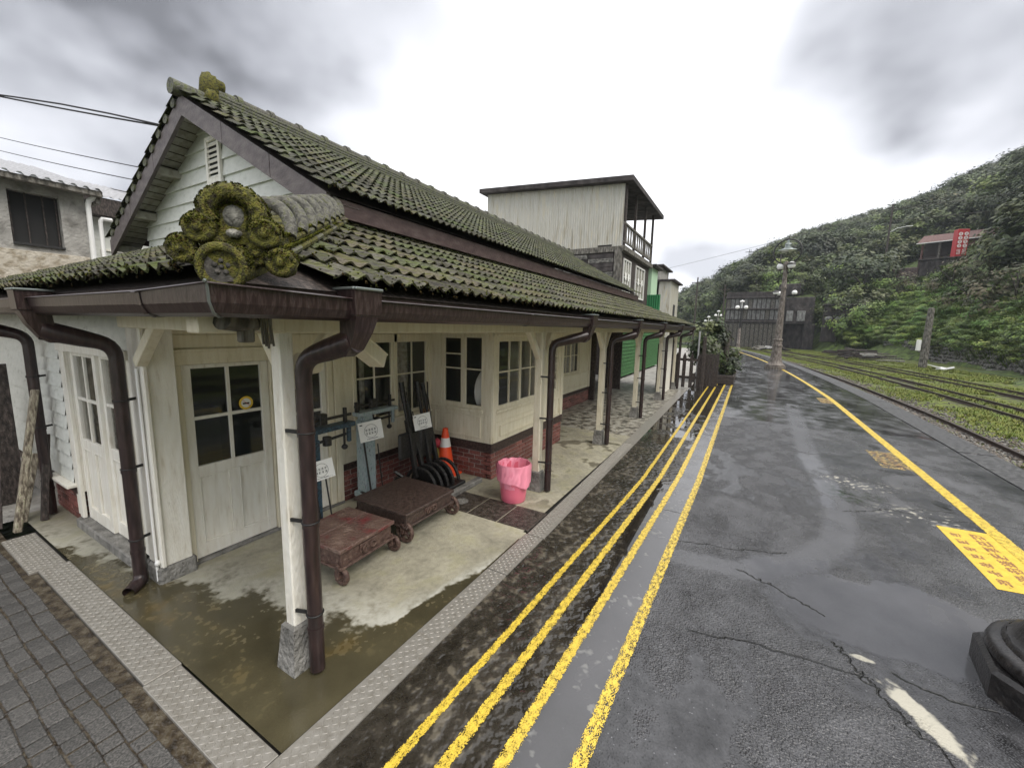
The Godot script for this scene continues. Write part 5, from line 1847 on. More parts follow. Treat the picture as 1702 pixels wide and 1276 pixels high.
	tb2.tinted = true
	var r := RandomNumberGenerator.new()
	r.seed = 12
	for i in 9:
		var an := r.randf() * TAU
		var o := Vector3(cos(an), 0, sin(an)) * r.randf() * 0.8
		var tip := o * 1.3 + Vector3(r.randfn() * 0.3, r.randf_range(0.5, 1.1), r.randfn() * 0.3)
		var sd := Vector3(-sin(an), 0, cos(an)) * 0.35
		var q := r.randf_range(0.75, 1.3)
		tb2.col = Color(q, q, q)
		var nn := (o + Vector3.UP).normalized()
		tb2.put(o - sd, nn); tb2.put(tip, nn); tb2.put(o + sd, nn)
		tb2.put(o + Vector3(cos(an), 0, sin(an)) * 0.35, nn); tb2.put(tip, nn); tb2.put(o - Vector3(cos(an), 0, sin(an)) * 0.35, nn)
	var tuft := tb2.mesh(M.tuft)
	var greens := [Color(0.11, 0.13, 0.014), Color(0.19, 0.19, 0.022), Color(0.055, 0.065, 0.012), Color(0.09, 0.06, 0.018), Color(0.15, 0.17, 0.02), Color(0.030, 0.027, 0.012), Color(0.045, 0.045, 0.014), Color(0.022, 0.018, 0.010)]  # the dark tints at the end carry the shade of the tile grooves
	var fn := noise(1.3, 66, 3)
	for k in 2:
		var where := []
		var tint := []
		for t in tiles:
			if t[2] != k: continue
			var xf: Transform3D = t[1]
			var wp := xf.origin + SB
			var dist := wp.distance_to(EYE)
			if dist > 13.0: continue
			var dens := 0.5 + fn.get_noise_3dv(wp) * 1.6
			var row0: bool = (k == 0 and wp.y < 2.60) or (k == 1 and wp.y < 3.72)
			var hipd := absf((wp.x - 0.93) - (-1.95 - wp.z)) if k == 0 else 9.0
			if row0: dens += 1.2
			if hipd < 0.45: dens += 0.9
			var n := int(clampf(dens, 0.0, 3.0) * (22.0 if dist < 5.0 else 9.0))
			for i in n:
				var u := r.randf_range(-0.5, 0.5)
				var tt := u + 0.5
				var yy := tile_height(tt)
				var v := pow(r.randf(), 1.6)
				var lip := r.randf() < 0.25
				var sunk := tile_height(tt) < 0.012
				if not sunk and not lip and r.randf() < (0.75 if hipd > 0.5 and not row0 else 0.35): continue
				var lp := Vector3(u * w, yy + 0.036 * (1.0 - v) - (r.randf() * 0.014 if lip else 0.0), -v * e if not lip else 0.003)
				var s := r.randf_range(0.006, 0.013) * (1.25 if row0 else 1.0)
				var bs := xf.basis * Basis(Vector3.UP, r.randf() * TAU)
				if lip: bs = xf.basis * Basis(Vector3.RIGHT, 1.0)
				where.append(Transform3D(bs.scaled(Vector3(s, s, s)), xf * lp))
				tint.append((greens[5 + r.randi() % 3] if sunk and r.randf() < 0.7 else (greens[[0, 1, 4][r.randi() % 3]] if hipd < 0.8 or row0 else greens[r.randi() % 5])) if not lip else greens[2 + r.randi() % 2])  # darkest tufts keep to the troughs, groove shade put into moss colour
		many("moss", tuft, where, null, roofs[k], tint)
	# ---------- ridge of the upper roof: courses of flat tiles under a half round cap
	var rg := SBB()
	for i in 4:
		var hw := 0.17 - i * 0.018
		rg.box(Vector3(UX0 + 0.28, ry - 0.02 + i * 0.05, rz - hw), Vector3(UX1, ry + 0.026 + i * 0.05, rz + hw), 0.012)
	var rd := kid("ridge", rg, M.tile_upper, up)
	var x := UX0 + 0.28
	var k := 0
	while x < UX1 - 0.1:
		var cb := SBB()
		cb.rod(Vector3(x, ry + 0.19, rz), Vector3(x + 0.43, ry + 0.19, rz), 0.085, 0.080, 14)
		cb.rod(Vector3(x + 0.40, ry + 0.19, rz), Vector3(x + 0.47, ry + 0.195, rz), 0.108, 0.105, 14)
		kid("ridge_cap", cb, M.cap if k % 3 else M.tile_upper, rd)
		x += 0.46
		k += 1
	var ro := SBB()
	ro.ball(Vector3(UX0 + 0.34, ry + 0.22, rz), Vector3(0.10, 0.20, 0.17), 12, 0.35, 4)
	ro.ball(Vector3(UX0 + 0.32, ry + 0.06, rz + 0.13), Vector3(0.09, 0.11, 0.10), 10, 0.3, 5)
	ro.ball(Vector3(UX0 + 0.32, ry + 0.06, rz - 0.13), Vector3(0.09, 0.11, 0.10), 10, 0.3, 6)
	ro.rod(Vector3(UX0 + 0.30, ry + 0.30, rz), Vector3(UX0 + 0.52, ry + 0.30, rz), 0.10, 0.09, 12)
	kid("ridge_end", ro, M.moss, up)
	var rn := SBB()
	rn.rod(Vector3(UX0 - 0.10, ry + 0.06, rz), Vector3(UX0 + 0.34, ry + 0.06, rz), 0.095, 0.09, 14)
	kid("ridge_end_tile", rn, M.tile_upper, up)
	# ---------- barge boards, soffit, purlins, fascia
	for sg in [1.0, -1.0]:
		var zE: float = rz + sg * (ez - rz)
		# three lengths of board butted together
		for i in 3:
			var t0 := i / 3.0
			var t1 := (i + 1) / 3.0 - 0.004
			var bb := SBB()
			var A := Vector3(UX0, ry, rz).lerp(Vector3(UX0, ey, zE), t0)
			var C := Vector3(UX0, ry, rz).lerp(Vector3(UX0, ey, zE), t1)
			var dn := Vector3(0, -0.25, 0)
			var th := Vector3(0.045, 0, 0)
			var P := [A, C, C + dn, A + dn]
			if sg > 0: bb.quad(P[0], P[3], P[2], P[1])
			else: bb.quad(P[0], P[1], P[2], P[3])
			for j in 4:
				bb.quad(P[j], P[(j + 1) % 4], P[(j + 1) % 4] + th, P[j] + th)
			bb.quad(P[0] + th, P[1] + th, P[2] + th, P[3] + th)
			kid("barge_board", bb, M.barge, up)
		# soffit boards run from board to gable wall
		var sf := kid("soffit", B.new(), M.soffit, up)
		for i in 22:
			var t0 := i / 22.0
			var t1 := (i + 1) / 22.0 - 0.006
			var sb := SBB()
			var A := Vector3(UX0 + 0.05, ry - 0.075, rz).lerp(Vector3(UX0 + 0.05, ey - 0.075, zE), t0)
			var C := Vector3(UX0 + 0.05, ry - 0.075, rz).lerp(Vector3(UX0 + 0.05, ey - 0.075, zE), t1)
			var dx := Vector3(0.36, 0, 0)
			sb.quad(A, A + dx, C + dx, C)
			kid("board", sb, M.soffit, sf)
		for t in [0.03, 0.36, 0.68, 0.97]:
			var pb := SBB()
			var p := Vector3(UX0 + 0.045, ry - 0.16, rz).lerp(Vector3(UX0 + 0.045, ey - 0.16, zE), t)
			pb.box(p + Vector3(0, -0.055, -0.055), p + Vector3(0.32, 0.055, 0.055), 0.006)
			kid("purlin", pb, M.soffit, up)
	# fascia, soffit and dark upper wall over the lower roof
	var fa := SBB()
	fa.box(Vector3(UX0 + 0.02, ey - 0.20, ez - 0.06), Vector3(UX1, ey - 0.01, ez - 0.025), 0.004)
	kid("fascia", fa, M.fascia, up)
	var so := SBB()
	so.box(Vector3(UX0 + 0.10, ey - 0.16, -4.42), Vector3(UX1, ey - 0.14, ez - 0.06))
	kid("soffit", so, M.fascia, up)
	var uw := SBB()
	uw.box(Vector3(3.18, 3.30, -4.46), Vector3(UX1 - 0.4, 3.55, -4.40))
	uw.box(Vector3(3.18, 3.30, -9.05), Vector3(UX1 - 0.4, 3.60, -8.95))
	kid("upper_wall", uw, M.fascia, S)
	# gable wall of weatherboards, with the louvre
	var GW := wall_frame(Vector3(3.15, 0, 0), Vector3(0, 0, 1))
	var gk := B.new(GW)
	var zl := -9.02
	var zr := -4.36
	gk.prism(PackedVector2Array([Vector2(zl, 3.2), Vector2(zr, 3.2), Vector2(zr, 3.84), Vector2(rz, 5.12), Vector2(zl, 3.84)]), -0.1, 0.0)
	var gab := kid("gable_wall", gk, M.siding, S)
	var y := 3.40
	while y < 5.0:
		var y1 := y + 0.215
		var edge := func(yy: float, sgn: float): return rz + sgn * minf((ry - 0.08 - yy) / 0.5556, absf(zr - rz))
		var bb := B.new(GW)
		var x0: float = edge.call(y, -1.0); var x1: float = edge.call(y, 1.0)
		var u0: float = edge.call(y1, -1.0); var u1: float = edge.call(y1, 1.0)
		if u1 < u0: u0 = rz; u1 = rz
		bb.quad(Vector3(x0, y, 0.034), Vector3(x1, y, 0.034), Vector3(u1, y1, 0.004), Vector3(u0, y1, 0.004))
		bb.quad(Vector3(x0, y, 0.0), Vector3(x1, y, 0.0), Vector3(x1, y, 0.034), Vector3(x0, y, 0.034))
		kid("weatherboard", bb, M.siding, gab)
		y = y1
	var lv := B.new(GW)
	var vx0 := -6.80; var vx1 := -6.42
	lv.box(Vector3(vx0, 4.18, 0.02), Vector3(vx0 + 0.055, 4.80, 0.06), 0.004)
	lv.box(Vector3(vx1 - 0.055, 4.18, 0.02), Vector3(vx1, 4.80, 0.06), 0.004)
	lv.box(Vector3(vx0 + 0.055, 4.74, 0.02), Vector3(vx1 - 0.055, 4.80, 0.058), 0.004)
	lv.box(Vector3(vx0 + 0.055, 4.18, 0.02), Vector3(vx1 - 0.055, 4.25, 0.058), 0.004)
	var louvre := kid("louvre", lv, M.white, S)
	var dk := B.new(GW)
	dk.box(Vector3(vx0 + 0.05, 4.25, 0.0), Vector3(vx1 - 0.05, 4.745, 0.028))
	kid("opening", dk, M.ink, louvre)
	for i in 7:
		var yb := 4.255 + i * 0.07
		var sb := B.new(GW)
		sb.quad(Vector3(vx0 + 0.055, yb, 0.056), Vector3(vx1 - 0.055, yb, 0.056), Vector3(vx1 - 0.055, yb + 0.042, 0.03), Vector3(vx0 + 0.055, yb + 0.042, 0.03))
		sb.quad(Vector3(vx0 + 0.055, yb - 0.008, 0.05), Vector3(vx1 - 0.055, yb - 0.008, 0.05), Vector3(vx1 - 0.055, yb, 0.056), Vector3(vx0 + 0.055, yb, 0.056))
		kid("slat", sb, M.white, louvre)
	make_corner_ornament(low, tuft, greens)


# the ridge over the veranda corner and the mossy end tile that closes it
func make_corner_ornament(low: Node, tuft: ArrayMesh, greens: Array):
	var dir := Vector3(1, 0.42, -1).normalized()          # up the hip
	var side := Vector3(1, 0, 1).normalized()              # to the front
	var up := side.cross(dir).normalized()
	if up.y < 0: up = -up
	var foot := Vector3(1.22, 2.66, -2.24)
	var keep := func(t: float, s: float, h: float): return foot + dir * t + side * s + up * h
	var rb := SBB()
	var len := 2.95
	for i in 3:
		var hw := 0.155 - i * 0.022
		var h0 := -0.03 + i * 0.052
		rb.beam(keep.call(0.0, 0, h0 + 0.024), keep.call(len, 0, h0 + 0.024), hw * 2, 0.046, up, 0.008)
	var hip := kid("hip_ridge", rb, M.moss, low)
	# flat edge tiles, each a piece, mossy on the weather side
	for i in 12:
		for sd in [-1.0, 1.0]:
			for row in 2:
				var q := SBB()
				var t0 := 0.02 + i * 0.245 + row * 0.12
				var s0: float = sd * (0.13 - row * 0.02)
				q.beam(keep.call(t0, s0, 0.005 + row * 0.055), keep.call(t0 + 0.235, s0, 0.005 + row * 0.055), 0.09, 0.034, (up + side * sd * 0.25).normalized(), 0.008)
				kid("edge_tile", q, M.moss if (i + row) % 3 else M.tile, hip)
	# round tiles bent over the ridge one behind the other
	for i in 9:
		var cb := SBB()
		var p := PackedVector3Array()
		var rad := []
		var t0 := 0.20 + i * 0.315
		for j in 13:
			var a := lerpf(-0.15, PI + 0.15, j / 12.0)
			var k := 0.05 * sin(a)      # the crown leans up the slope
			p.append(keep.call(t0 + k * 2.6 - 0.03, -cos(a) * 0.135, 0.085 + sin(a) * 0.135))
			rad.append(0.036 if j > 0 and j < 12 else 0.034)
		cb.tube(p, 0.07, 11, true, rad)
		kid("cap_tile", cb, M.cap, hip)
	var en := SBB()
	en.beam(keep.call(len - 0.02, 0, 0.12), keep.call(len + 0.05, 0, 0.12), 0.22, 0.20, up, 0.01)
	kid("ridge_stop", en, M.stone, hip)
	# ---- the end ornament: faces out over the corner
	var o := Vector3(1.05, 2.672, -2.09)
	var f := Vector3(-0.62, -0.05, 0.78).normalized()
	var s := Vector3.UP.cross(f).normalized()              # to the right seen from outside
	var u := f.cross(s)
	var orn := Transform3D(Basis(s, u, f) * Basis.from_scale(Vector3.ONE * 0.66), o - SB)
	var P := B.new(orn)
	# horseshoe body
	var poly := PackedVector2Array()
	poly.append(Vector2(-0.20, -0.03)); poly.append(Vector2(0.20, -0.03))
	for j in 15:
		var a := lerpf(-0.35, PI + 0.35, j / 14.0)
		poly.append(Vector2(cos(a) * 0.185, 0.155 + sin(a) * 0.165))
	P.prism(poly, -0.36, 0.0, true)
	# raised rim round the medallion
	var rim := PackedVector3Array()
	for j in 19:
		var a := lerpf(-0.5, PI + 0.5, j / 18.0)
		rim.append(Vector3(cos(a) * 0.155, 0.165 + sin(a) * 0.140, 0.01))
	P.tube(rim, 0.062, 12, true)
	P.xf = orn * Transform3D(Basis.IDENTITY, Vector3(0, -0.004, -0.09))
	P.tube(rim, 0.058, 12, true)
	P.xf = orn * Transform3D(Basis.from_scale(Vector3(0.94, 0.95, 1)), Vector3(0, -0.0, -0.19))
	P.tube(rim, 0.058, 12, true)
	var ornament := kid("corner_ornament", P, M.moss, low)
	var md := B.new(orn)
	md.ball(Vector3(0, 0.155, -0.012), Vector3(0.078, 0.092, 0.022), 16, 0.16, 3)
	md.ball(Vector3(0.0, 0.035, 0.03), Vector3(0.05, 0.03, 0.03), 10, 0.4, 8)
	kid("medallion", md, M.clay, ornament)
	# curled scrolls either side
	for q in [[-0.19, 0.05, 0.105, 0.020], [0.19, 0.045, 0.11, 0.025], [-0.30, -0.09, 0.10, 0.0], [0.28, -0.14, 0.11, 0.02], [0.13, -0.09, 0.09, -0.02], [-0.12, -0.07, 0.09, -0.02]]:
		var sc := B.new(orn)
		sc.ball(Vector3(q[0], q[1], q[3]), Vector3(q[2], q[2] * 0.92, q[2] * 0.85), 14, 0.28, int(q[0] * 100))
		sc.torus(Vector3(q[0], q[1], q[3] + q[2] * 0.45), Vector3(0, 0, 1), q[2] * 0.62, q[2] * 0.33, 18, 7)
		sc.ball(Vector3(q[0], q[1], q[3] + q[2] * 0.72), Vector3(q[2], q[2], q[2]) * 0.34, 10, 0.2, 2)
		kid("scroll", sc, M.moss, ornament)
	# round eave tile under it
	var cy := B.new(orn)
	var ax := Vector3(0.0, -0.10, 0.16)
	cy.rod(Vector3(0.0, -0.15, -0.34), Vector3(-0.05, -0.20, 0.19), 0.15, 0.153, 22)
	cy.torus(Vector3(-0.05, -0.201, 0.19), Vector3(-0.08, -0.12, 1), 0.128, 0.030, 26, 8)
	var et := kid("round_end_tile", cy, M.moss, ornament)
	var dc := B.new(orn)
	var fc := Vector3(-0.052, -0.202, 0.187)
	dc.rod(fc + Vector3(0, 0, -0.03), fc + Vector3(-0.001, -0.001, 0.002), 0.11, 0.11, 22)
	for j in 5:
		var a := TAU * j / 5.0 + PI / 2
		dc.ball(fc + Vector3(cos(a) * 0.04, sin(a) * 0.04, 0.004), Vector3(0.018, 0.018, 0.010), 8, 0.3, j)
	dc.ball(fc + Vector3(0, 0, 0.004), Vector3(0.016, 0.016, 0.010), 8)
	kid("star_boss", dc, M.stone_dark, et)
	# tufts all over it
	var r := RandomNumberGenerator.new()
	r.seed = 44
	var where := []
	var tint := []
	var put := func(p: Vector3, nn: Vector3, sc: float, c: Color):
		var up2 := nn.normalized()
		var sd := up2.cross(Vector3(0.3, 0.2, 0.9)).normalized()
		where.append(Transform3D(Basis(sd, up2, sd.cross(up2)).scaled(Vector3(sc, sc, sc)), p))
		tint.append(c)
	for i in 3600:
		var q := r.randf()
		var p: Vector3
		var nn: Vector3
		if q < 0.45:
			var a := r.randf_range(-0.5, PI + 0.5)
			var bq := r.randf() * TAU
			nn = Vector3(cos(a) * cos(bq), sin(a) * cos(bq), sin(bq))
			if nn.z < -0.6: continue
			p = Vector3(cos(a) * 0.155, 0.165 + sin(a) * 0.140, 0.0) + nn * 0.063
			if r.randf() < 0.4: p.z -= r.randf() * 0.15
		elif q < 0.70:
			var a := r.randf_range(0.0, PI)
			nn = Vector3(cos(a), sin(a), 0.1)
			var t := r.randf()
			p = Vector3(0.0, -0.15, -0.34).lerp(Vector3(-0.05, -0.20, 0.20), t) + nn * 0.153
		else:
			var k: Array = [[-0.19, 0.05, 0.105, 0.020], [0.19, 0.045, 0.11, 0.025], [-0.30, -0.09, 0.10, 0.0], [0.28, -0.14, 0.11, 0.02]][r.randi() % 4]
			nn = Vector3(r.randfn(), absf(r.randfn()) + 0.2, r.randfn()).normalized()
			p = Vector3(k[0], k[1], k[3]) + nn * k[2] * 1.02
		put.call(orn * p, orn.basis * nn, r.randf_range(0.004, 0.010), greens[r.randi() % 5])
	for i in 2600:
		var t := pow(r.randf(), 1.3) * 2.9
		var sd := 1.0 if r.randf() < 0.8 else -1.0
		var row := r.randi() % 2
		var nn := (up + side * sd * r.randf_range(0.2, 1.2)).normalized()
		put.call(keep.call(t, sd * (0.165 - row * 0.02 - r.randf() * 0.03), 0.02 + row * 0.055 + r.randf() * 0.01) - SB, nn, r.randf_range(0.006, 0.013), greens[[1, 4, 1, 0, 4][r.randi() % 5]])
	many("moss", tuft, where, null, ornament, tint)


# ---------------------------------------------------------------- veranda posts, gutter and rainwater pipes
func make_porch():
	var S := station
	# posts on tapered concrete feet, each with two braces
	var px := [1.46, 5.06, 7.88, 10.83, 14.04, 17.1]
	for i in px.size():
		var x: float = px[i]
		var b := SBB()
		var pw := 0.046 if i == 0 else 0.054
		b.box(Vector3(x - pw, 0.26, -2.465 - pw), Vector3(x + pw, 2.36, -2.465 + pw), 0.008)
		var post := kid("veranda_post", b, M.cream if i else M.white, S)
		var ft := SBB()
		var h := 0.32 if i == 0 else 0.28
		var w0 := 0.098 if i == 0 else 0.105
		var w1 := 0.068 if i == 0 else 0.078
		var P := func(w: float, y: float) -> Array: return [Vector3(x - w, y, -2.465 + w), Vector3(x + w, y, -2.465 + w), Vector3(x + w, y, -2.465 - w), Vector3(x - w, y, -2.465 - w)]
		var A: Array = P.call(w0, -0.02)
		var C: Array = P.call(w1, h - 0.015)
		var D: Array = P.call(w1 - 0.014, h)
		for j in 4:
			var k := (j + 1) % 4
			ft.quad(A[j], A[k], C[k], C[j])
			ft.quad(C[j], C[k], D[k], D[j])
		ft.quad(D[0], D[1], D[2], D[3])
		kid("concrete_foot", ft, M.stone, post)
		for sd in [-1.0, 1.0]:
			if i == 0 and sd < 0: continue
			var br := SBB()
			br.beam(Vector3(x + sd * 0.05, 1.90, -2.465), Vector3(x + sd * 0.36, 2.26, -2.465), 0.075, 0.075, Vector3(0, 0, 1), 0.006)
			kid("brace", br, M.cream, post)
		if i == 0:
			var br := SBB()
			br.beam(Vector3(x, 2.03, -2.50), Vector3(x, 2.25, -2.66), 0.06, 0.06, Vector3(1, 0, 0), 0.006)
			kid("brace", br, M.cream, post)
	var bm := SBB()
	bm.box(Vector3(1.0, 2.235, -2.525), Vector3(18.0, 2.36, -2.405), 0.006)
	bm.box(Vector3(1.27, 2.23, -4.38), Vector3(1.39, 2.355, -2.525), 0.006)
	bm.beam(Vector3(1.345, 1.95, -4.24), Vector3(1.345, 2.26, -3.85), 0.08, 0.08, Vector3(1, 0, 0), 0.006)
	for x in [3.1, 6.3, 9.2, 12.3]: bm.box(Vector3(x - 0.05, 2.30, -4.38), Vector3(x + 0.05, 2.43, -2.525), 0.006)
	kid("veranda_beam", bm, M.cream, S)
	# gutter: lengths of pressed metal joined by collars, mitred at the corner
	var prof := [Vector2(0.0, 2.43), Vector2(0.0, 2.342), Vector2(0.020, 2.318), Vector2(0.060, 2.312), Vector2(0.095, 2.328), Vector2(0.118, 2.37), Vector2(0.124, 2.428), Vector2(0.132, 2.436), Vector2(0.140, 2.430)]
	var g := kid("gutter", SBB(), M.gutter, S)
	var ft := func(a: float, lift: float, d: float, y: float): return Vector3(a, y + (lift if y > 2.4 else lift * 0.2), -2.0 + d)
	var x := 0.95
	var k := 0
	while x < LX:
		var e := minf(x + (0.62 if k == 0 else 2.05), LX)
		var b := SBB()
		for i in prof.size() - 1:
			var p: Vector2 = prof[i]
			var q: Vector2 = prof[i + 1]
			var l0 := 0.018 if k == 0 else 0.0
			var xa := x if k else 0.95 - p.x
			var xb := x if k else 0.95 - q.x
			b.quad(ft.call(xa, l0, p.x, p.y), ft.call(e, 0.0, p.x, p.y), ft.call(e, 0.0, q.x, q.y), ft.call(xb, l0, q.x, q.y))
		kid("gutter_length", b, M.gutter, g)
		if k > 0:
			var c := SBB()
			for i in range(1, prof.size() - 1):
				var p: Vector2 = prof[i]
				var q: Vector2 = prof[i + 1]
				var o := 0.004
				c.quad(Vector3(x - 0.025, p.y - o, -2.0 + p.x + o), Vector3(x + 0.025, p.y - o, -2.0 + p.x + o), Vector3(x + 0.025, q.y - o, -2.0 + q.x + o), Vector3(x - 0.025, q.y - o, -2.0 + q.x + o))
			kid("collar", c, M.gutter, g)
		x = e
		k += 1
	var fz := func(a: float, lift: float, d: float, y: float): return Vector3(0.95 - d, y + (lift if y > 2.4 else lift * 0.2), a)
	var z := -2.0
	k = 0
	while z > -11.2:
		var e := maxf(z - (0.55 if k == 0 else 2.0), -11.2)
		var b := SBB()
		for i in prof.size() - 1:
			var p: Vector2 = prof[i]
			var q: Vector2 = prof[i + 1]
			var l0 := 0.018 if k == 0 else 0.0
			var za := z if k else -2.0 + p.x
			var zb := z if k else -2.0 + q.x
			b.quad(fz.call(e, 0.0, p.x, p.y), fz.call(za, l0, p.x, p.y), fz.call(zb, l0, q.x, q.y), fz.call(e, 0.0, q.x, q.y))
		kid("gutter_length", b, M.gutter, g)
		if k > 0:
			var c := SBB()
			for i in range(1, prof.size() - 1):
				var p: Vector2 = prof[i]
				var q: Vector2 = prof[i + 1]
				var o := 0.004
				c.quad(Vector3(0.95 - p.x - o, p.y - o, z - 0.025), Vector3(0.95 - p.x - o, p.y - o, z + 0.025), Vector3(0.95 - q.x - o, q.y - o, z + 0.025), Vector3(0.95 - q.x - o, q.y - o, z - 0.025))
			kid("collar", c, M.gutter, g)
		z = e
		k += 1
	# rivets and lip seam at the corner
	var cs := SBB()
	var cp := PackedVector3Array()
	for p in prof: 
		if p.x > 0.01: cp.append(Vector3(0.95 - p.x - 0.003, p.y + 0.004 + (0.018 if p.y > 2.4 else 0.0), -2.0 + p.x + 0.003))
	cs.tube(cp, 0.006, 6)
	kid("corner_seam", cs, M.zinc, g)
	# outlet boxes and pipes
	var boxes := [[Vector3(1.60, 0, -1.93), Vector3(1.485, 0, -2.30), 1], [Vector3(5.50, 0, -1.93), Vector3(5.06, 0, -2.29), 1], [Vector3(8.30, 0, -1.93), Vector3(7.85, 0, -2.29), 1], [Vector3(11.1, 0, -1.93), Vector3(10.80, 0, -2.29), 1], [Vector3(14.3, 0, -1.93), Vector3(14.04, 0, -2.29), 1], [Vector3(17.4, 0, -1.93), Vector3(17.12, 0, -2.29), 1],
		[Vector3(0.86, 0, -4.52), Vector3(1.255, 0, -4.42), 0], [Vector3(0.86, 0, -7.05), Vector3(1.25, 0, -6.93), 0]]
	var n := 0
	for q in boxes:
		var o: Vector3 = q[0]
		var d: Vector3 = q[1]
		var r := 0.047
		# hopper: square box tapering to the pipe
		var b := SBB()
		var R := func(w: float, dd: float, y: float, off: Vector3) -> Array:
			var c := Vector3(o.x, y, o.z) + off
			return [c + Vector3(-w, 0, dd), c + Vector3(w, 0, dd), c + Vector3(w, 0, -dd), c + Vector3(-w, 0, -dd)]
		var back := (d - o)
		back.y = 0
		var bn := back.normalized()
		var rings := [R.call(0.095, 0.085, 2.485, Vector3.ZERO), R.call(0.088, 0.08, 2.35, Vector3.ZERO), R.call(0.078, 0.07, 2.34, Vector3.ZERO), R.call(0.066, 0.06, 2.25, bn * 0.02), R.call(0.050, 0.050, 2.15, bn * 0.06), R.call(0.03, 0.03, 2.11, bn * 0.09)]
		for i in rings.size() - 1:
			for j in 4:
				var m := (j + 1) % 4
				b.quad(rings[i + 1][j], rings[i + 1][m], rings[i][m], rings[i][j])
		b.quad(rings[5][3], rings[5][2], rings[5][1], rings[5][0])
		var hop := kid("outlet_box", b, M.gutter, S)
		var rim := SBB()
		for j in 4:
			rim.beam(rings[0][j] + Vector3(0, 0.004, 0), rings[0][(j + 1) % 4] + Vector3(0, 0.004, 0), 0.022, 0.014, Vector3.UP, 0.003)
		kid("rim", rim, M.zinc, hop)
		# elbow back to the post and down
		var p := PackedVector3Array()
		var a := o + bn * 0.03 + Vector3(0, 2.205, 0)
		var c := Vector3(d.x, 2.085, d.z)
		p.append(a)
		p.append(a.lerp(c, 0.5))
		var hd := (c - a).normalized()
		for i in 6:
			var t := i / 5.0
			var s := c - hd * 0.10
			var e := c + Vector3(0, -0.11, 0)
			p.append(s.lerp(c, t).lerp(c.lerp(e, t), t))
		p.append(Vector3(d.x, 0.02, d.z))
		var pb := SBB()
		var rads := [0.074, 0.066]
		for i in 6: rads.append(lerpf(0.058, r, i / 5.0))
		rads.append(r)
		pb.tube(p, r, 16, true, rads)
		for y in [1.62, 1.02, 0.30]:
			pb.rod(Vector3(d.x, y, d.z), Vector3(d.x, y + 0.03, d.z), r + 0.005, r + 0.005, 14)
		var pipe := kid("downpipe", pb, M.pipe, S)
		for y in [1.63, 1.05, 0.42]:
			var br := SBB()
			var to := Vector3(d.x - 0.06, y + 0.01, d.z - 0.13) if q[2] else Vector3(d.x + 0.10, y + 0.01, d.z)
			br.beam(Vector3(d.x, y, d.z), to, 0.012, 0.022)
			br.torus(Vector3(d.x, y + 0.004, d.z), Vector3.UP, r + 0.003, 0.006, 18, 6)
			kid("bracket", br, M.iron, pipe)
		if n == 6:
			var sh := SBB()
			sh.tube(PackedVector3Array([Vector3(d.x, 0.10, d.z), Vector3(d.x - 0.005, 0.055, d.z + 0.01), Vector3(d.x - 0.06, 0.035, d.z + 0.06), Vector3(d.x - 0.12, 0.028, d.z + 0.11)]), r, 14, false, [0.05, 0.052, 0.05, 0.046])
			kid("pipe_shoe", sh, M.pipe, pipe)
		n += 1
	# thin pale conduit up the corner post, drip chain
	var cd := SBB()
	cd.rod(Vector3(1.335, 0.03, -4.30), Vector3(1.335, 1.9, -4.30), 0.011, 0.011, 8)
	cd.ball(Vector3(1.335, 0.20, -4.28), Vector3(0.022, 0.03, 0.022), 8)
	kid("conduit", cd, M.white_pvc, S)
	# low white partition by the ticket gate at the far end
	var pt := SBB()
	pt.box(Vector3(15.3, 0.0, -2.62), Vector3(16.9, 2.05, -2.54), 0.01)
	pt.box(Vector3(12.9, 0.0, -5.3), Vector3(13.0, 2.3, -4.4), 0.01)
	kid("partition_wall", pt, M.white, S)
	var dk := SBB()
	dk.box(Vector3(14.6, 0.15, -4.7), Vector3(14.7, 2.35, -3.9), 0.01)
	kid("dark_post", dk, M.wood_dark, S)
	dk = SBB()
	dk.box(Vector3(16.95, 0.0, -2.70), Vector3(17.1, 2.3, -2.50), 0.01)
	kid("dark_post", dk, M.wood_dark, S)
	dk = SBB()
	dk.box(Vector3(12.66, 0.0, -4.8), Vector3(12.76, 2.44, -4.2), 0.01)
	kid("dark_post", dk, M.wood_dark, S)


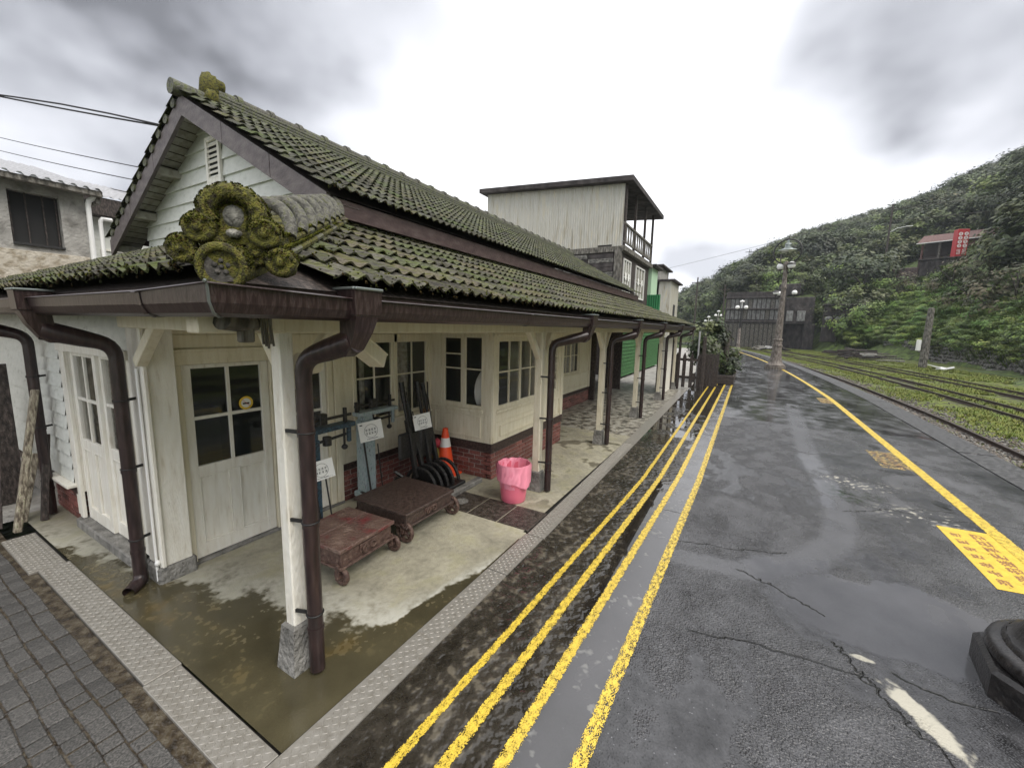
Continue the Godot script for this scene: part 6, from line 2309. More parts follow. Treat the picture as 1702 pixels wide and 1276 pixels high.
# ---------------------------------------------------------------- neighbouring houses and wires
func make_neighbours():
	# concrete house beyond the gable end
	var o := thing("concrete_house", "stained bare concrete house with a dark unglazed window and tin roof", "house", Vector3(0, -0.1, -14))
	var T := Transform3D(Basis.IDENTITY, -o.position)
	var b := B.new(T)
	b.box(Vector3(-6, -0.1, -14.2), Vector3(2.52, 5.2, -14))
	b.box(Vector3(3.30, -0.1, -14.2), Vector3(3.72, 5.2, -14))
	b.box(Vector3(2.52, -0.1, -14.2), Vector3(3.30, 3.87, -14))
	b.box(Vector3(2.52, 5.0, -14.2), Vector3(3.30, 5.2, -14))
	b.box(Vector3(3.52, -0.1, -20), Vector3(3.72, 5.2, -14.2))
	kid("wall", b, M.concrete, o)
	b = B.new(T)
	b.box(Vector3(-6, -0.1, -14.0), Vector3(3.70, 3.74, -13.93), 0.01)
	kid("render_band", b, surf([[0.2, L(0.26, 0.22, 0.16)], [0.5, L(0.42, 0.38, 0.31)], [0.8, L(0.50, 0.46, 0.39)]], Vector3(0.4, 0.4, 0.4), 0.02, 80, 0.9, M.nf, 0.5, 6), o)
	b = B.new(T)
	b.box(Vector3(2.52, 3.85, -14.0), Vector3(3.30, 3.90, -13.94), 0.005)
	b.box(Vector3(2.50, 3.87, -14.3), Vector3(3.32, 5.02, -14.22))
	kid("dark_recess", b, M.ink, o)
	b = B.new(T)
	for x in [2.56, 2.80, 3.06, 3.26]: b.box(Vector3(x - 0.012, 3.88, -14.16), Vector3(x + 0.012, 5.0, -14.13))
	kid("shutter_frame", b, M.wood_dark, o)
	b = B.new(T)
	b.box(Vector3(-6, 5.14, -13.75), Vector3(3.95, 5.27, -13.6), 0.01)
	b.box(Vector3(3.85, 5.0, -20), Vector3(3.95, 5.2, -13.75), 0.01)
	kid("eave_board", b, M.pole, o)
	b = B.new(T)
	corrugated(b, Vector3(-6, 5.28, -13.55), Vector3(1, 0, 0), Vector3(0, 0.27, -1), 9.98, 5.0, 0.20, 0.03)
	kid("tin_roof", b, M.tin_roof, o)
	b = B.new(T)
	b.rod(Vector3(3.74, 0, -13.86), Vector3(3.74, 4.95, -13.86), 0.05, 0.05, 12)
	b.tube(PackedVector3Array([Vector3(3.74, 4.95, -13.86), Vector3(3.76, 5.05, -13.84), Vector3(3.84, 5.12, -13.8), Vector3(3.86, 5.24, -13.78)]), 0.055, 12)
	kid("rain_pipe", b, M.white_pvc, o)
	b = B.new(T)
	b.tube(PackedVector3Array([Vector3(3.98, 0, -14.05), Vector3(3.98, 4.65, -14.05), Vector3(4.02, 4.72, -14.05), Vector3(4.20, 4.72, -14.05)]), 0.045, 10)
	kid("rain_pipe", b, M.globe, o)
	# white house behind it
	o = thing("white_house", "white weatherboarded house with tin roof half hidden behind the gable", "house", Vector3(6, -0.1, -17))
	T = Transform3D(Basis.IDENTITY, -o.position)
	b = B.new(T)
	b.box(Vector3(3.9, -0.1, -20), Vector3(9.5, 5.3, -17))
	kid("wall", b, M.siding, o)
	b = B.new(T)
	b.box(Vector3(3.9, 5.25, -17.05), Vector3(9.5, 5.75, -16.55), 0.01)
	kid("eave_board", b, M.wood_dark, o)
	b = B.new(T)
	corrugated(b, Vector3(3.7, 5.78, -16.5), Vector3(1, 0, 0), Vector3(0, 0.30, -1), 6.0, 4.0, 0.20, 0.03)
	kid("tin_roof", b, M.tin_roof, o)
	var F := Transform3D(Basis.IDENTITY, Vector3(0, 0, -17) - o.position)
	b = B.new(F)
	var wn := kid("window", B.new(), M.white, o)
	sash(b, wn, F, 4.75, 3.4, 5.35, 4.35, 0.05, [0.5], [0.5], 0.05, 0.03, 0.02)
	sash(b, wn, F, 5.45, 3.4, 6.05, 4.35, 0.05, [0.5], [0.5], 0.05, 0.03, 0.02)
	wn.mesh = b.mesh(M.white)
	# overhead wires
	var wires := [[Vector3(2.82, 4.95, -7.3), Vector3(-1.2, 9.4, -23.0), 0.012, "pair of thick black overhead cables tied to the gable"], [Vector3(6, 5.8, -12.0), Vector3(6, 14.5, -46.0), 0.018, "upper thin overhead wire over the concrete house"], [Vector3(6.05, 5.5, -12.2), Vector3(6.05, 13.7, -46.0), 0.018, "second thin overhead wire over the concrete house"], [Vector3(6, 5.2, -12.6), Vector3(6, 13.0, -46.0), 0.018, "lowest thin overhead wire over the concrete house"]]
	var first := true
	for w in wires:
		var n := 2 if first else 1
		b = B.new()
		for m in n:
			var p := PackedVector3Array()
			for i in 17:
				var t := i / 16.0
				p.append(w[0].lerp(w[1], t) + Vector3(0, -0.9 * t * (1.0 - t) * (1.0 if first else 0.6) + (0.05 * m * sin(t * 14.0)), 0.04 * m))
			b.tube(p, w[2], 6)
		lone("overhead_wire", b, M.wire, w[3], "wire", "overhead wires left of the gable")
		first = false
	# ---- tall tin clad house over the far end of the roof
	o = thing("tin_house", "tall old house clad in faded cream tin sheets with a timber balcony", "house", Vector3(23, 0, -9))
	T = Transform3D(Basis.IDENTITY, -o.position)
	b = B.new(T)
	b.box(Vector3(20.05, -0.1, -13.3), Vector3(26.3, 6.2, -5.65))
	b.box(Vector3(20.05, 6.2, -13.3), Vector3(26.3, 9.0, -7.6))
	kid("body", b, M.wood_dark, o)
	# sheets of tin, each a piece
	var z := -13.3
	var i := 0
	while z < -5.7:
		var w := 0.72
		var ze := minf(z + w, -5.62)
		b = B.new(T)
		var zt := 9.62 - (z + 13.3) * 0.066
		var ztop := zt - 0.05
		var low := 6.28 + 0.06 * sin(i * 2.3)
		corrugated(b, Vector3(20.0 - 0.004 * (i % 2), low, z), Vector3(0, 0, 1), Vector3(0, 1, 0), ze - z + 0.02, ztop - low, 0.12, 0.014)
		kid("tin_sheet", b, M.tin, o)
		if i in [2, 6]:
			b = B.new(T)
			corrugated(b, Vector3(19.975, low - 0.02, z - 0.05), Vector3(0, 0, 1), Vector3(0, 1, 0), 0.85, 0.95, 0.12, 0.014)
			kid("tin_patch", b, M.tin, o)
		z += w
		i += 1
	# roof
	b = B.new(T)
	var P := [Vector3(19.6, 9.80, -13.6), Vector3(19.6, 9.24, -5.15), Vector3(27.2, 9.24, -5.15), Vector3(27.2, 9.80, -13.6)]
	b.quad(P[0], P[1], P[2], P[3])
	for j in 4: b.quad(P[j] - Vector3(0, 0.22, 0), P[(j + 1) % 4] - Vector3(0, 0.22, 0), P[(j + 1) % 4], P[j])
	var D := Vector3(0, -0.22, 0)
	b.quad(P[3] + D, P[2] + D, P[1] + D, P[0] + D)
	kid("roof", b, M.black_wall, o)
	b = B.new(T)
	b.box(Vector3(19.95, 5.98, -13.3), Vector3(20.06, 6.24, -5.55), 0.01)
	b.box(Vector3(19.95, 0, -5.95), Vector3(20.1, 6.0, -5.60), 0.01)
	kid("timber_frame", b, M.pole, o)
	for j in 9:
		for m in 3:
			b = B.new(T)
			var za := -9.9 + m * 1.32
			b.box(Vector3(19.97 - 0.01 * ((j + m) % 2), 4.0 + j * 0.215, za), Vector3(20.05, 4.0 + j * 0.215 + 0.20, za + 1.27), 0.008)
			kid("plank", b, M.black_wall if (j + m) % 3 else M.rock, o)
	# balcony: floor, posts, rail with pierced boards
	b = B.new(T)
	b.box(Vector3(20.0, 6.02, -7.6), Vector3(26.4, 6.26, -5.45), 0.01)
	b.box(Vector3(20.05, 7.24, -5.62), Vector3(26.3, 7.34, -5.5), 0.01)
	b.box(Vector3(20.05, 6.42, -5.60), Vector3(26.3, 6.50, -5.52), 0.01)
	kid("balcony", b, M.pole, o)
	for x in [20.12, 22.0, 24.2, 26.2]:
		b = B.new(T)
		b.box(Vector3(x - 0.06, 6.26, -5.62), Vector3(x + 0.06, 9.05, -5.5), 0.01)
		kid("post", b, M.wood_dark, o)
	for j in 13:
		b = B.new(T)
		var x := 20.3 + j * 0.46
		var poly := PackedVector2Array([Vector2(x, 6.5), Vector2(x + 0.30, 6.5), Vector2(x + 0.22, 6.87), Vector2(x + 0.30, 7.24), Vector2(x, 7.24), Vector2(x + 0.08, 6.87)])
		b.prism(poly, -5.585, -5.545)
		kid("baluster", b, M.pole, o)
	for q in [[20.5, 21.9], [23.0, 25.1]]:
		var G := Transform3D(Basis.IDENTITY, Vector3(0, 0, -5.62) - o.position)
		b = B.new(G)
		wn = kid("window", B.new(), M.cone_white, o)
		sash(b, wn, G, q[0], 4.0, q[1], 5.75, 0.07, [0.33, 0.66], [0.5], 0.06, 0.035, 0.0)
		wn.mesh = b.mesh(M.cone_white)
		var cb := B.new(G)
		cb.quad(Vector3(q[0] + 0.1, 4.1, -0.02), Vector3(q[1] - 0.1, 4.1, -0.02), Vector3(q[1] - 0.1, 5.6, -0.02), Vector3(q[0] + 0.1, 5.6, -0.02))
		kid("curtain", cb, M.curtain, wn)
		for m in 2:
			var pb := B.new(G)
			var xx: float = lerpf(q[0], q[1], 0.28 + 0.4 * m)
			pb.box(Vector3(xx - 0.13, 4.75, 0.03), Vector3(xx + 0.13, 5.1, 0.04))
			kid("paper_notice", pb, M.paper, wn)
	# ---- painted houses further along
	var hs := [["mint_house", "pale mint rendered house with a dark green sheet on its front", Vector3(28.0, 0, -6.05), Vector3(0.9, 6.2, 0.45), M.mint, true], ["pink_house", "tall narrow grey and cream house with flat roof behind the mint house", Vector3(38, 0, -9.0), Vector3(2, 7.5, 2.2), M.concrete, false], ["cream_house", "small cream house farthest along the street, with mossy flat top", Vector3(38, 0, -7.0), Vector3(2.0, 6.3, 1.15), M.tin, false]]
	for h in hs:
		o = thing(h[0].replace("pink", "narrow"), h[1], "house", h[2], 0.0, "houses beyond the far end of the station")
		b = B.new()
		var s: Vector3 = h[3]
		b.box(Vector3(-s.x, -0.1, -s.z), Vector3(s.x, s.y, s.z), 0.02)
		kid("wall", b, h[4], o)
		b = B.new()
		b.box(Vector3(-s.x - 0.3, s.y, -s.z - 0.2), Vector3(s.x + 0.3, s.y + 0.14, s.z + 0.3), 0.02)
		kid("roof", b, M.black_wall, o)
		b = B.new()
		for y in [1.2, 3.4]: b.box(Vector3(-s.x - 0.02, y, -0.35), Vector3(-s.x + 0.05, y + 1.1, 0.35), 0.01)
		for y in [1.2, 3.4]: b.box(Vector3(-0.5, y, s.z - 0.05), Vector3(0.5, y + 1.1, s.z + 0.02), 0.01)
		kid("window", b, M.ink, o)
		if h[5]:
			b = B.new()
			corrugated(b, Vector3(-s.x - 0.03, 2.6, 0.1), Vector3(0, 0, 1), Vector3(0, 1, 0), 0.95, 1.9, 0.14, 0.015)
			kid("green_sheet", b, M.green_sheet, o)
	# green boarded cabin glimpsed through the passage
	o = thing("green_cabin", "bright green lapped board cabin seen through the open end of the veranda", "cabin", Vector3(23, 0, -5.3))
	T = Transform3D(Basis.IDENTITY, -o.position)
	b = B.new(T)
	b.box(Vector3(18.8, 0.12, -5.55), Vector3(28, 2.9, -5.06))
	kid("body", b, M.wood_dark, o)
	for j in 16:
		b = B.new(T)
		var y := 0.12 + j * 0.17
		b.quad(Vector3(18.8, y, -5.0), Vector3(28, y, -5.0), Vector3(28, y + 0.175, -5.05), Vector3(18.8, y + 0.175, -5.05))
		b.quad(Vector3(18.8, y, -5.05), Vector3(28, y, -5.05), Vector3(28, y, -5.0), Vector3(18.8, y, -5.0))
		kid("board", b, M.green, o)
	for x in [18.9, 21.3, 24.0, 27.0]:
		b = B.new(T)
		b.box(Vector3(x, -0.05, -5.3), Vector3(x + 0.12, 0.13, -5.1), 0.005)
		kid("leg", b, M.wood_dark, o)


# ribbed sheet: u along (length lu), s up (length ls)
func corrugated(b: B, o: Vector3, u: Vector3, s: Vector3, lu: float, ls: float, pitch: float, amp: float):
	u = u.normalized()
	s = s.normalized()
	var nrm := u.cross(s)
	var n := int(ceil(lu / pitch * 4.0))
	for i in n:
		var t0 := lu * i / n
		var t1 := lu * (i + 1) / n
		var h := func(t: float): return amp * clampf(sin(t / pitch * TAU) * 2.0, -1.0, 1.0)
		var A: Vector3 = o + u * t0 + nrm * h.call(t0)
		var C: Vector3 = o + u * t1 + nrm * h.call(t1)
		b.quad(A, C, C + s * ls, A + s * ls)


# ---------------------------------------------------------------- lamps, poles, planter, ruined wall, pavilion
func make_lamp(label: String, at: Vector3, stone: Material) -> Node3D:
	# tall fluted column on a moulded octagonal foot, two tiers of globes and a bell lamp in a ring
	var o := thing("platform_lamp", label, "lamp post", at, 0.0, "tall ornate lamp posts along the platform")
	var b := B.new()
	# octagonal plinth with a worn arris
	for i in 8:
		var o0 := Vector3(cos(TAU * i / 8.0 + 0.25), 0, -sin(TAU * i / 8.0 + 0.25))
		var o1 := Vector3(cos(TAU * (i + 1) / 8.0 + 0.25), 0, -sin(TAU * (i + 1) / 8.0 + 0.25))
		var u := Vector3.UP
		b.quad(o0 * 0.60 - u * 0.02, o1 * 0.60 - u * 0.02, o1 * 0.60 + u * 0.165, o0 * 0.60 + u * 0.165)
		b.quad(o0 * 0.60 + u * 0.165, o1 * 0.60 + u * 0.165, o1 * 0.572 + u * 0.19, o0 * 0.572 + u * 0.19)
		b.tri(u * 0.192, o0 * 0.572 + u * 0.19, o1 * 0.572 + u * 0.19)
	b.lathe(PackedVector2Array([Vector2(0.50, 0.18), Vector2(0.53, 0.20), Vector2(0.545, 0.235), Vector2(0.535, 0.27), Vector2(0.50, 0.295), Vector2(0.475, 0.30), Vector2(0.47, 0.315), Vector2(0.455, 0.33)]), 40)
	b.lathe(PackedVector2Array([Vector2(0.455, 0.33), Vector2(0.42, 0.36), Vector2(0.37, 0.45), Vector2(0.33, 0.60), Vector2(0.30, 0.90), Vector2(0.27, 1.20), Vector2(0.26, 1.42), Vector2(0.29, 1.45), Vector2(0.29, 1.52), Vector2(0.25, 1.56), Vector2(0.245, 1.80), Vector2(0.275, 1.83), Vector2(0.275, 1.89), Vector2(0.235, 1.93)]), 24)
	kid("foot", b, stone, o)
	b = B.new()
	# fluted shaft
	var k := 24
	for i in k:
		var a0 := TAU * i / k
		var a1 := TAU * (i + 1) / k
		for seg in 4:
			var y0 := 1.93 + seg * 0.80
			var y1 := y0 + 0.80
			var f := func(a: float, i2: int, y: float): return Vector3(cos(a), 0, -sin(a)) * lerpf(0.205, 0.135, (y - 1.93) / 3.2) * (1.0 if i2 % 2 == 0 else 0.93) + Vector3(0, y, 0)
			b.quad(f.call(a0, i, y0), f.call(a1, i + 1, y0), f.call(a1, i + 1, y1), f.call(a0, i, y1))
	b.lathe(PackedVector2Array([Vector2(0.165, 5.05), Vector2(0.175, 5.13), Vector2(0.15, 5.20), Vector2(0.13, 5.35), Vector2(0.12, 6.45), Vector2(0.16, 6.5), Vector2(0.16, 6.6), Vector2(0.09, 6.70), Vector2(0.06, 6.74)]), 16)
	kid("shaft", b, stone, o)
	# arms with globes
	for tier in [[4.6, 0.60, 3, 0.3, 0.15], [6.2, 0.34, 2, 0.9, 0.22]]:
		for i in int(tier[2]):
			var a: float = tier[3] + TAU * i / tier[2]
			var d := Vector3(cos(a), 0, -sin(a))
			var y: float = tier[0]
			var R: float = tier[1]
			b = B.new()
			b.tube(PackedVector3Array([d * 0.12 + Vector3(0, y - 0.1, 0), d * R * 0.5 + Vector3(0, y - 0.22, 0), d * R * 0.9 + Vector3(0, y - 0.16, 0), d * R + Vector3(0, y, 0)]), 0.028, 8)
			b.lathe(PackedVector2Array([Vector2(0.03, -0.02), Vector2(0.10, 0.02), Vector2(0.11, 0.06)]), 14, Transform3D(Basis.IDENTITY, d * R + Vector3(0, y, 0)))
			var arm := kid("arm", b, M.black_iron, o)
			b = B.new()
			b.ball(d * R + Vector3(0, y + 0.06 + tier[4] * 0.85, 0), Vector3.ONE * tier[4], 16)
			kid("globe", b, M.globe, arm)
			b = B.new()
			b.lathe(PackedVector2Array([Vector2(tier[4] * 1.08, 0.0), Vector2(tier[4] * 0.9, tier[4] * 0.55), Vector2(tier[4] * 0.3, tier[4] * 0.9), Vector2(0.0, tier[4])]), 16, Transform3D(Basis.IDENTITY, d * R + Vector3(0, y + 0.07 + tier[4] * 0.85, 0)))
			if (i + int(tier[0])) % 2: kid("cover", b, M.black_iron, arm)
	# ring with the bell lamp hung in it; the ring faces along the platform
	b = B.new()
	b.torus(Vector3(0, 7.30, 0), Vector3(1, 0, 0.25), 0.74, 0.045, 40, 8)
	b.rod(Vector3(0, 8.01, 0), Vector3(0, 8.20, 0), 0.05, 0.02, 8)
	b.ball(Vector3(0, 8.05, 0), Vector3(0.09, 0.07, 0.09), 8)
	kid("ring", b, M.black_iron, o)
	b = B.new()
	b.lathe(PackedVector2Array([Vector2(0.50, 7.36), Vector2(0.47, 7.41), Vector2(0.28, 7.48), Vector2(0.17, 7.55), Vector2(0.16, 7.69), Vector2(0.20, 7.72), Vector2(0.15, 7.79), Vector2(0.07, 7.84), Vector2(0.06, 8.01)]), 20)
	b.lathe(PackedVector2Array([Vector2(0.0, 7.39), Vector2(0.49, 7.36)]), 20)
	var bell := kid("bell_lamp", b, M.zinc, o)
	b = B.new()
	b.ball(Vector3(0, 7.38, 0), Vector3(0.44, 0.06, 0.44), 16)
	kid("diffuser", b, M.globe, bell)
	return o

func make_small_lamp(label: String, at: Vector3, h: float, turn: float) -> Node3D:
	var o := thing("street_lamp", label, "lamp post", at, turn, "small twin globe lamp posts in the distance")
	var b := B.new()
	b.lathe(PackedVector2Array([Vector2(0.50, 0), Vector2(0.50, 0.22), Vector2(0.34, 0.30), Vector2(0.26, 0.42), Vector2(0.20, 0.9), Vector2(0.22, 0.95), Vector2(0.17, 1.0), Vector2(0.12, h * 0.55)]), 16)
	kid("foot", b, M.lamp_stone, o)
	b = B.new()
	b.rod(Vector3(0, h * 0.55, 0), Vector3(0, h, 0), 0.115, 0.08, 12)
	kid("shaft", b, M.lamp_stone if h > 5 else M.iron, o)
	for s in [-1.0, 1.0]:
		b = B.new()
		b.tube(PackedVector3Array([Vector3(0, h - 0.5, 0), Vector3(0, h - 0.1, s * 0.25), Vector3(0, h - 0.05, s * 0.42)]), 0.04, 8)
		var arm := kid("arm", b, M.iron, o)
		b = B.new()
		b.ball(Vector3(0, h + 0.10, s * 0.44), Vector3(0.23, 0.20, 0.23), 14)
		kid("globe", b, M.globe, arm)
	b = B.new()
	b.ball(Vector3(0, h + 0.75, 0), Vector3(0.26, 0.12, 0.26), 14)
	b.rod(Vector3(0, h, 0), Vector3(0, h + 0.95, 0), 0.035, 0.03, 8)
	kid("top_lamp", b, M.globe, o)
	return o

func make_far_things():
	make_lamp("tall ornate stone lamp post standing free in the middle of the platform", Vector3(31.2, 0, 1.62), M.lamp_stone)
	make_lamp("black stained moulded foot of the lamp post at the lower right edge", Vector3(3.74, 0, 2.12), M.stained)
	make_small_lamp("pale twin globe lamp post at the far end of the platform, before the ruined wall", Vector3(54, 0, -1.0), 5.0, 0.3)
	make_small_lamp("small double white lamp above the planter shrub, left of its pair", Vector3(75, -0.3, -6.0), 4.2, 0.0)
	make_small_lamp("small double white lamp above the planter shrub, right and taller of its pair", Vector3(75, -0.3, -4.6), 5.1, 0.5)
	# poles
	for q in [[Vector3(60, -0.5, -6.5), 9.8, 0.10, "thin dark utility pole behind the roof end of the veranda"], [Vector3(62, -0.5, -3.3), 9.0, 0.10, "thin dark utility pole between the small lamps and the ruined wall"], [Vector3(100, 12, 20.2), 13.5, 0.16, "utility pole with street light on the hillside left of the pavilion"], [Vector3(101, 8, 4.2), 10.0, 0.12, "dark pole on top of the ruined wall right of the bell lamp"]]:
		var o := thing("utility_pole", q[3], "utility pole", q[0], 0.0, "dark utility poles")
		var b := B.new()
		b.rod(Vector3.ZERO, Vector3(0, q[1], 0), q[2] * 1.15, q[2] * 0.8, 10)
		kid("pole", b, M.wood_dark, o)
		b = B.new()
		b.box(Vector3(-0.05, q[1] - 0.7, -0.7), Vector3(0.05, q[1] - 0.6, 0.7))
		kid("cross_arm", b, M.wood_dark, o)
		if q[0].x > 99 and q[1] > 12:
			b = B.new()
			b.tube(PackedVector3Array([Vector3(0, 8.6, 0), Vector3(-0.2, 9.2, 1.0), Vector3(-0.3, 9.4, 2.2)]), 0.05, 6)
			b.box(Vector3(-0.45, 9.33, 2.1), Vector3(-0.15, 9.45, 3.0), 0.03)
			kid("light_arm", b, M.globe, o)
	# thick cut off concrete post beyond the tracks
	var o := thing("concrete_post", "thick leaning stub of a concrete pole standing beyond the tracks", "post", Vector3(49.3, -0.55, 13.5))
	var b := B.new()
	b.rod(Vector3.ZERO, Vector3(0, 5.2, 0), 0.29, 0.22, 18)
	kid("shaft", b, M.pole, o)
	b = B.new()
	b.ball(Vector3(0, 5.2, 0), Vector3(0.20, 0.10, 0.20), 8, 0.3, 3)
	kid("cap", b, M.pole, o)
	b = B.new()
	b.box(Vector3(-0.2, 1.55, -0.62), Vector3(0.1, 2.5, -0.34), 0.03)
	var bx := kid("meter_box", b, M.cone_white, o)
	o = thing("plastic_sheet", "crumpled white sheet lying beside the concrete post beyond the tracks", "sheet", Vector3(48.2, -0.5, 14.2))
	b = B.new()
	b.xf = Transform3D(Basis.from_euler(Vector3(0.2, 0.4, 0.15)), Vector3(0, 0.2, 0))
	b.box(Vector3(-0.5, -0.02, -0.5), Vector3(0.5, 0.02, 0.4), 0.01)
	b.xf = Transform3D(Basis.from_euler(Vector3(-0.35, -0.3, 0.1)), Vector3(-0.1, 0.15, 0.6))
	b.box(Vector3(-0.4, -0.02, -0.35), Vector3(0.4, 0.02, 0.35), 0.01)
	b.xf = Transform3D.IDENTITY
	b.ball(Vector3(-0.3, 0.06, 0.1), Vector3(0.4, 0.14, 0.4), 9, 0.9, 12)
	kid("sheet", b, M.globe, o)
	# ---------- picket gate, dark gate post, planter and shrub at the end of the veranda
	o = thing("picket_gate", "dark brown picket gate with pointed boards at the end of the veranda", "gate", Vector3(17.5, 0, -2.0))
	for i in 6:
		b = B.new()
		var z := -0.95 + i * 0.27
		b.prism(PackedVector2Array([Vector2(z - 0.065, 0.06), Vector2(z + 0.065, 0.06), Vector2(z + 0.065, 1.30), Vector2(z, 1.46), Vector2(z - 0.065, 1.30)]), -0.012, 0.012)
		b.xf = Transform3D.IDENTITY
		kid("picket", b, M.wood_dark, o, Transform3D(Basis(Vector3(0, 0, 1), Vector3.UP, Vector3(-1, 0, 0)), Vector3(0.01 * (i % 2), 0, 0)))
	for y in [0.42, 1.12]:
		b = B.new()
		b.box(Vector3(0.015, y, -1.05), Vector3(0.055, y + 0.10, 0.5), 0.005)
		kid("rail", b, M.wood_dark, o)
	b = B.new()
	b.box(Vector3(-0.05, 0, -1.18), Vector3(0.08, 1.75, -1.05), 0.01)
	b.box(Vector3(-0.05, 0, 0.48), Vector3(0.08, 2.1, 0.60), 0.01)
	kid("gate_post", b, M.wood_dark, o)
	o = thing("boarded_gate", "closed dark boarded gate leaf between the picket gate and the planter", "gate", Vector3(18.6, 0, -1.35))
	for i in 6:
		b = B.new()
		b.box(Vector3(-0.02, 0.04, -0.30 + i * 0.115), Vector3(0.02, 1.35 + 0.04 * (i % 2), -0.30 + i * 0.115 + 0.108), 0.006)
		kid("plank", b, M.wood_dark, o)
	b = B.new()
	b.rod(Vector3(0, 0, -0.42), Vector3(0, 2.3, -0.42), 0.035, 0.035, 10)
	kid("pole", b, M.tin_roof, o)
	o = thing("planter", "low dark timber planter box holding the shrub at the platform's far left", "planter", Vector3(21.8, 0, -1.25))
	for i in 3:
		b = B.new()
		b.box(Vector3(-1.75, 0.02 + i * 0.13, 0.78), Vector3(1.75, 0.02 + i * 0.13 + 0.125, 0.84), 0.01)
		b.box(Vector3(-1.80, 0.02 + i * 0.13, -0.84), Vector3(-1.74, 0.02 + i * 0.13 + 0.125, 0.84), 0.01)
		kid("plank", b, M.wood_dark, o)
	b = B.new()
	b.box(Vector3(-1.74, 0, -0.84), Vector3(1.74, 0.34, 0.78))
	kid("soil", b, M.paver_bed, o)
	var green := [Color(0.020, 0.030, 0.012), Color(0.035, 0.055, 0.016), Color(0.070, 0.095, 0.026), Color(0.13, 0.15, 0.055), Color(0.050, 0.060, 0.026)]
	o = thing("planter_shrub", "dense rounded dark leafy shrub with pale tips growing in the planter", "shrub", Vector3(21.0, 0.32, -1.62))
	kid("crown", crown(41, 60, 60, 0.040, 0.10, 0.40, green), null, o, Transform3D(Basis.from_scale(Vector3(2.2, 2.35, 2.0)), Vector3.ZERO))
	kid("stem", trunk(4, 0.7, 0.03), M.bark, o, Transform3D(Basis.from_scale(Vector3(1.6, 1.8, 1.6)), Vector3.ZERO))
	o = thing("planter_bush", "low spreading leafy plant at the near front edge of the planter", "plant", Vector3(21.4, 0.3, -0.72))
	kid("leaves", crown(42, 26, 40, 0.06, 0.05, 0.55, green), null, o, Transform3D(Basis.from_scale(Vector3(1.1, 0.75, 1.0)), Vector3.ZERO))
	o = thing("planter_bush", "arching leafy plant behind the dark stump in the planter", "plant", Vector3(23.0, 0.3, -0.85))
	kid("leaves", crown(43, 26, 40, 0.06, 0.05, 0.55, green), null, o, Transform3D(Basis.from_scale(Vector3(1.5, 1.3, 1.2)), Vector3.ZERO))
	o = thing("tree_stump", "dark upright stump wound with leaves in the planter", "stump", Vector3(22.0, 0.3, -0.92))
	b = B.new()
	b.tube(PackedVector3Array([Vector3(0, 0, 0), Vector3(0.02, 0.8, 0.02), Vector3(-0.02, 1.5, 0), Vector3(0, 1.72, 0.01)]), 0.16, 12, true, [0.20, 0.15, 0.16, 0.19])
	kid("trunk", b, M.bark, o)
	# ---------- ruined wall of arched recesses
	o = thing("ruined_wall", "tall black stained concrete wall with tiers of arched grey recesses", "wall", Vector3(88, -0.6, 2))
	var T := Transform3D(Basis.IDENTITY, -o.position)
	b = B.new(T)
	b.box(Vector3(88.0, -0.6, -4.3), Vector3(90.5, 9.6, 5.2), 0.05)
	b.box(Vector3(88.4, 3.9, 5.2), Vector3(92.0, 8.6, 9.4), 0.1)
	b.box(Vector3(90.0, -0.6, 5.2), Vector3(92.0, 3.9, 9.4))
	b.box(Vector3(88.4, -0.6, 8.2), Vector3(91.0, 4.0, 9.8), 0.1)
	b.box(Vector3(89.0, 9.0, 4.0), Vector3(92.0, 11.0, 7.2), 0.1)
	kid("wall_body", b, M.black_wall, o)
	for tier in [[-0.5, 3.9, 0.0], [4.65, 6.35, 1.0], [6.6, 8.35, 2.0]]:
		for i in 13:
			if tier[2] > 0.5 and i > 12: continue
			var z0 := -4.15 + i * 0.70
			# piers and an arched head standing proud of a set-back panel
			b = B.new(T)
			b.box(Vector3(87.72, tier[0], z0 - 0.075), Vector3(88.02, tier[1] + 0.15, z0 + 0.075), 0.02)
			if i < 12:
				var poly := PackedVector2Array()
				poly.append(Vector2(z0 + 0.07, tier[1] + 0.24))
				for j in 9:
					var a := PI - PI * j / 8.0
					poly.append(Vector2(z0 + 0.35 + cos(a) * 0.28, tier[1] - 0.12 + sin(a) * 0.20))
				poly.append(Vector2(z0 + 0.63, tier[1] + 0.24))
				var keep := b.xf
				b.xf = T * Transform3D(Basis(Vector3(0, 0, 1), Vector3.UP, Vector3(-1, 0, 0)), Vector3(87.75, 0, 0))
				poly.reverse()
				b.prism(poly, -0.25, 0.0)
				b.xf = keep
			kid("pier", b, M.black_wall, o)
			if i < 12:
				b = B.new(T)
				b.box(Vector3(87.97, tier[0], z0 + 0.07), Vector3(88.05, tier[1], z0 + 0.63))
				kid("recess", b, M.grey_panel if tier[2] > 0.5 and (i * 7 + int(tier[2]) * 3) % 5 != 1 else M.pole, o)
	for y in [4.15, 6.40, 8.45]:
		b = B.new(T)
		b.box(Vector3(87.6, y, -4.35), Vector3(88.02, y + 0.25, 4.9), 0.04)
		kid("string_course", b, M.black_wall, o)
	b = B.new(T)
	b.box(Vector3(88.2, 4.4, 5.4), Vector3(88.42, 6.2, 6.4), 0.05)
	b.box(Vector3(88.2, 4.4, 7.0), Vector3(88.42, 6.2, 8.2), 0.05)
	kid("recess", b, M.grey_panel, o)
	# concrete ledge with broken parapet on the slope
	o = thing("broken_ledge", "broken concrete ledge with round openings half buried in the bank", "wall", Vector3(84, 4, 12.6))
	b = B.new()
	b.box(Vector3(-0.6, 1.2, -2.4), Vector3(0.8, 2.8, 3.4), 0.1)
	b.box(Vector3(-0.9, 2.8, -2.6), Vector3(0.9, 3.05, 3.6), 0.08)
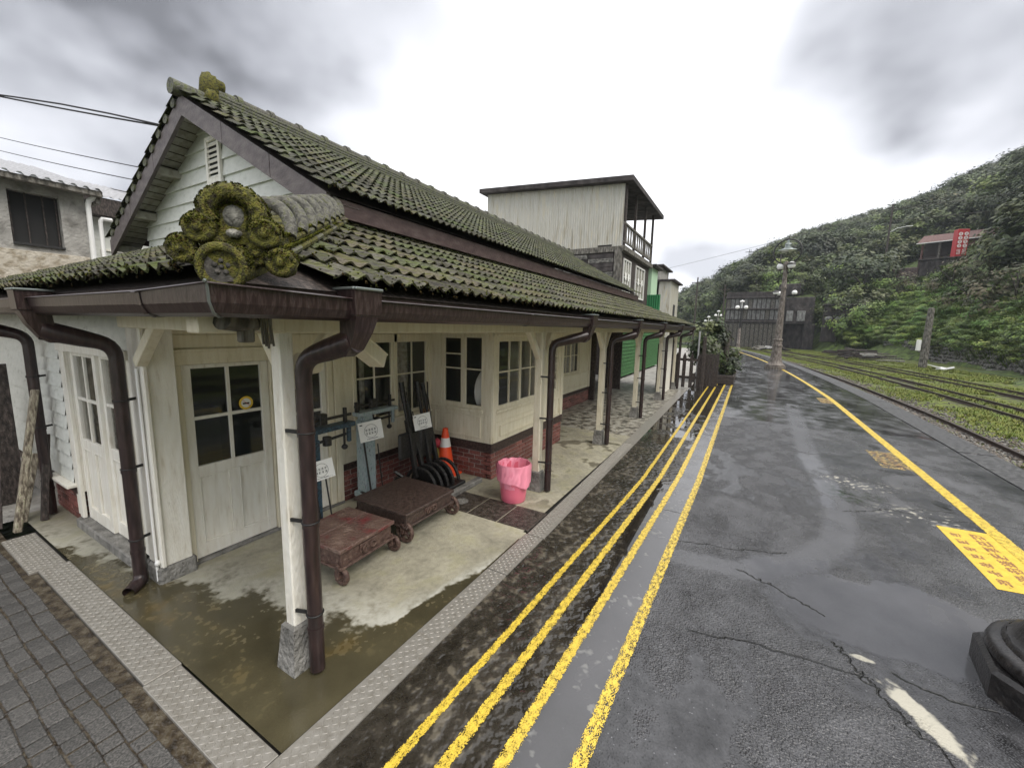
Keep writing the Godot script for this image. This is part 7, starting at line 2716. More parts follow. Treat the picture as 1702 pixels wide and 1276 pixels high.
	b.box(Vector3(-0.4, -3.0, -2.4), Vector3(0.8, 1.2, 3.2), 0.1)
	kid("wall_body", b, M.black_wall, o)
	for i in 4:
		b = B.new()
		b.ball(Vector3(-0.45, 0.75, -1.7 + i * 1.35), Vector3(0.3, 0.42, 0.55), 12, 0.2, i)
		kid("boulder", b, M.grey_panel, o)
	# ---------- timber and rails stacked beside the line
	var r := RandomNumberGenerator.new()
	r.seed = 17
	o = thing("timber_pile", "dark pile of old sleepers, rails and boards beside the far track", "timber pile", Vector3(66, -0.55, 11.5))
	for i in 34:
		b = B.new()
		var lay := i / 10
		var p := Vector3(r.randf_range(-5.5, 5.5), 0.12 + lay * 0.26 + r.randf() * 0.1, r.randf_range(-2.2, 2.2))
		var dr := Vector3(r.randf_range(0.4, 1.0), r.randf_range(-0.05, 0.05), r.randf_range(-0.5, 0.9)).normalized() * r.randf_range(1.2, 2.4)
		b.beam(p - dr, p + dr, 0.26, 0.20, Vector3.UP, 0.02)
		kid("timber", b, [M.wood_dark, M.black_wall, M.wood_dark, M.pole][i % 4], o)
	o = thing("board_stack", "stack of pale weathered boards and slabs lying right of the timber pile", "board stack", Vector3(58.5, -0.55, 12.4))
	for i in 14:
		b = B.new()
		var p := Vector3(r.randf_range(-1.2, 1.2), 0.12 + (i / 4) * 0.22, r.randf_range(-1.3, 1.3))
		var dr := Vector3(r.randf_range(0.2, 0.6), 0, r.randf_range(0.5, 1.0)).normalized() * r.randf_range(0.7, 1.5)
		b.beam(p - dr, p + dr, 0.34, 0.14, Vector3.UP, 0.02)
		kid("board", b, [M.pole, M.concrete, M.wood_dark, M.grey_panel][i % 4], o)
	o = thing("scrap_heap", "low heap of grey slabs and bent sheet in front of the ruined wall", "scrap heap", Vector3(79, -0.55, 2.6))
	for i in 12:
		b = B.new()
		b.xf = Transform3D(Basis.from_euler(Vector3(r.randf_range(-0.4, 0.4), r.randf() * 3.0, r.randf_range(-0.4, 0.4))), Vector3(r.randf_range(-2.0, 2.0), 0.2 + r.randf() * 0.3, r.randf_range(-2.6, 2.6)))
		b.box(Vector3(-0.8, -0.08, -0.5), Vector3(0.8, 0.08, 0.5), 0.02)
		kid("slab", b, [M.pole, M.wood_dark, M.grey_panel][i % 3], o)
	# ---------- pavilion on the hillside with its red sign
	var gy := hill(99, 29)
	o = thing("hillside_pavilion", "long low red brown roofed pavilion with open bays on the hillside", "pavilion", Vector3(100, 15.2, 30))
	T = Transform3D(Basis.IDENTITY, Vector3.ZERO)
	var dirx := Vector3(-0.45, 0.0, 1.0).normalized()
	var bs := Basis(dirx, Vector3.UP, dirx.cross(Vector3.UP))
	b = B.new(Transform3D(bs, Vector3.ZERO))
	b.quad(Vector3(-5.5, 3.4, 1.2), Vector3(8.5, 3.4, 1.2), Vector3(8.5, 5.2, -3.0), Vector3(-5.5, 5.2, -3.0))
	b.quad(Vector3(-5.5, 3.25, 1.25), Vector3(8.5, 3.25, 1.25), Vector3(8.5, 3.4, 1.2), Vector3(-5.5, 3.4, 1.2))
	var rf := kid("roof", b, M.pav_roof, o)
	b = B.new(Transform3D(bs, Vector3.ZERO))
	b.box(Vector3(-5.6, 3.22, 1.2), Vector3(8.6, 3.36, 1.32))
	kid("eave_strip", b, M.cone_white, rf)
	b = B.new(Transform3D(bs, Vector3.ZERO))
	b.box(Vector3(-5.2, -1.0, -3.2), Vector3(8.2, 5.0, -3.0))
	b.box(Vector3(-5.2, -1.0, -3.0), Vector3(8.2, 0.9, 0.4), 0.05)
	kid("back_wall", b, M.wood_dark, o)
	b = B.new(Transform3D(bs, Vector3.ZERO))
	b.box(Vector3(-0.5, 2.2, 0.45), Vector3(8.2, 3.2, 0.6), 0.03)
	kid("beam", b, M.pav_roof, o)
	for i in 7:
		b = B.new(Transform3D(bs, Vector3.ZERO))
		b.box(Vector3(-5.0 + i * 2.15, -1.0, 0.3), Vector3(-4.7 + i * 2.15, 3.2, 0.6), 0.03)
		kid("post", b, M.pole if i % 2 else M.pav_roof, o)
	o = thing("terrace_wall", "dark mossy terrace wall under the pavilion and the red sign", "wall", Vector3(97, 13, 28))
	b = B.new(Transform3D(bs, Vector3(0.6, 0, 0)))
	b.box(Vector3(-3.2, -2.5, 1.9), Vector3(9.5, 1.9, 2.6), 0.1)
	b.box(Vector3(-3.4, 1.9, 1.8), Vector3(9.7, 2.15, 2.8), 0.05)
	kid("wall_body", b, M.black_wall, o)
	b = B.new(Transform3D(bs, Vector3(0.6, 0, 0)))
	b.box(Vector3(-8.5, -2.5, 2.2), Vector3(-3.2, 0.9, 2.8), 0.1)
	kid("lower_wall", b, M.fascia, o)
	o = thing("red_sign", "tall red sign pillar with white round characters before the pavilion", "sign", Vector3(96, 15.0, 28.4))
	o.rotation.y = -PI / 2 + 0.25
	b = B.new()
	b.box(Vector3(-0.75, 0.0, -0.5), Vector3(0.75, 4.5, 0.5), 0.05)
	kid("panel", b, M.red_sign, o)
	for i in 4:
		for s in [-1.0, 1.0]:
			b = B.new()
			var c := Vector3(s * 0.36, 3.75 - i * 0.62, 0.5)
			b.rod(c, c + Vector3(0, 0, 0.03), 0.27, 0.27, 14)
			var disc := kid("disc", b, M.sign_white, o)
			b = B.new()
			for m in 3:
				b.box(c + Vector3(-0.13, -0.12 + m * 0.11, 0.03), c + Vector3(0.13, -0.09 + m * 0.11, 0.045))
			b.box(c + Vector3(-0.02, -0.15, 0.03), c + Vector3(0.02, 0.15, 0.046))
			kid("character", b, M.red_sign, disc)
	for s in [-1.0, 1.0]:
		b = B.new()
		for m in 3: b.box(Vector3(s * 0.36 - 0.20 + m * 0.17, 0.55, 0.5), Vector3(s * 0.36 - 0.14 + m * 0.17, 1.35, 0.53))
		kid("stroke", b, M.sign_white, o)
	# lattice mast on the skyline
	o = thing("lattice_mast", "thin lattice mast on the skyline left of the bell lamp", "mast", Vector3(196, hill(196, -2.6) - 1.0, -2.6))
	b = B.new()
	for s in [Vector2(-1, -1), Vector2(1, -1), Vector2(1, 1), Vector2(-1, 1)]:
		b.rod(Vector3(s.x, 0, s.y), Vector3(s.x * 0.25, 14, s.y * 0.25), 0.14, 0.10, 6)
	for i in 7:
		var w := lerpf(1.0, 0.25, i / 7.0)
		b.box(Vector3(-w, i * 2.0, -w), Vector3(w, i * 2.0 + 0.16, w))
	b.box(Vector3(-0.1, 11.0, -2.2), Vector3(0.1, 11.2, 2.2))
	b.box(Vector3(-0.1, 13.0, -1.7), Vector3(0.1, 13.2, 1.7))
	kid("lattice", b, M.iron, o)
	# overhead lines across the slope
	for q in [[Vector3(100, 24.6, 20.2), Vector3(92, 27, 60), "upper overhead wire across the hillside before the pavilion"], [Vector3(100, 22.6, 20.2), Vector3(92, 24, 60), "lower overhead wire across the hillside before the pavilion"], [Vector3(100, 24.6, 20.2), Vector3(110, 14, -40), "overhead wire falling from the hillside pole towards the valley"]]:
		b = B.new()
		var p := PackedVector3Array()
		for i in 13:
			var t := i / 12.0
			p.append(q[0].lerp(q[1], t) + Vector3(0, -3.0 * t * (1.0 - t), 0))
		b.tube(p, 0.03, 5)
		lone("hillside_wire", b, M.pole, q[2], "wire", "overhead wires on the hillside")


# ---------------------------------------------------------------- things on the veranda
# thin bars of ink standing for the printed seal: a ring with two rows of characters, a rule and small print
func print_seal(b: B, w: float, h: float, seed: int):
	var r := RandomNumberGenerator.new()
	r.seed = seed
	var R := h * 0.33
	var n := 40
	for i in n:
		var a0 := TAU * i / n
		var a1 := TAU * (i + 0.92) / n
		b.quad(Vector3(cos(a0) * R, sin(a0) * R, 0), Vector3(cos(a0) * R * 1.05, sin(a0) * R * 1.05, 0), Vector3(cos(a1) * R * 1.05, sin(a1) * R * 1.05, 0), Vector3(cos(a1) * R, sin(a1) * R, 0))
	var bar := func(x: float, y: float, dx: float, dy: float): b.quad(Vector3(x, y, 0), Vector3(x + dx, y, 0), Vector3(x + dx, y + dy, 0), Vector3(x, y + dy, 0))
	var s := R * 0.42
	for row in 2:
		for c in 4:
			var x := (c - 2) * s * 1.05 + s * 0.05
			var y := s * 0.10 - row * s * 1.25
			for k in 3: bar.call(x + r.randf() * s * 0.15, y + k * s * 0.34, s * r.randf_range(0.55, 0.85), s * 0.11)
			for k in 2: bar.call(x + s * r.randf_range(0.1, 0.7), y, s * 0.11, s * r.randf_range(0.5, 0.85))
	bar.call(-R * 0.8, -R * 1.22, R * 1.7, h * 0.022)
	bar.call(-w * 0.43, h * 0.34, w * 0.11, h * 0.055)
	for k in 6: bar.call(w * 0.05 + k * w * 0.06, -h * 0.42, w * 0.04, h * 0.012)

func make_card(label: String, at: Vector3, turn: float, roll: float, w: float, h: float, seed: int):
	var o := thing("paper_card", label, "paper notice", at, 0.0, "white laminated cards with a round printed seal")
	o.basis = Basis(Vector3.UP, turn) * Basis(Vector3(0, 0, 1), roll) * Basis(Vector3.RIGHT, -0.12)
	var b := B.new()
	b.box(Vector3(-w / 2, -h / 2, -0.0015), Vector3(w / 2, h / 2, 0.0015), 0.0006)
	kid("sheet", b, M.paper, o)
	b = B.new(Transform3D(Basis.IDENTITY, Vector3(0, 0, 0.0026)))
	print_seal(b, w, h, seed)
	kid("print", b, M.ink, o)

func spoked_wheel(b: B, c: Vector3, ax: Vector3, R: float, spokes: int, wdt: float):
	b.torus(c, ax, R - wdt * 0.45, wdt * 0.5, 24, 8)
	b.rod(c - ax * wdt * 0.6, c + ax * wdt * 0.6, R * 0.26, R * 0.26, 14)
	var bs := b.frame_of(ax)
	for i in spokes:
		var a := TAU * i / spokes
		var d := bs.x * cos(a) + bs.y * sin(a)
		b.beam(c + d * R * 0.2, c + d * (R - wdt * 0.5), wdt * 0.7, R * 0.20, ax, 0.002)

# antique platform scale: deck on a truck with spoked iron wheels, a column at the wall side with the weighing beam
func make_scale(label: String, deck_lo: Vector3, deck_hi: Vector3, deck_mat: Material, frame_mat: Material, col_at: Vector3, col_h: float, col_mat: Material, beam_mat: Material, cw: float, plates: int, wr: float, turn: float):
	var mid := (deck_lo + deck_hi) / 2
	mid.y = 0
	var o := thing("platform_scale", label, "weighing scale", mid, turn, "antique platform weighing scales on the veranda")
	var lo := deck_lo - mid
	var hi := deck_hi - mid
	# deck plates
	var n := plates
	for i in n:
		var b := B.new()
		var za := lerpf(lo.z, hi.z, 0.0)
		var xa := lerpf(lo.x, hi.x, float(i) / n)
		var xb := lerpf(lo.x, hi.x, float(i + 1) / n) - (0.004 if i < n - 1 else 0.0)
		if n == 2:
			xa = lo.x; xb = hi.x
			var f := 0.42
			var z0 := lo.z if i == 0 else lerpf(lo.z, hi.z, f) + 0.005
			var z1 := lerpf(lo.z, hi.z, f) if i == 0 else hi.z
			b.box(Vector3(xa, hi.y - 0.035, z0), Vector3(xb, hi.y, z1), 0.006)
		else:
			b.box(Vector3(xa, hi.y - 0.035, lo.z), Vector3(xb, hi.y, hi.z), 0.006)
		kid("deck_plate", b, deck_mat, o)
	var b := B.new()
	var e := 0.025
	var fh := lo.y
	b.box(Vector3(lo.x + e, fh, hi.z - e - 0.02), Vector3(hi.x - e, hi.y - 0.036, hi.z - e), 0.004)
	b.box(Vector3(lo.x + e, fh, lo.z + e), Vector3(hi.x - e, hi.y - 0.036, lo.z + e + 0.02), 0.004)
	b.box(Vector3(lo.x + e, fh, lo.z + e), Vector3(lo.x + e + 0.02, hi.y - 0.036, hi.z - e - 0.02), 0.004)
	b.box(Vector3(hi.x - e - 0.02, fh, lo.z + e), Vector3(hi.x - e, hi.y - 0.036, hi.z - e - 0.02), 0.004)
	b.box(Vector3(lo.x, fh - 0.02, hi.z - 0.03), Vector3(hi.x, fh, hi.z), 0.004)
	b.box(Vector3(lo.x, fh - 0.02, lo.z), Vector3(hi.x, fh, lo.z + 0.03), 0.004)
	b.box(Vector3(lo.x, fh - 0.02, lo.z + 0.03), Vector3(lo.x + 0.03, fh, hi.z - 0.03), 0.004)
	b.box(Vector3(hi.x - 0.03, fh - 0.02, lo.z + 0.03), Vector3(hi.x, fh, hi.z - 0.03), 0.004)
	b.box(Vector3(lo.x + 0.05, fh + 0.01, lo.z + 0.05), Vector3(hi.x - 0.05, fh + 0.02, hi.z - 0.05))
	kid("frame", b, frame_mat, o)
	b = B.new()
	b.box(Vector3(-0.10, fh + 0.035, hi.z - 0.027), Vector3(0.10, hi.y - 0.055, hi.z - 0.012), 0.004)
	b.torus(Vector3(-0.05, (fh + hi.y) * 0.5 - 0.02, hi.z - 0.005), Vector3(0.2, 0, 1), 0.028, 0.008, 16, 6)
	b.torus(Vector3(0.05, (fh + hi.y) * 0.5 - 0.02, hi.z - 0.005), Vector3(-0.2, 0, 1), 0.028, 0.008, 16, 6)
	kid("handle_ring", b, M.rust, o)
	# four wheels on axles across x
	for sx in [-1.0, 1.0]:
		for sz in [-1.0, 1.0]:
			var w := B.new()
			var c := Vector3((hi.x + 0.035) * sx if sx > 0 else lo.x - 0.0, wr, (hi.z - wr * 0.6) if sz > 0 else lo.z + wr * 0.6)
			if sx < 0: c.x = lo.x + 0.05
			spoked_wheel(w, c, Vector3.RIGHT, wr, 5, 0.045)
			w.rod(c - Vector3(0.06, 0, 0), c + Vector3(0.06, 0, 0), 0.016, 0.016, 8)
			w.box(c + Vector3(-0.05, 0.0, -0.02), c + Vector3(-0.03, maxf(fh - wr, 0.02) + 0.02, 0.02))
			kid("wheel", w, M.rust, o)
	# column
	var cc := col_at - mid
	b = B.new()
	b.box(Vector3(cc.x - cw, 0.16, cc.z - cw), Vector3(cc.x + cw, col_h, cc.z + cw), 0.012)
	b.box(Vector3(cc.x - cw - 0.03, 0.10, cc.z - cw - 0.03), Vector3(cc.x + cw + 0.03, 0.17, cc.z + cw + 0.03), 0.01)
	b.box(Vector3(cc.x - cw * 0.8, col_h, cc.z - cw * 0.8), Vector3(cc.x + cw * 0.8, col_h + 0.06, cc.z + cw * 0.8), 0.008)
	kid("column", b, col_mat, o)
	b = B.new()
	b.beam(Vector3(cc.x - cw, 0.14, cc.z), Vector3(cc.x - cw, 0.14, lo.z), 0.05, 0.08)
	b.beam(Vector3(cc.x + cw, 0.14, cc.z), Vector3(cc.x + cw, 0.14, lo.z), 0.05, 0.08)
	b.rod(Vector3(cc.x - cw - 0.03, 0.85 * col_h, cc.z + cw), Vector3(cc.x - cw + 0.02, 0.14, cc.z + 0.16), 0.012, 0.012, 8)
	b.rod(Vector3(cc.x + cw + 0.03, 0.7 * col_h, cc.z + cw), Vector3(cc.x + cw + 0.06, 0.14, cc.z + 0.13), 0.008, 0.008, 8)
	kid("stay", b, M.black_iron, o)
	# shelf carrying the balance beam
	b = B.new()
	b.box(Vector3(cc.x - 0.14, col_h + 0.06, cc.z - 0.07), Vector3(cc.x + 0.50, col_h + 0.11, cc.z + 0.07), 0.006)
	b.box(Vector3(cc.x + 0.44, col_h - 0.12, cc.z - 0.02), Vector3(cc.x + 0.48, col_h + 0.06, cc.z + 0.02), 0.004)
	kid("beam_shelf", b, beam_mat, o)
	b = B.new()
	b.box(Vector3(cc.x - 0.16, col_h + 0.17, cc.z - 0.01), Vector3(cc.x + 0.50, col_h + 0.20, cc.z + 0.01), 0.003)
	b.box(Vector3(cc.x - 0.15, col_h + 0.11, cc.z - 0.015), Vector3(cc.x - 0.10, col_h + 0.24, cc.z + 0.015), 0.004)
	b.box(Vector3(cc.x + 0.40, col_h + 0.11, cc.z - 0.02), Vector3(cc.x + 0.43, col_h + 0.27, cc.z + 0.02), 0.004)
	b.box(Vector3(cc.x + 0.08, col_h + 0.13, cc.z - 0.035), Vector3(cc.x + 0.17, col_h + 0.25, cc.z + 0.035), 0.008)
	b.rod(Vector3(cc.x - 0.13, col_h - 0.05, cc.z + 0.02), Vector3(cc.x + 0.40, col_h - 0.02, cc.z + 0.02), 0.016, 0.016, 8)
	b.rod(Vector3(cc.x + 0.38, col_h - 0.16, cc.z + 0.02), Vector3(cc.x + 0.38, col_h + 0.06, cc.z + 0.02), 0.012, 0.012, 8)
	b.ball(Vector3(cc.x + 0.38, col_h - 0.16, cc.z + 0.02), Vector3(0.035, 0.03, 0.035), 10)
	b.rod(Vector3(cc.x + 0.16, col_h - 0.09, cc.z + 0.02), Vector3(cc.x + 0.16, col_h - 0.0, cc.z + 0.02), 0.045, 0.045, 12)
	kid("balance_beam", b, M.black_iron, o)
	return o

func make_objects():
	# ---------------- the two platform scales
	make_scale("small rusty red platform scale with two deck plates, nearest the corner post", Vector3(2.10, 0.185, -3.56), Vector3(2.76, 0.355, -2.90), M.red_rust, M.rust, Vector3(2.50, 0, -3.74), 1.12, M.dark_blue, M.dark_blue, 0.055, 2, 0.085, 0.05)
	make_scale("large brown steel platform scale with peeling pale blue column, before the brick wall", Vector3(2.94, 0.20, -3.74), Vector3(3.74, 0.345, -2.92), M.brown_steel, M.brown_steel, Vector3(3.46, 0, -4.12), 1.10, M.blue_paint, M.blue_paint, 0.085, 1, 0.12, 0.0)
	make_card("white seal card taped to the pale blue scale column", Vector3(3.43, 0.98, -3.985), -0.35, 0.10, 0.30, 0.245, 1)
	make_card("white seal card half hidden behind the brown downpipe on the dark blue scale column", Vector3(2.49, 0.82, -3.64), -0.30, 0.12, 0.25, 0.20, 2)
	make_card("white seal card on the black lever frame beside the traffic cone", Vector3(4.16, 0.985, -3.80), -0.35, 0.10, 0.26, 0.215, 3)
	# ---------------- black lever frame
	var o := thing("lever_frame", "black cast iron railway lever frame with curved quadrants against the window wall", "lever frame", Vector3(4.30, 0, -3.75))
	var b := B.new()
	b.box(Vector3(-0.40, 0.0, -0.33), Vector3(0.36, 0.06, 0.33), 0.012)
	kid("bed_plate", b, M.black_iron, o)
	for i in 5:
		b = B.new()
		var x := -0.26 + i * 0.125
		var prof := PackedVector3Array()
		for j in 15:
			var a := lerpf(0.12, PI - 0.12, j / 14.0)
			prof.append(Vector3(x, 0.06 + sin(a) * 0.30, 0.02 - cos(a) * 0.27))
		for j in 14:
			b.beam(prof[j], prof[j + 1], 0.035, 0.045, Vector3(1, 0, 0), 0.004)
		kid("quadrant", b, M.black_iron, o)
	for i in 4:
		b = B.new()
		var x := -0.2 + i * 0.125
		b.prism(PackedVector2Array([Vector2(-0.24, 0.06), Vector2(0.24, 0.06), Vector2(0.17, 0.24), Vector2(0.0, 0.32), Vector2(-0.17, 0.24)]), -0.012, 0.012)
		kid("web", b, M.black_iron, o, Transform3D(Basis(Vector3(0, 0, 1), Vector3.UP, Vector3(-1, 0, 0)), Vector3(x, 0, 0.02)))
	var tops := [1.52, 1.20, 1.50, 1.46]
	for i in 4:
		b = B.new()
		var x := -0.26 + i * 0.15
		var p0 := Vector3(x, 0.22, -0.06)
		var p1 := Vector3(x - 0.10, tops[i], -0.22 - 0.04 * (i % 2))
		b.beam(p0, p0.lerp(p1, 0.62), 0.055, 0.07, Vector3(0, 0, 1), 0.006)
		b.rod(p0.lerp(p1, 0.62), p1, 0.024, 0.022, 10)
		b.rod(p0.lerp(p1, 0.80), p1 + Vector3(0.0, 0.02, 0), 0.034, 0.036, 12)
		b.rod(p0.lerp(p1, 0.55) + Vector3(0.0, 0, 0.05), p0.lerp(p1, 0.92) + Vector3(0, 0, 0.07), 0.008, 0.008, 6)
		kid("lever", b, M.black_iron, o)
	b = B.new()
	b.box(Vector3(-0.50, 0.50, -0.18), Vector3(-0.10, 0.86, -0.12), 0.05)
	b.box(Vector3(-0.12, 0.42, -0.19), Vector3(0.16, 0.88, -0.11), 0.05)
	kid("back_plate", b, M.black_iron, o)
	b = B.new()
	b.box(Vector3(-0.62, 0.05, -0.20), Vector3(-0.40, 0.30, 0.05), 0.06)
	b.beam(Vector3(-0.62, 0.40, -0.1), Vector3(-0.36, 0.08, 0.22), 0.03, 0.05, Vector3(0, 0, 1), 0.004)
	kid("crank", b, M.black_iron, o)
	o = thing("timber_bearer", "short pale concrete kerb block at the front foot of the lever frame", "kerb block", Vector3(4.45, 0, -3.30))
	b = B.new()
	b.box(Vector3(-0.34, 0.0, -0.05), Vector3(0.40, 0.075, 0.05), 0.012)
	kid("block", b, M.stone, o)
	# ---------------- traffic cone
	o = thing("traffic_cone", "orange traffic cone with white band in the corner by the bay", "traffic cone", Vector3(4.80, 0, -3.92))
	b = B.new()
	b.box(Vector3(-0.19, 0.0, -0.19), Vector3(0.19, 0.03, 0.19), 0.012)
	b.lathe(PackedVector2Array([Vector2(0.155, 0.03), Vector2(0.145, 0.06), Vector2(0.085, 0.455)]), 28)
	b.lathe(PackedVector2Array([Vector2(0.063, 0.595), Vector2(0.045, 0.70), Vector2(0.040, 0.74), Vector2(0.0, 0.742)]), 28)
	kid("body", b, M.cone, o)
	b = B.new()
	b.lathe(PackedVector2Array([Vector2(0.0865, 0.455), Vector2(0.0640, 0.595)]), 28)
	kid("band", b, M.cone_white, o)
	b = B.new()
	b.torus(Vector3(0.135, 0.16, 0.04), Vector3(0.4, 0.2, 1), 0.028, 0.004, 16, 6)
	kid("ring", b, M.cone_white, o)
	# ---------------- rolled flags and sticks leaning in the corner
	var sticks := [[Vector3(4.72, 0.0, -4.20), Vector3(4.86, 1.42, -4.33), M.wood_dark, "dark broom stick leaning in the corner behind the traffic cone"], [Vector3(4.80, 0.0, -4.17), Vector3(4.70, 1.35, -4.33), M.wood_old, "pale wooden stick leaning in the corner behind the traffic cone"], [Vector3(4.92, 0.0, -4.15), Vector3(4.75, 1.25, -4.33), M.black_iron, "black rod leaning in the corner behind the traffic cone"]]
	for s in sticks:
		b = B.new()
		b.rod(s[0], s[1], 0.016, 0.013, 8)
		lone("leaning_stick", b, s[2], s[3], "stick", "sticks leaning behind the traffic cone")
	o = thing("rolled_flag", "faded orange rolled signal flag hanging among the leaning sticks", "flag", Vector3(4.76, 0.86, -4.28))
	b = B.new()
	b.tube(PackedVector3Array([Vector3(0.0, -0.14, 0), Vector3(0.01, 0, 0.02), Vector3(-0.01, 0.12, 0.01), Vector3(0.0, 0.2, 0)]), 0.05, 10, true, [0.03, 0.05, 0.055, 0.03])
	kid("cloth", b, flat(0.30, 0.13, 0.03, 0.8), o)
	o = thing("cloth_bundle", "small bundle of red and mustard cloth behind the lever frame", "cloth", Vector3(4.66, 0.34, -3.99))
	b = B.new()
	b.ball(Vector3(0, 0.0, 0), Vector3(0.065, 0.12, 0.05), 12, 0.4, 2)
	kid("mustard_cloth", b, flat(0.26, 0.20, 0.04, 0.8), o)
	b = B.new()
	b.ball(Vector3(0.03, 0.18, 0.0), Vector3(0.055, 0.075, 0.045), 12, 0.4, 5)
	kid("red_cloth", b, flat(0.42, 0.04, 0.06, 0.7), o)
	# ---------------- pink bin with its bag
	o = thing("waste_bin", "pink plastic waste bin lined with a pink bag beside the second veranda post", "waste bin", Vector3(4.56, 0, -2.56))
	b = B.new()
	b.lathe(PackedVector2Array([Vector2(0.0, 0.005), Vector2(0.155, 0.005), Vector2(0.165, 0.02), Vector2(0.172, 0.10), Vector2(0.205, 0.47), Vector2(0.214, 0.47), Vector2(0.216, 0.50), Vector2(0.206, 0.505), Vector2(0.200, 0.46), Vector2(0.165, 0.06)]), 36)
	kid("bin", b, M.pink, o)
	b = B.new()
	var r := RandomNumberGenerator.new()
	r.seed = 8
	var fn := noise(1.6, 19, 3)
	var rows := [[0.185, 0.20], [0.192, 0.30], [0.200, 0.42], [0.207, 0.51], [0.222, 0.525], [0.232, 0.50], [0.226, 0.42], [0.220, 0.34], [0.205, 0.285]]
	var k := 44
	for i in rows.size() - 1:
		for j in k:
			var P := []
			for q in [[i, j], [i, j + 1], [i + 1, j + 1], [i + 1, j]]:
				var a: float = TAU * (q[1] % k) / k
				var d := Vector3(cos(a), 0, -sin(a))
				var w := fn.get_noise_3d(d.x * 1.6, q[0] * 0.8, d.z * 1.6) + 0.5 * fn.get_noise_3d(d.x * 5.0, q[0] * 2.0, d.z * 5.0)
				var amp: float = 0.010 if q[0] < 4 else 0.014 + 0.007 * (q[0] - 4)
				var sag := 0.09 * smoothstep(-0.2, 0.9, d.dot(Vector3(0.55, 0, 0.8))) if q[0] > 5 else 0.0
				P.append(d * (rows[q[0]][0] + w * amp + (0.004 if q[0] > 4 else -0.004)) + Vector3(0, rows[q[0]][1] + w * 0.012 - sag * (q[0] - 5) / 3.0, 0))
			var N := []
			for q in [[i, j], [i, j + 1], [i + 1, j + 1], [i + 1, j]]:
				var a: float = TAU * (q[1] % k) / k
				var d := Vector3(cos(a), 0, -sin(a))
				var w := fn.get_noise_3d(d.x * 5.0, q[0] * 2.0, d.z * 5.0)
				N.append((d * (1.0 if q[0] > 3 else -1.0) + Vector3(w * 0.9, 0.15 + w * 0.6, -w * 0.9)).normalized())
			b.quadn(P[3], P[2], P[1], P[0], N[3], N[2], N[1], N[0])
	b.ball(Vector3(0.20, 0.36, 0.10), Vector3(0.045, 0.05, 0.035), 10, 0.5, 9)
	b.tube(PackedVector3Array([Vector3(0.20, 0.35, 0.11), Vector3(0.23, 0.30, 0.12), Vector3(0.235, 0.24, 0.11)]), 0.02, 8, true, [0.022, 0.014, 0.02])
	kid("bag", b, M.bag, o)
	# ---------------- surveillance cameras
	o = thing("security_camera", "cream box security camera on an arm from the corner post, tilted down over the scales", "security camera", Vector3(1.68, 2.06, -2.50))
	b = B.new()
	b.rod(Vector3(-0.12, -0.02, 0.06), Vector3(0.0, -0.02, 0.04), 0.075, 0.07, 18)
	b.tube(PackedVector3Array([Vector3(-0.02, -0.01, 0.04), Vector3(0.2, 0.03, 0.02), Vector3(0.38, 0.06, 0.0)]), 0.022, 10)
	kid("bracket", b, M.cream, o)
	var hb := Transform3D(Basis(Vector3(0.86, -0.40, -0.30).normalized().cross(Vector3.UP).normalized(), Vector3.UP, Vector3.FORWARD), Vector3.ZERO)
	var fdir := Vector3(0.84, -0.46, -0.28).normalized()
	b = B.new()
	b.beam(Vector3(0.30, 0.13, 0.03), Vector3(0.30, 0.13, 0.03) + fdir * 0.40, 0.135, 0.115, Vector3.UP, 0.008)
	kid("housing", b, M.cream, o)
	b = B.new()
	b.beam(Vector3(0.27, 0.205, 0.03), Vector3(0.27, 0.205, 0.03) + fdir * 0.46, 0.17, 0.014, Vector3.UP, 0.004)
	kid("sunshield", b, M.cream, o)
	b = B.new()
	var ep := Vector3(0.30, 0.13, 0.03) + fdir * 0.401
	b.rod(ep, ep + fdir * 0.004, 0.04, 0.04, 16)
	kid("lens_window", b, M.ink, o)
	o = thing("security_camera", "weathered grey camera housing with cable box under the gutter beside the corner post", "security camera", Vector3(1.25, 2.245, -2.40))
	b = B.new()
	b.box(Vector3(0.03, 0.00, -0.05), Vector3(0.17, 0.12, 0.05), 0.006)
	kid("junction_box", b, M.cream, o)
	b = B.new()
	b.tube(PackedVector3Array([Vector3(0.04, 0.04, 0.01), Vector3(-0.04, 0.05, 0.02), Vector3(-0.16, 0.075, 0.05)]), 0.05, 14, true, [0.035, 0.055, 0.068])
	b.box(Vector3(-0.20, 0.12, -0.02), Vector3(0.0, 0.135, 0.11), 0.005)
	b.box(Vector3(-0.07, -0.06, -0.01), Vector3(0.0, 0.02, 0.05), 0.008)
	kid("housing", b, M.pole, o)
	b = B.new()
	for i in 5:
		var x := 0.03 + i * 0.014
		b.tube(PackedVector3Array([Vector3(x, 0.12, 0.055), Vector3(x + 0.01 * sin(i * 3.0), 0.02, 0.06), Vector3(x + 0.006, -0.07 - 0.012 * (i % 3), 0.058)]), 0.006, 6)
	kid("cable", b, M.pole, o)
	# ---------------- round sticker on the door pane
	o = thing("door_sticker", "round yellow no smoking sticker on the upper right door pane", "sticker", Vector3(2.20, 1.475, -4.395))
	b = B.new()
	b.rod(Vector3(0, 0, 0), Vector3(0, 0, 0.002), 0.068, 0.068, 30)
	kid("ground", b, flat(0.75, 0.50, 0.05, 0.5), o)
	b = B.new()
	b.rod(Vector3(0, 0, 0.002), Vector3(0, 0, 0.003), 0.047, 0.047, 26)
	kid("field", b, M.cone_white, o)
	b = B.new()
	b.box(Vector3(-0.032, -0.012, 0.003), Vector3(0.030, 0.004, 0.0045))
	kid("cigarette", b, M.ink, o)
	b = B.new()
	b.beam(Vector3(-0.032, 0.032, 0.0055), Vector3(0.032, -0.032, 0.0055), 0.002, 0.009, Vector3(0, 0, 1))
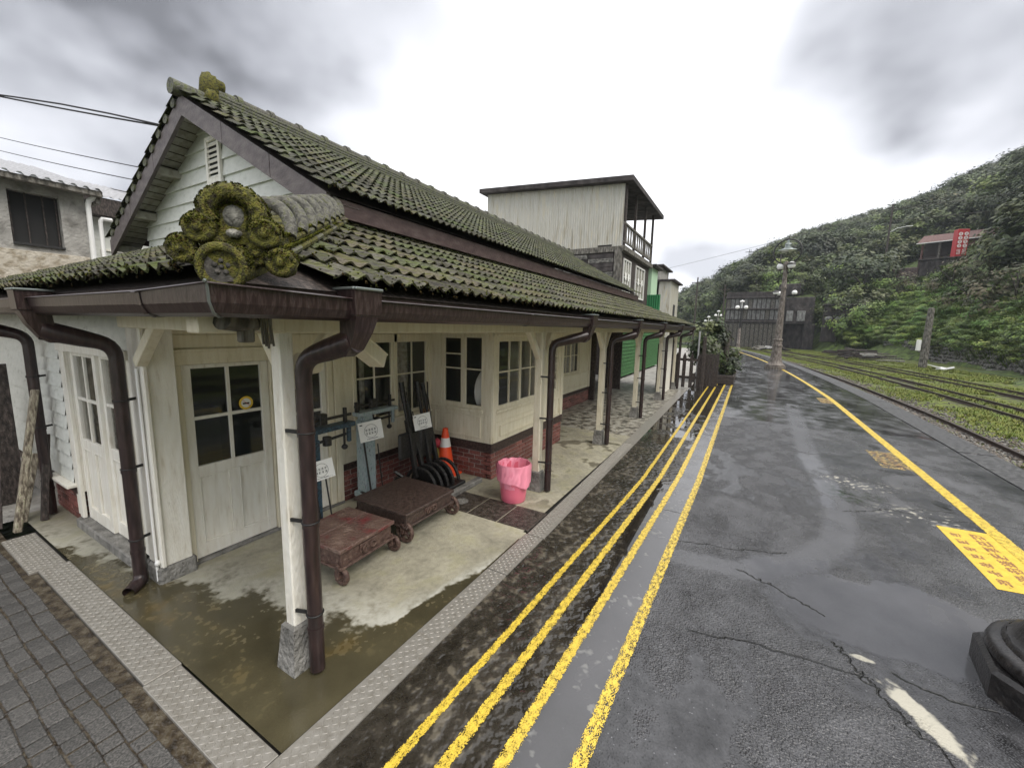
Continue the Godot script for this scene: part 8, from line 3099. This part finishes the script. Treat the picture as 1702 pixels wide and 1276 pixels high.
	kid("bar", b, flat(0.5, 0.02, 0.02, 0.6), o)
	# ---------------- timber leaning at the dark end by the gable wall
	o = thing("leaning_timber", "pale peeling timber leaning against the end wall at the far left", "timber", Vector3(0.93, 0, -6.62))
	b = B.new()
	b.beam(Vector3(0.0, 0.0, 0.0), Vector3(0.30, 1.50, -0.18), 0.075, 0.06, Vector3(1, 0, 0), 0.01)
	kid("timber", b, M.wood_old, o)
	var planks := [[Vector3(1.16, 0, -6.78), Vector3(1.30, 0.95, -6.98), M.wood_dark, "dark plank leaning on the end wall, nearest the brick base"], [Vector3(1.02, 0, -6.90), Vector3(1.22, 0.72, -7.10), M.wood_old, "short pale plank leaning between the pale timber and the brown downpipe"], [Vector3(0.84, 0, -6.88), Vector3(0.98, 1.15, -7.2), M.wood_dark, "dark plank leaning behind the pale peeling timber"]]
	for q in planks:
		b = B.new()
		b.beam(q[0], q[1], 0.05, 0.06, Vector3(1, 0, 0), 0.005)
		lone("leaning_plank", b, q[2], q[3], "plank", "planks leaning by the end wall")
	o = thing("scrap_board", "weathered grey boards stacked on edge behind the leaning timber", "boards", Vector3(0.72, 0, -7.5))
	for i in 5:
		b = B.new()
		b.beam(Vector3(0.05 * i, 0.0, -0.1 * i), Vector3(0.12 + 0.05 * i, 1.0 + 0.2 * (i % 3), -0.35 - 0.08 * i), 0.16, 0.025, Vector3(1, 0, 0.3), 0.004)
		kid("board", b, M.wood_old if i % 2 else M.wood_dark, o)
	# small things on the ledge
	o = thing("ledge_board", "loose pale board lying on the ledge of the end wall", "board", Vector3(1.43, 0.47, -6.62))
	b = B.new()
	b.box(Vector3(-0.05, 0.0, -0.28), Vector3(0.09, 0.018, 0.25), 0.003)
	kid("board", b, M.wood_old, o)
	# dark board fence added to stand in for shade behind the timber
	o = thing("added_shade_fence", "dark weathered board fence added in place of shade left of the end wall", "fence", Vector3(0.2, 0, -7.75))
	for i in 14:
		b = B.new()
		b.box(Vector3(-2.0 + i * 0.215, 0.0, -0.012), Vector3(-2.0 + i * 0.215 + 0.205, 1.85 + 0.12 * sin(i * 2.3), 0.012), 0.004)
		kid("plank", b, M.wood_dark if i % 4 else M.wood_old, o)
	b = B.new()
	b.box(Vector3(-2.0, 0.4, -0.06), Vector3(1.0, 0.5, -0.013), 0.004)
	b.box(Vector3(-2.0, 1.4, -0.06), Vector3(1.0, 1.5, -0.013), 0.004)
	kid("rail", b, M.wood_dark, o)
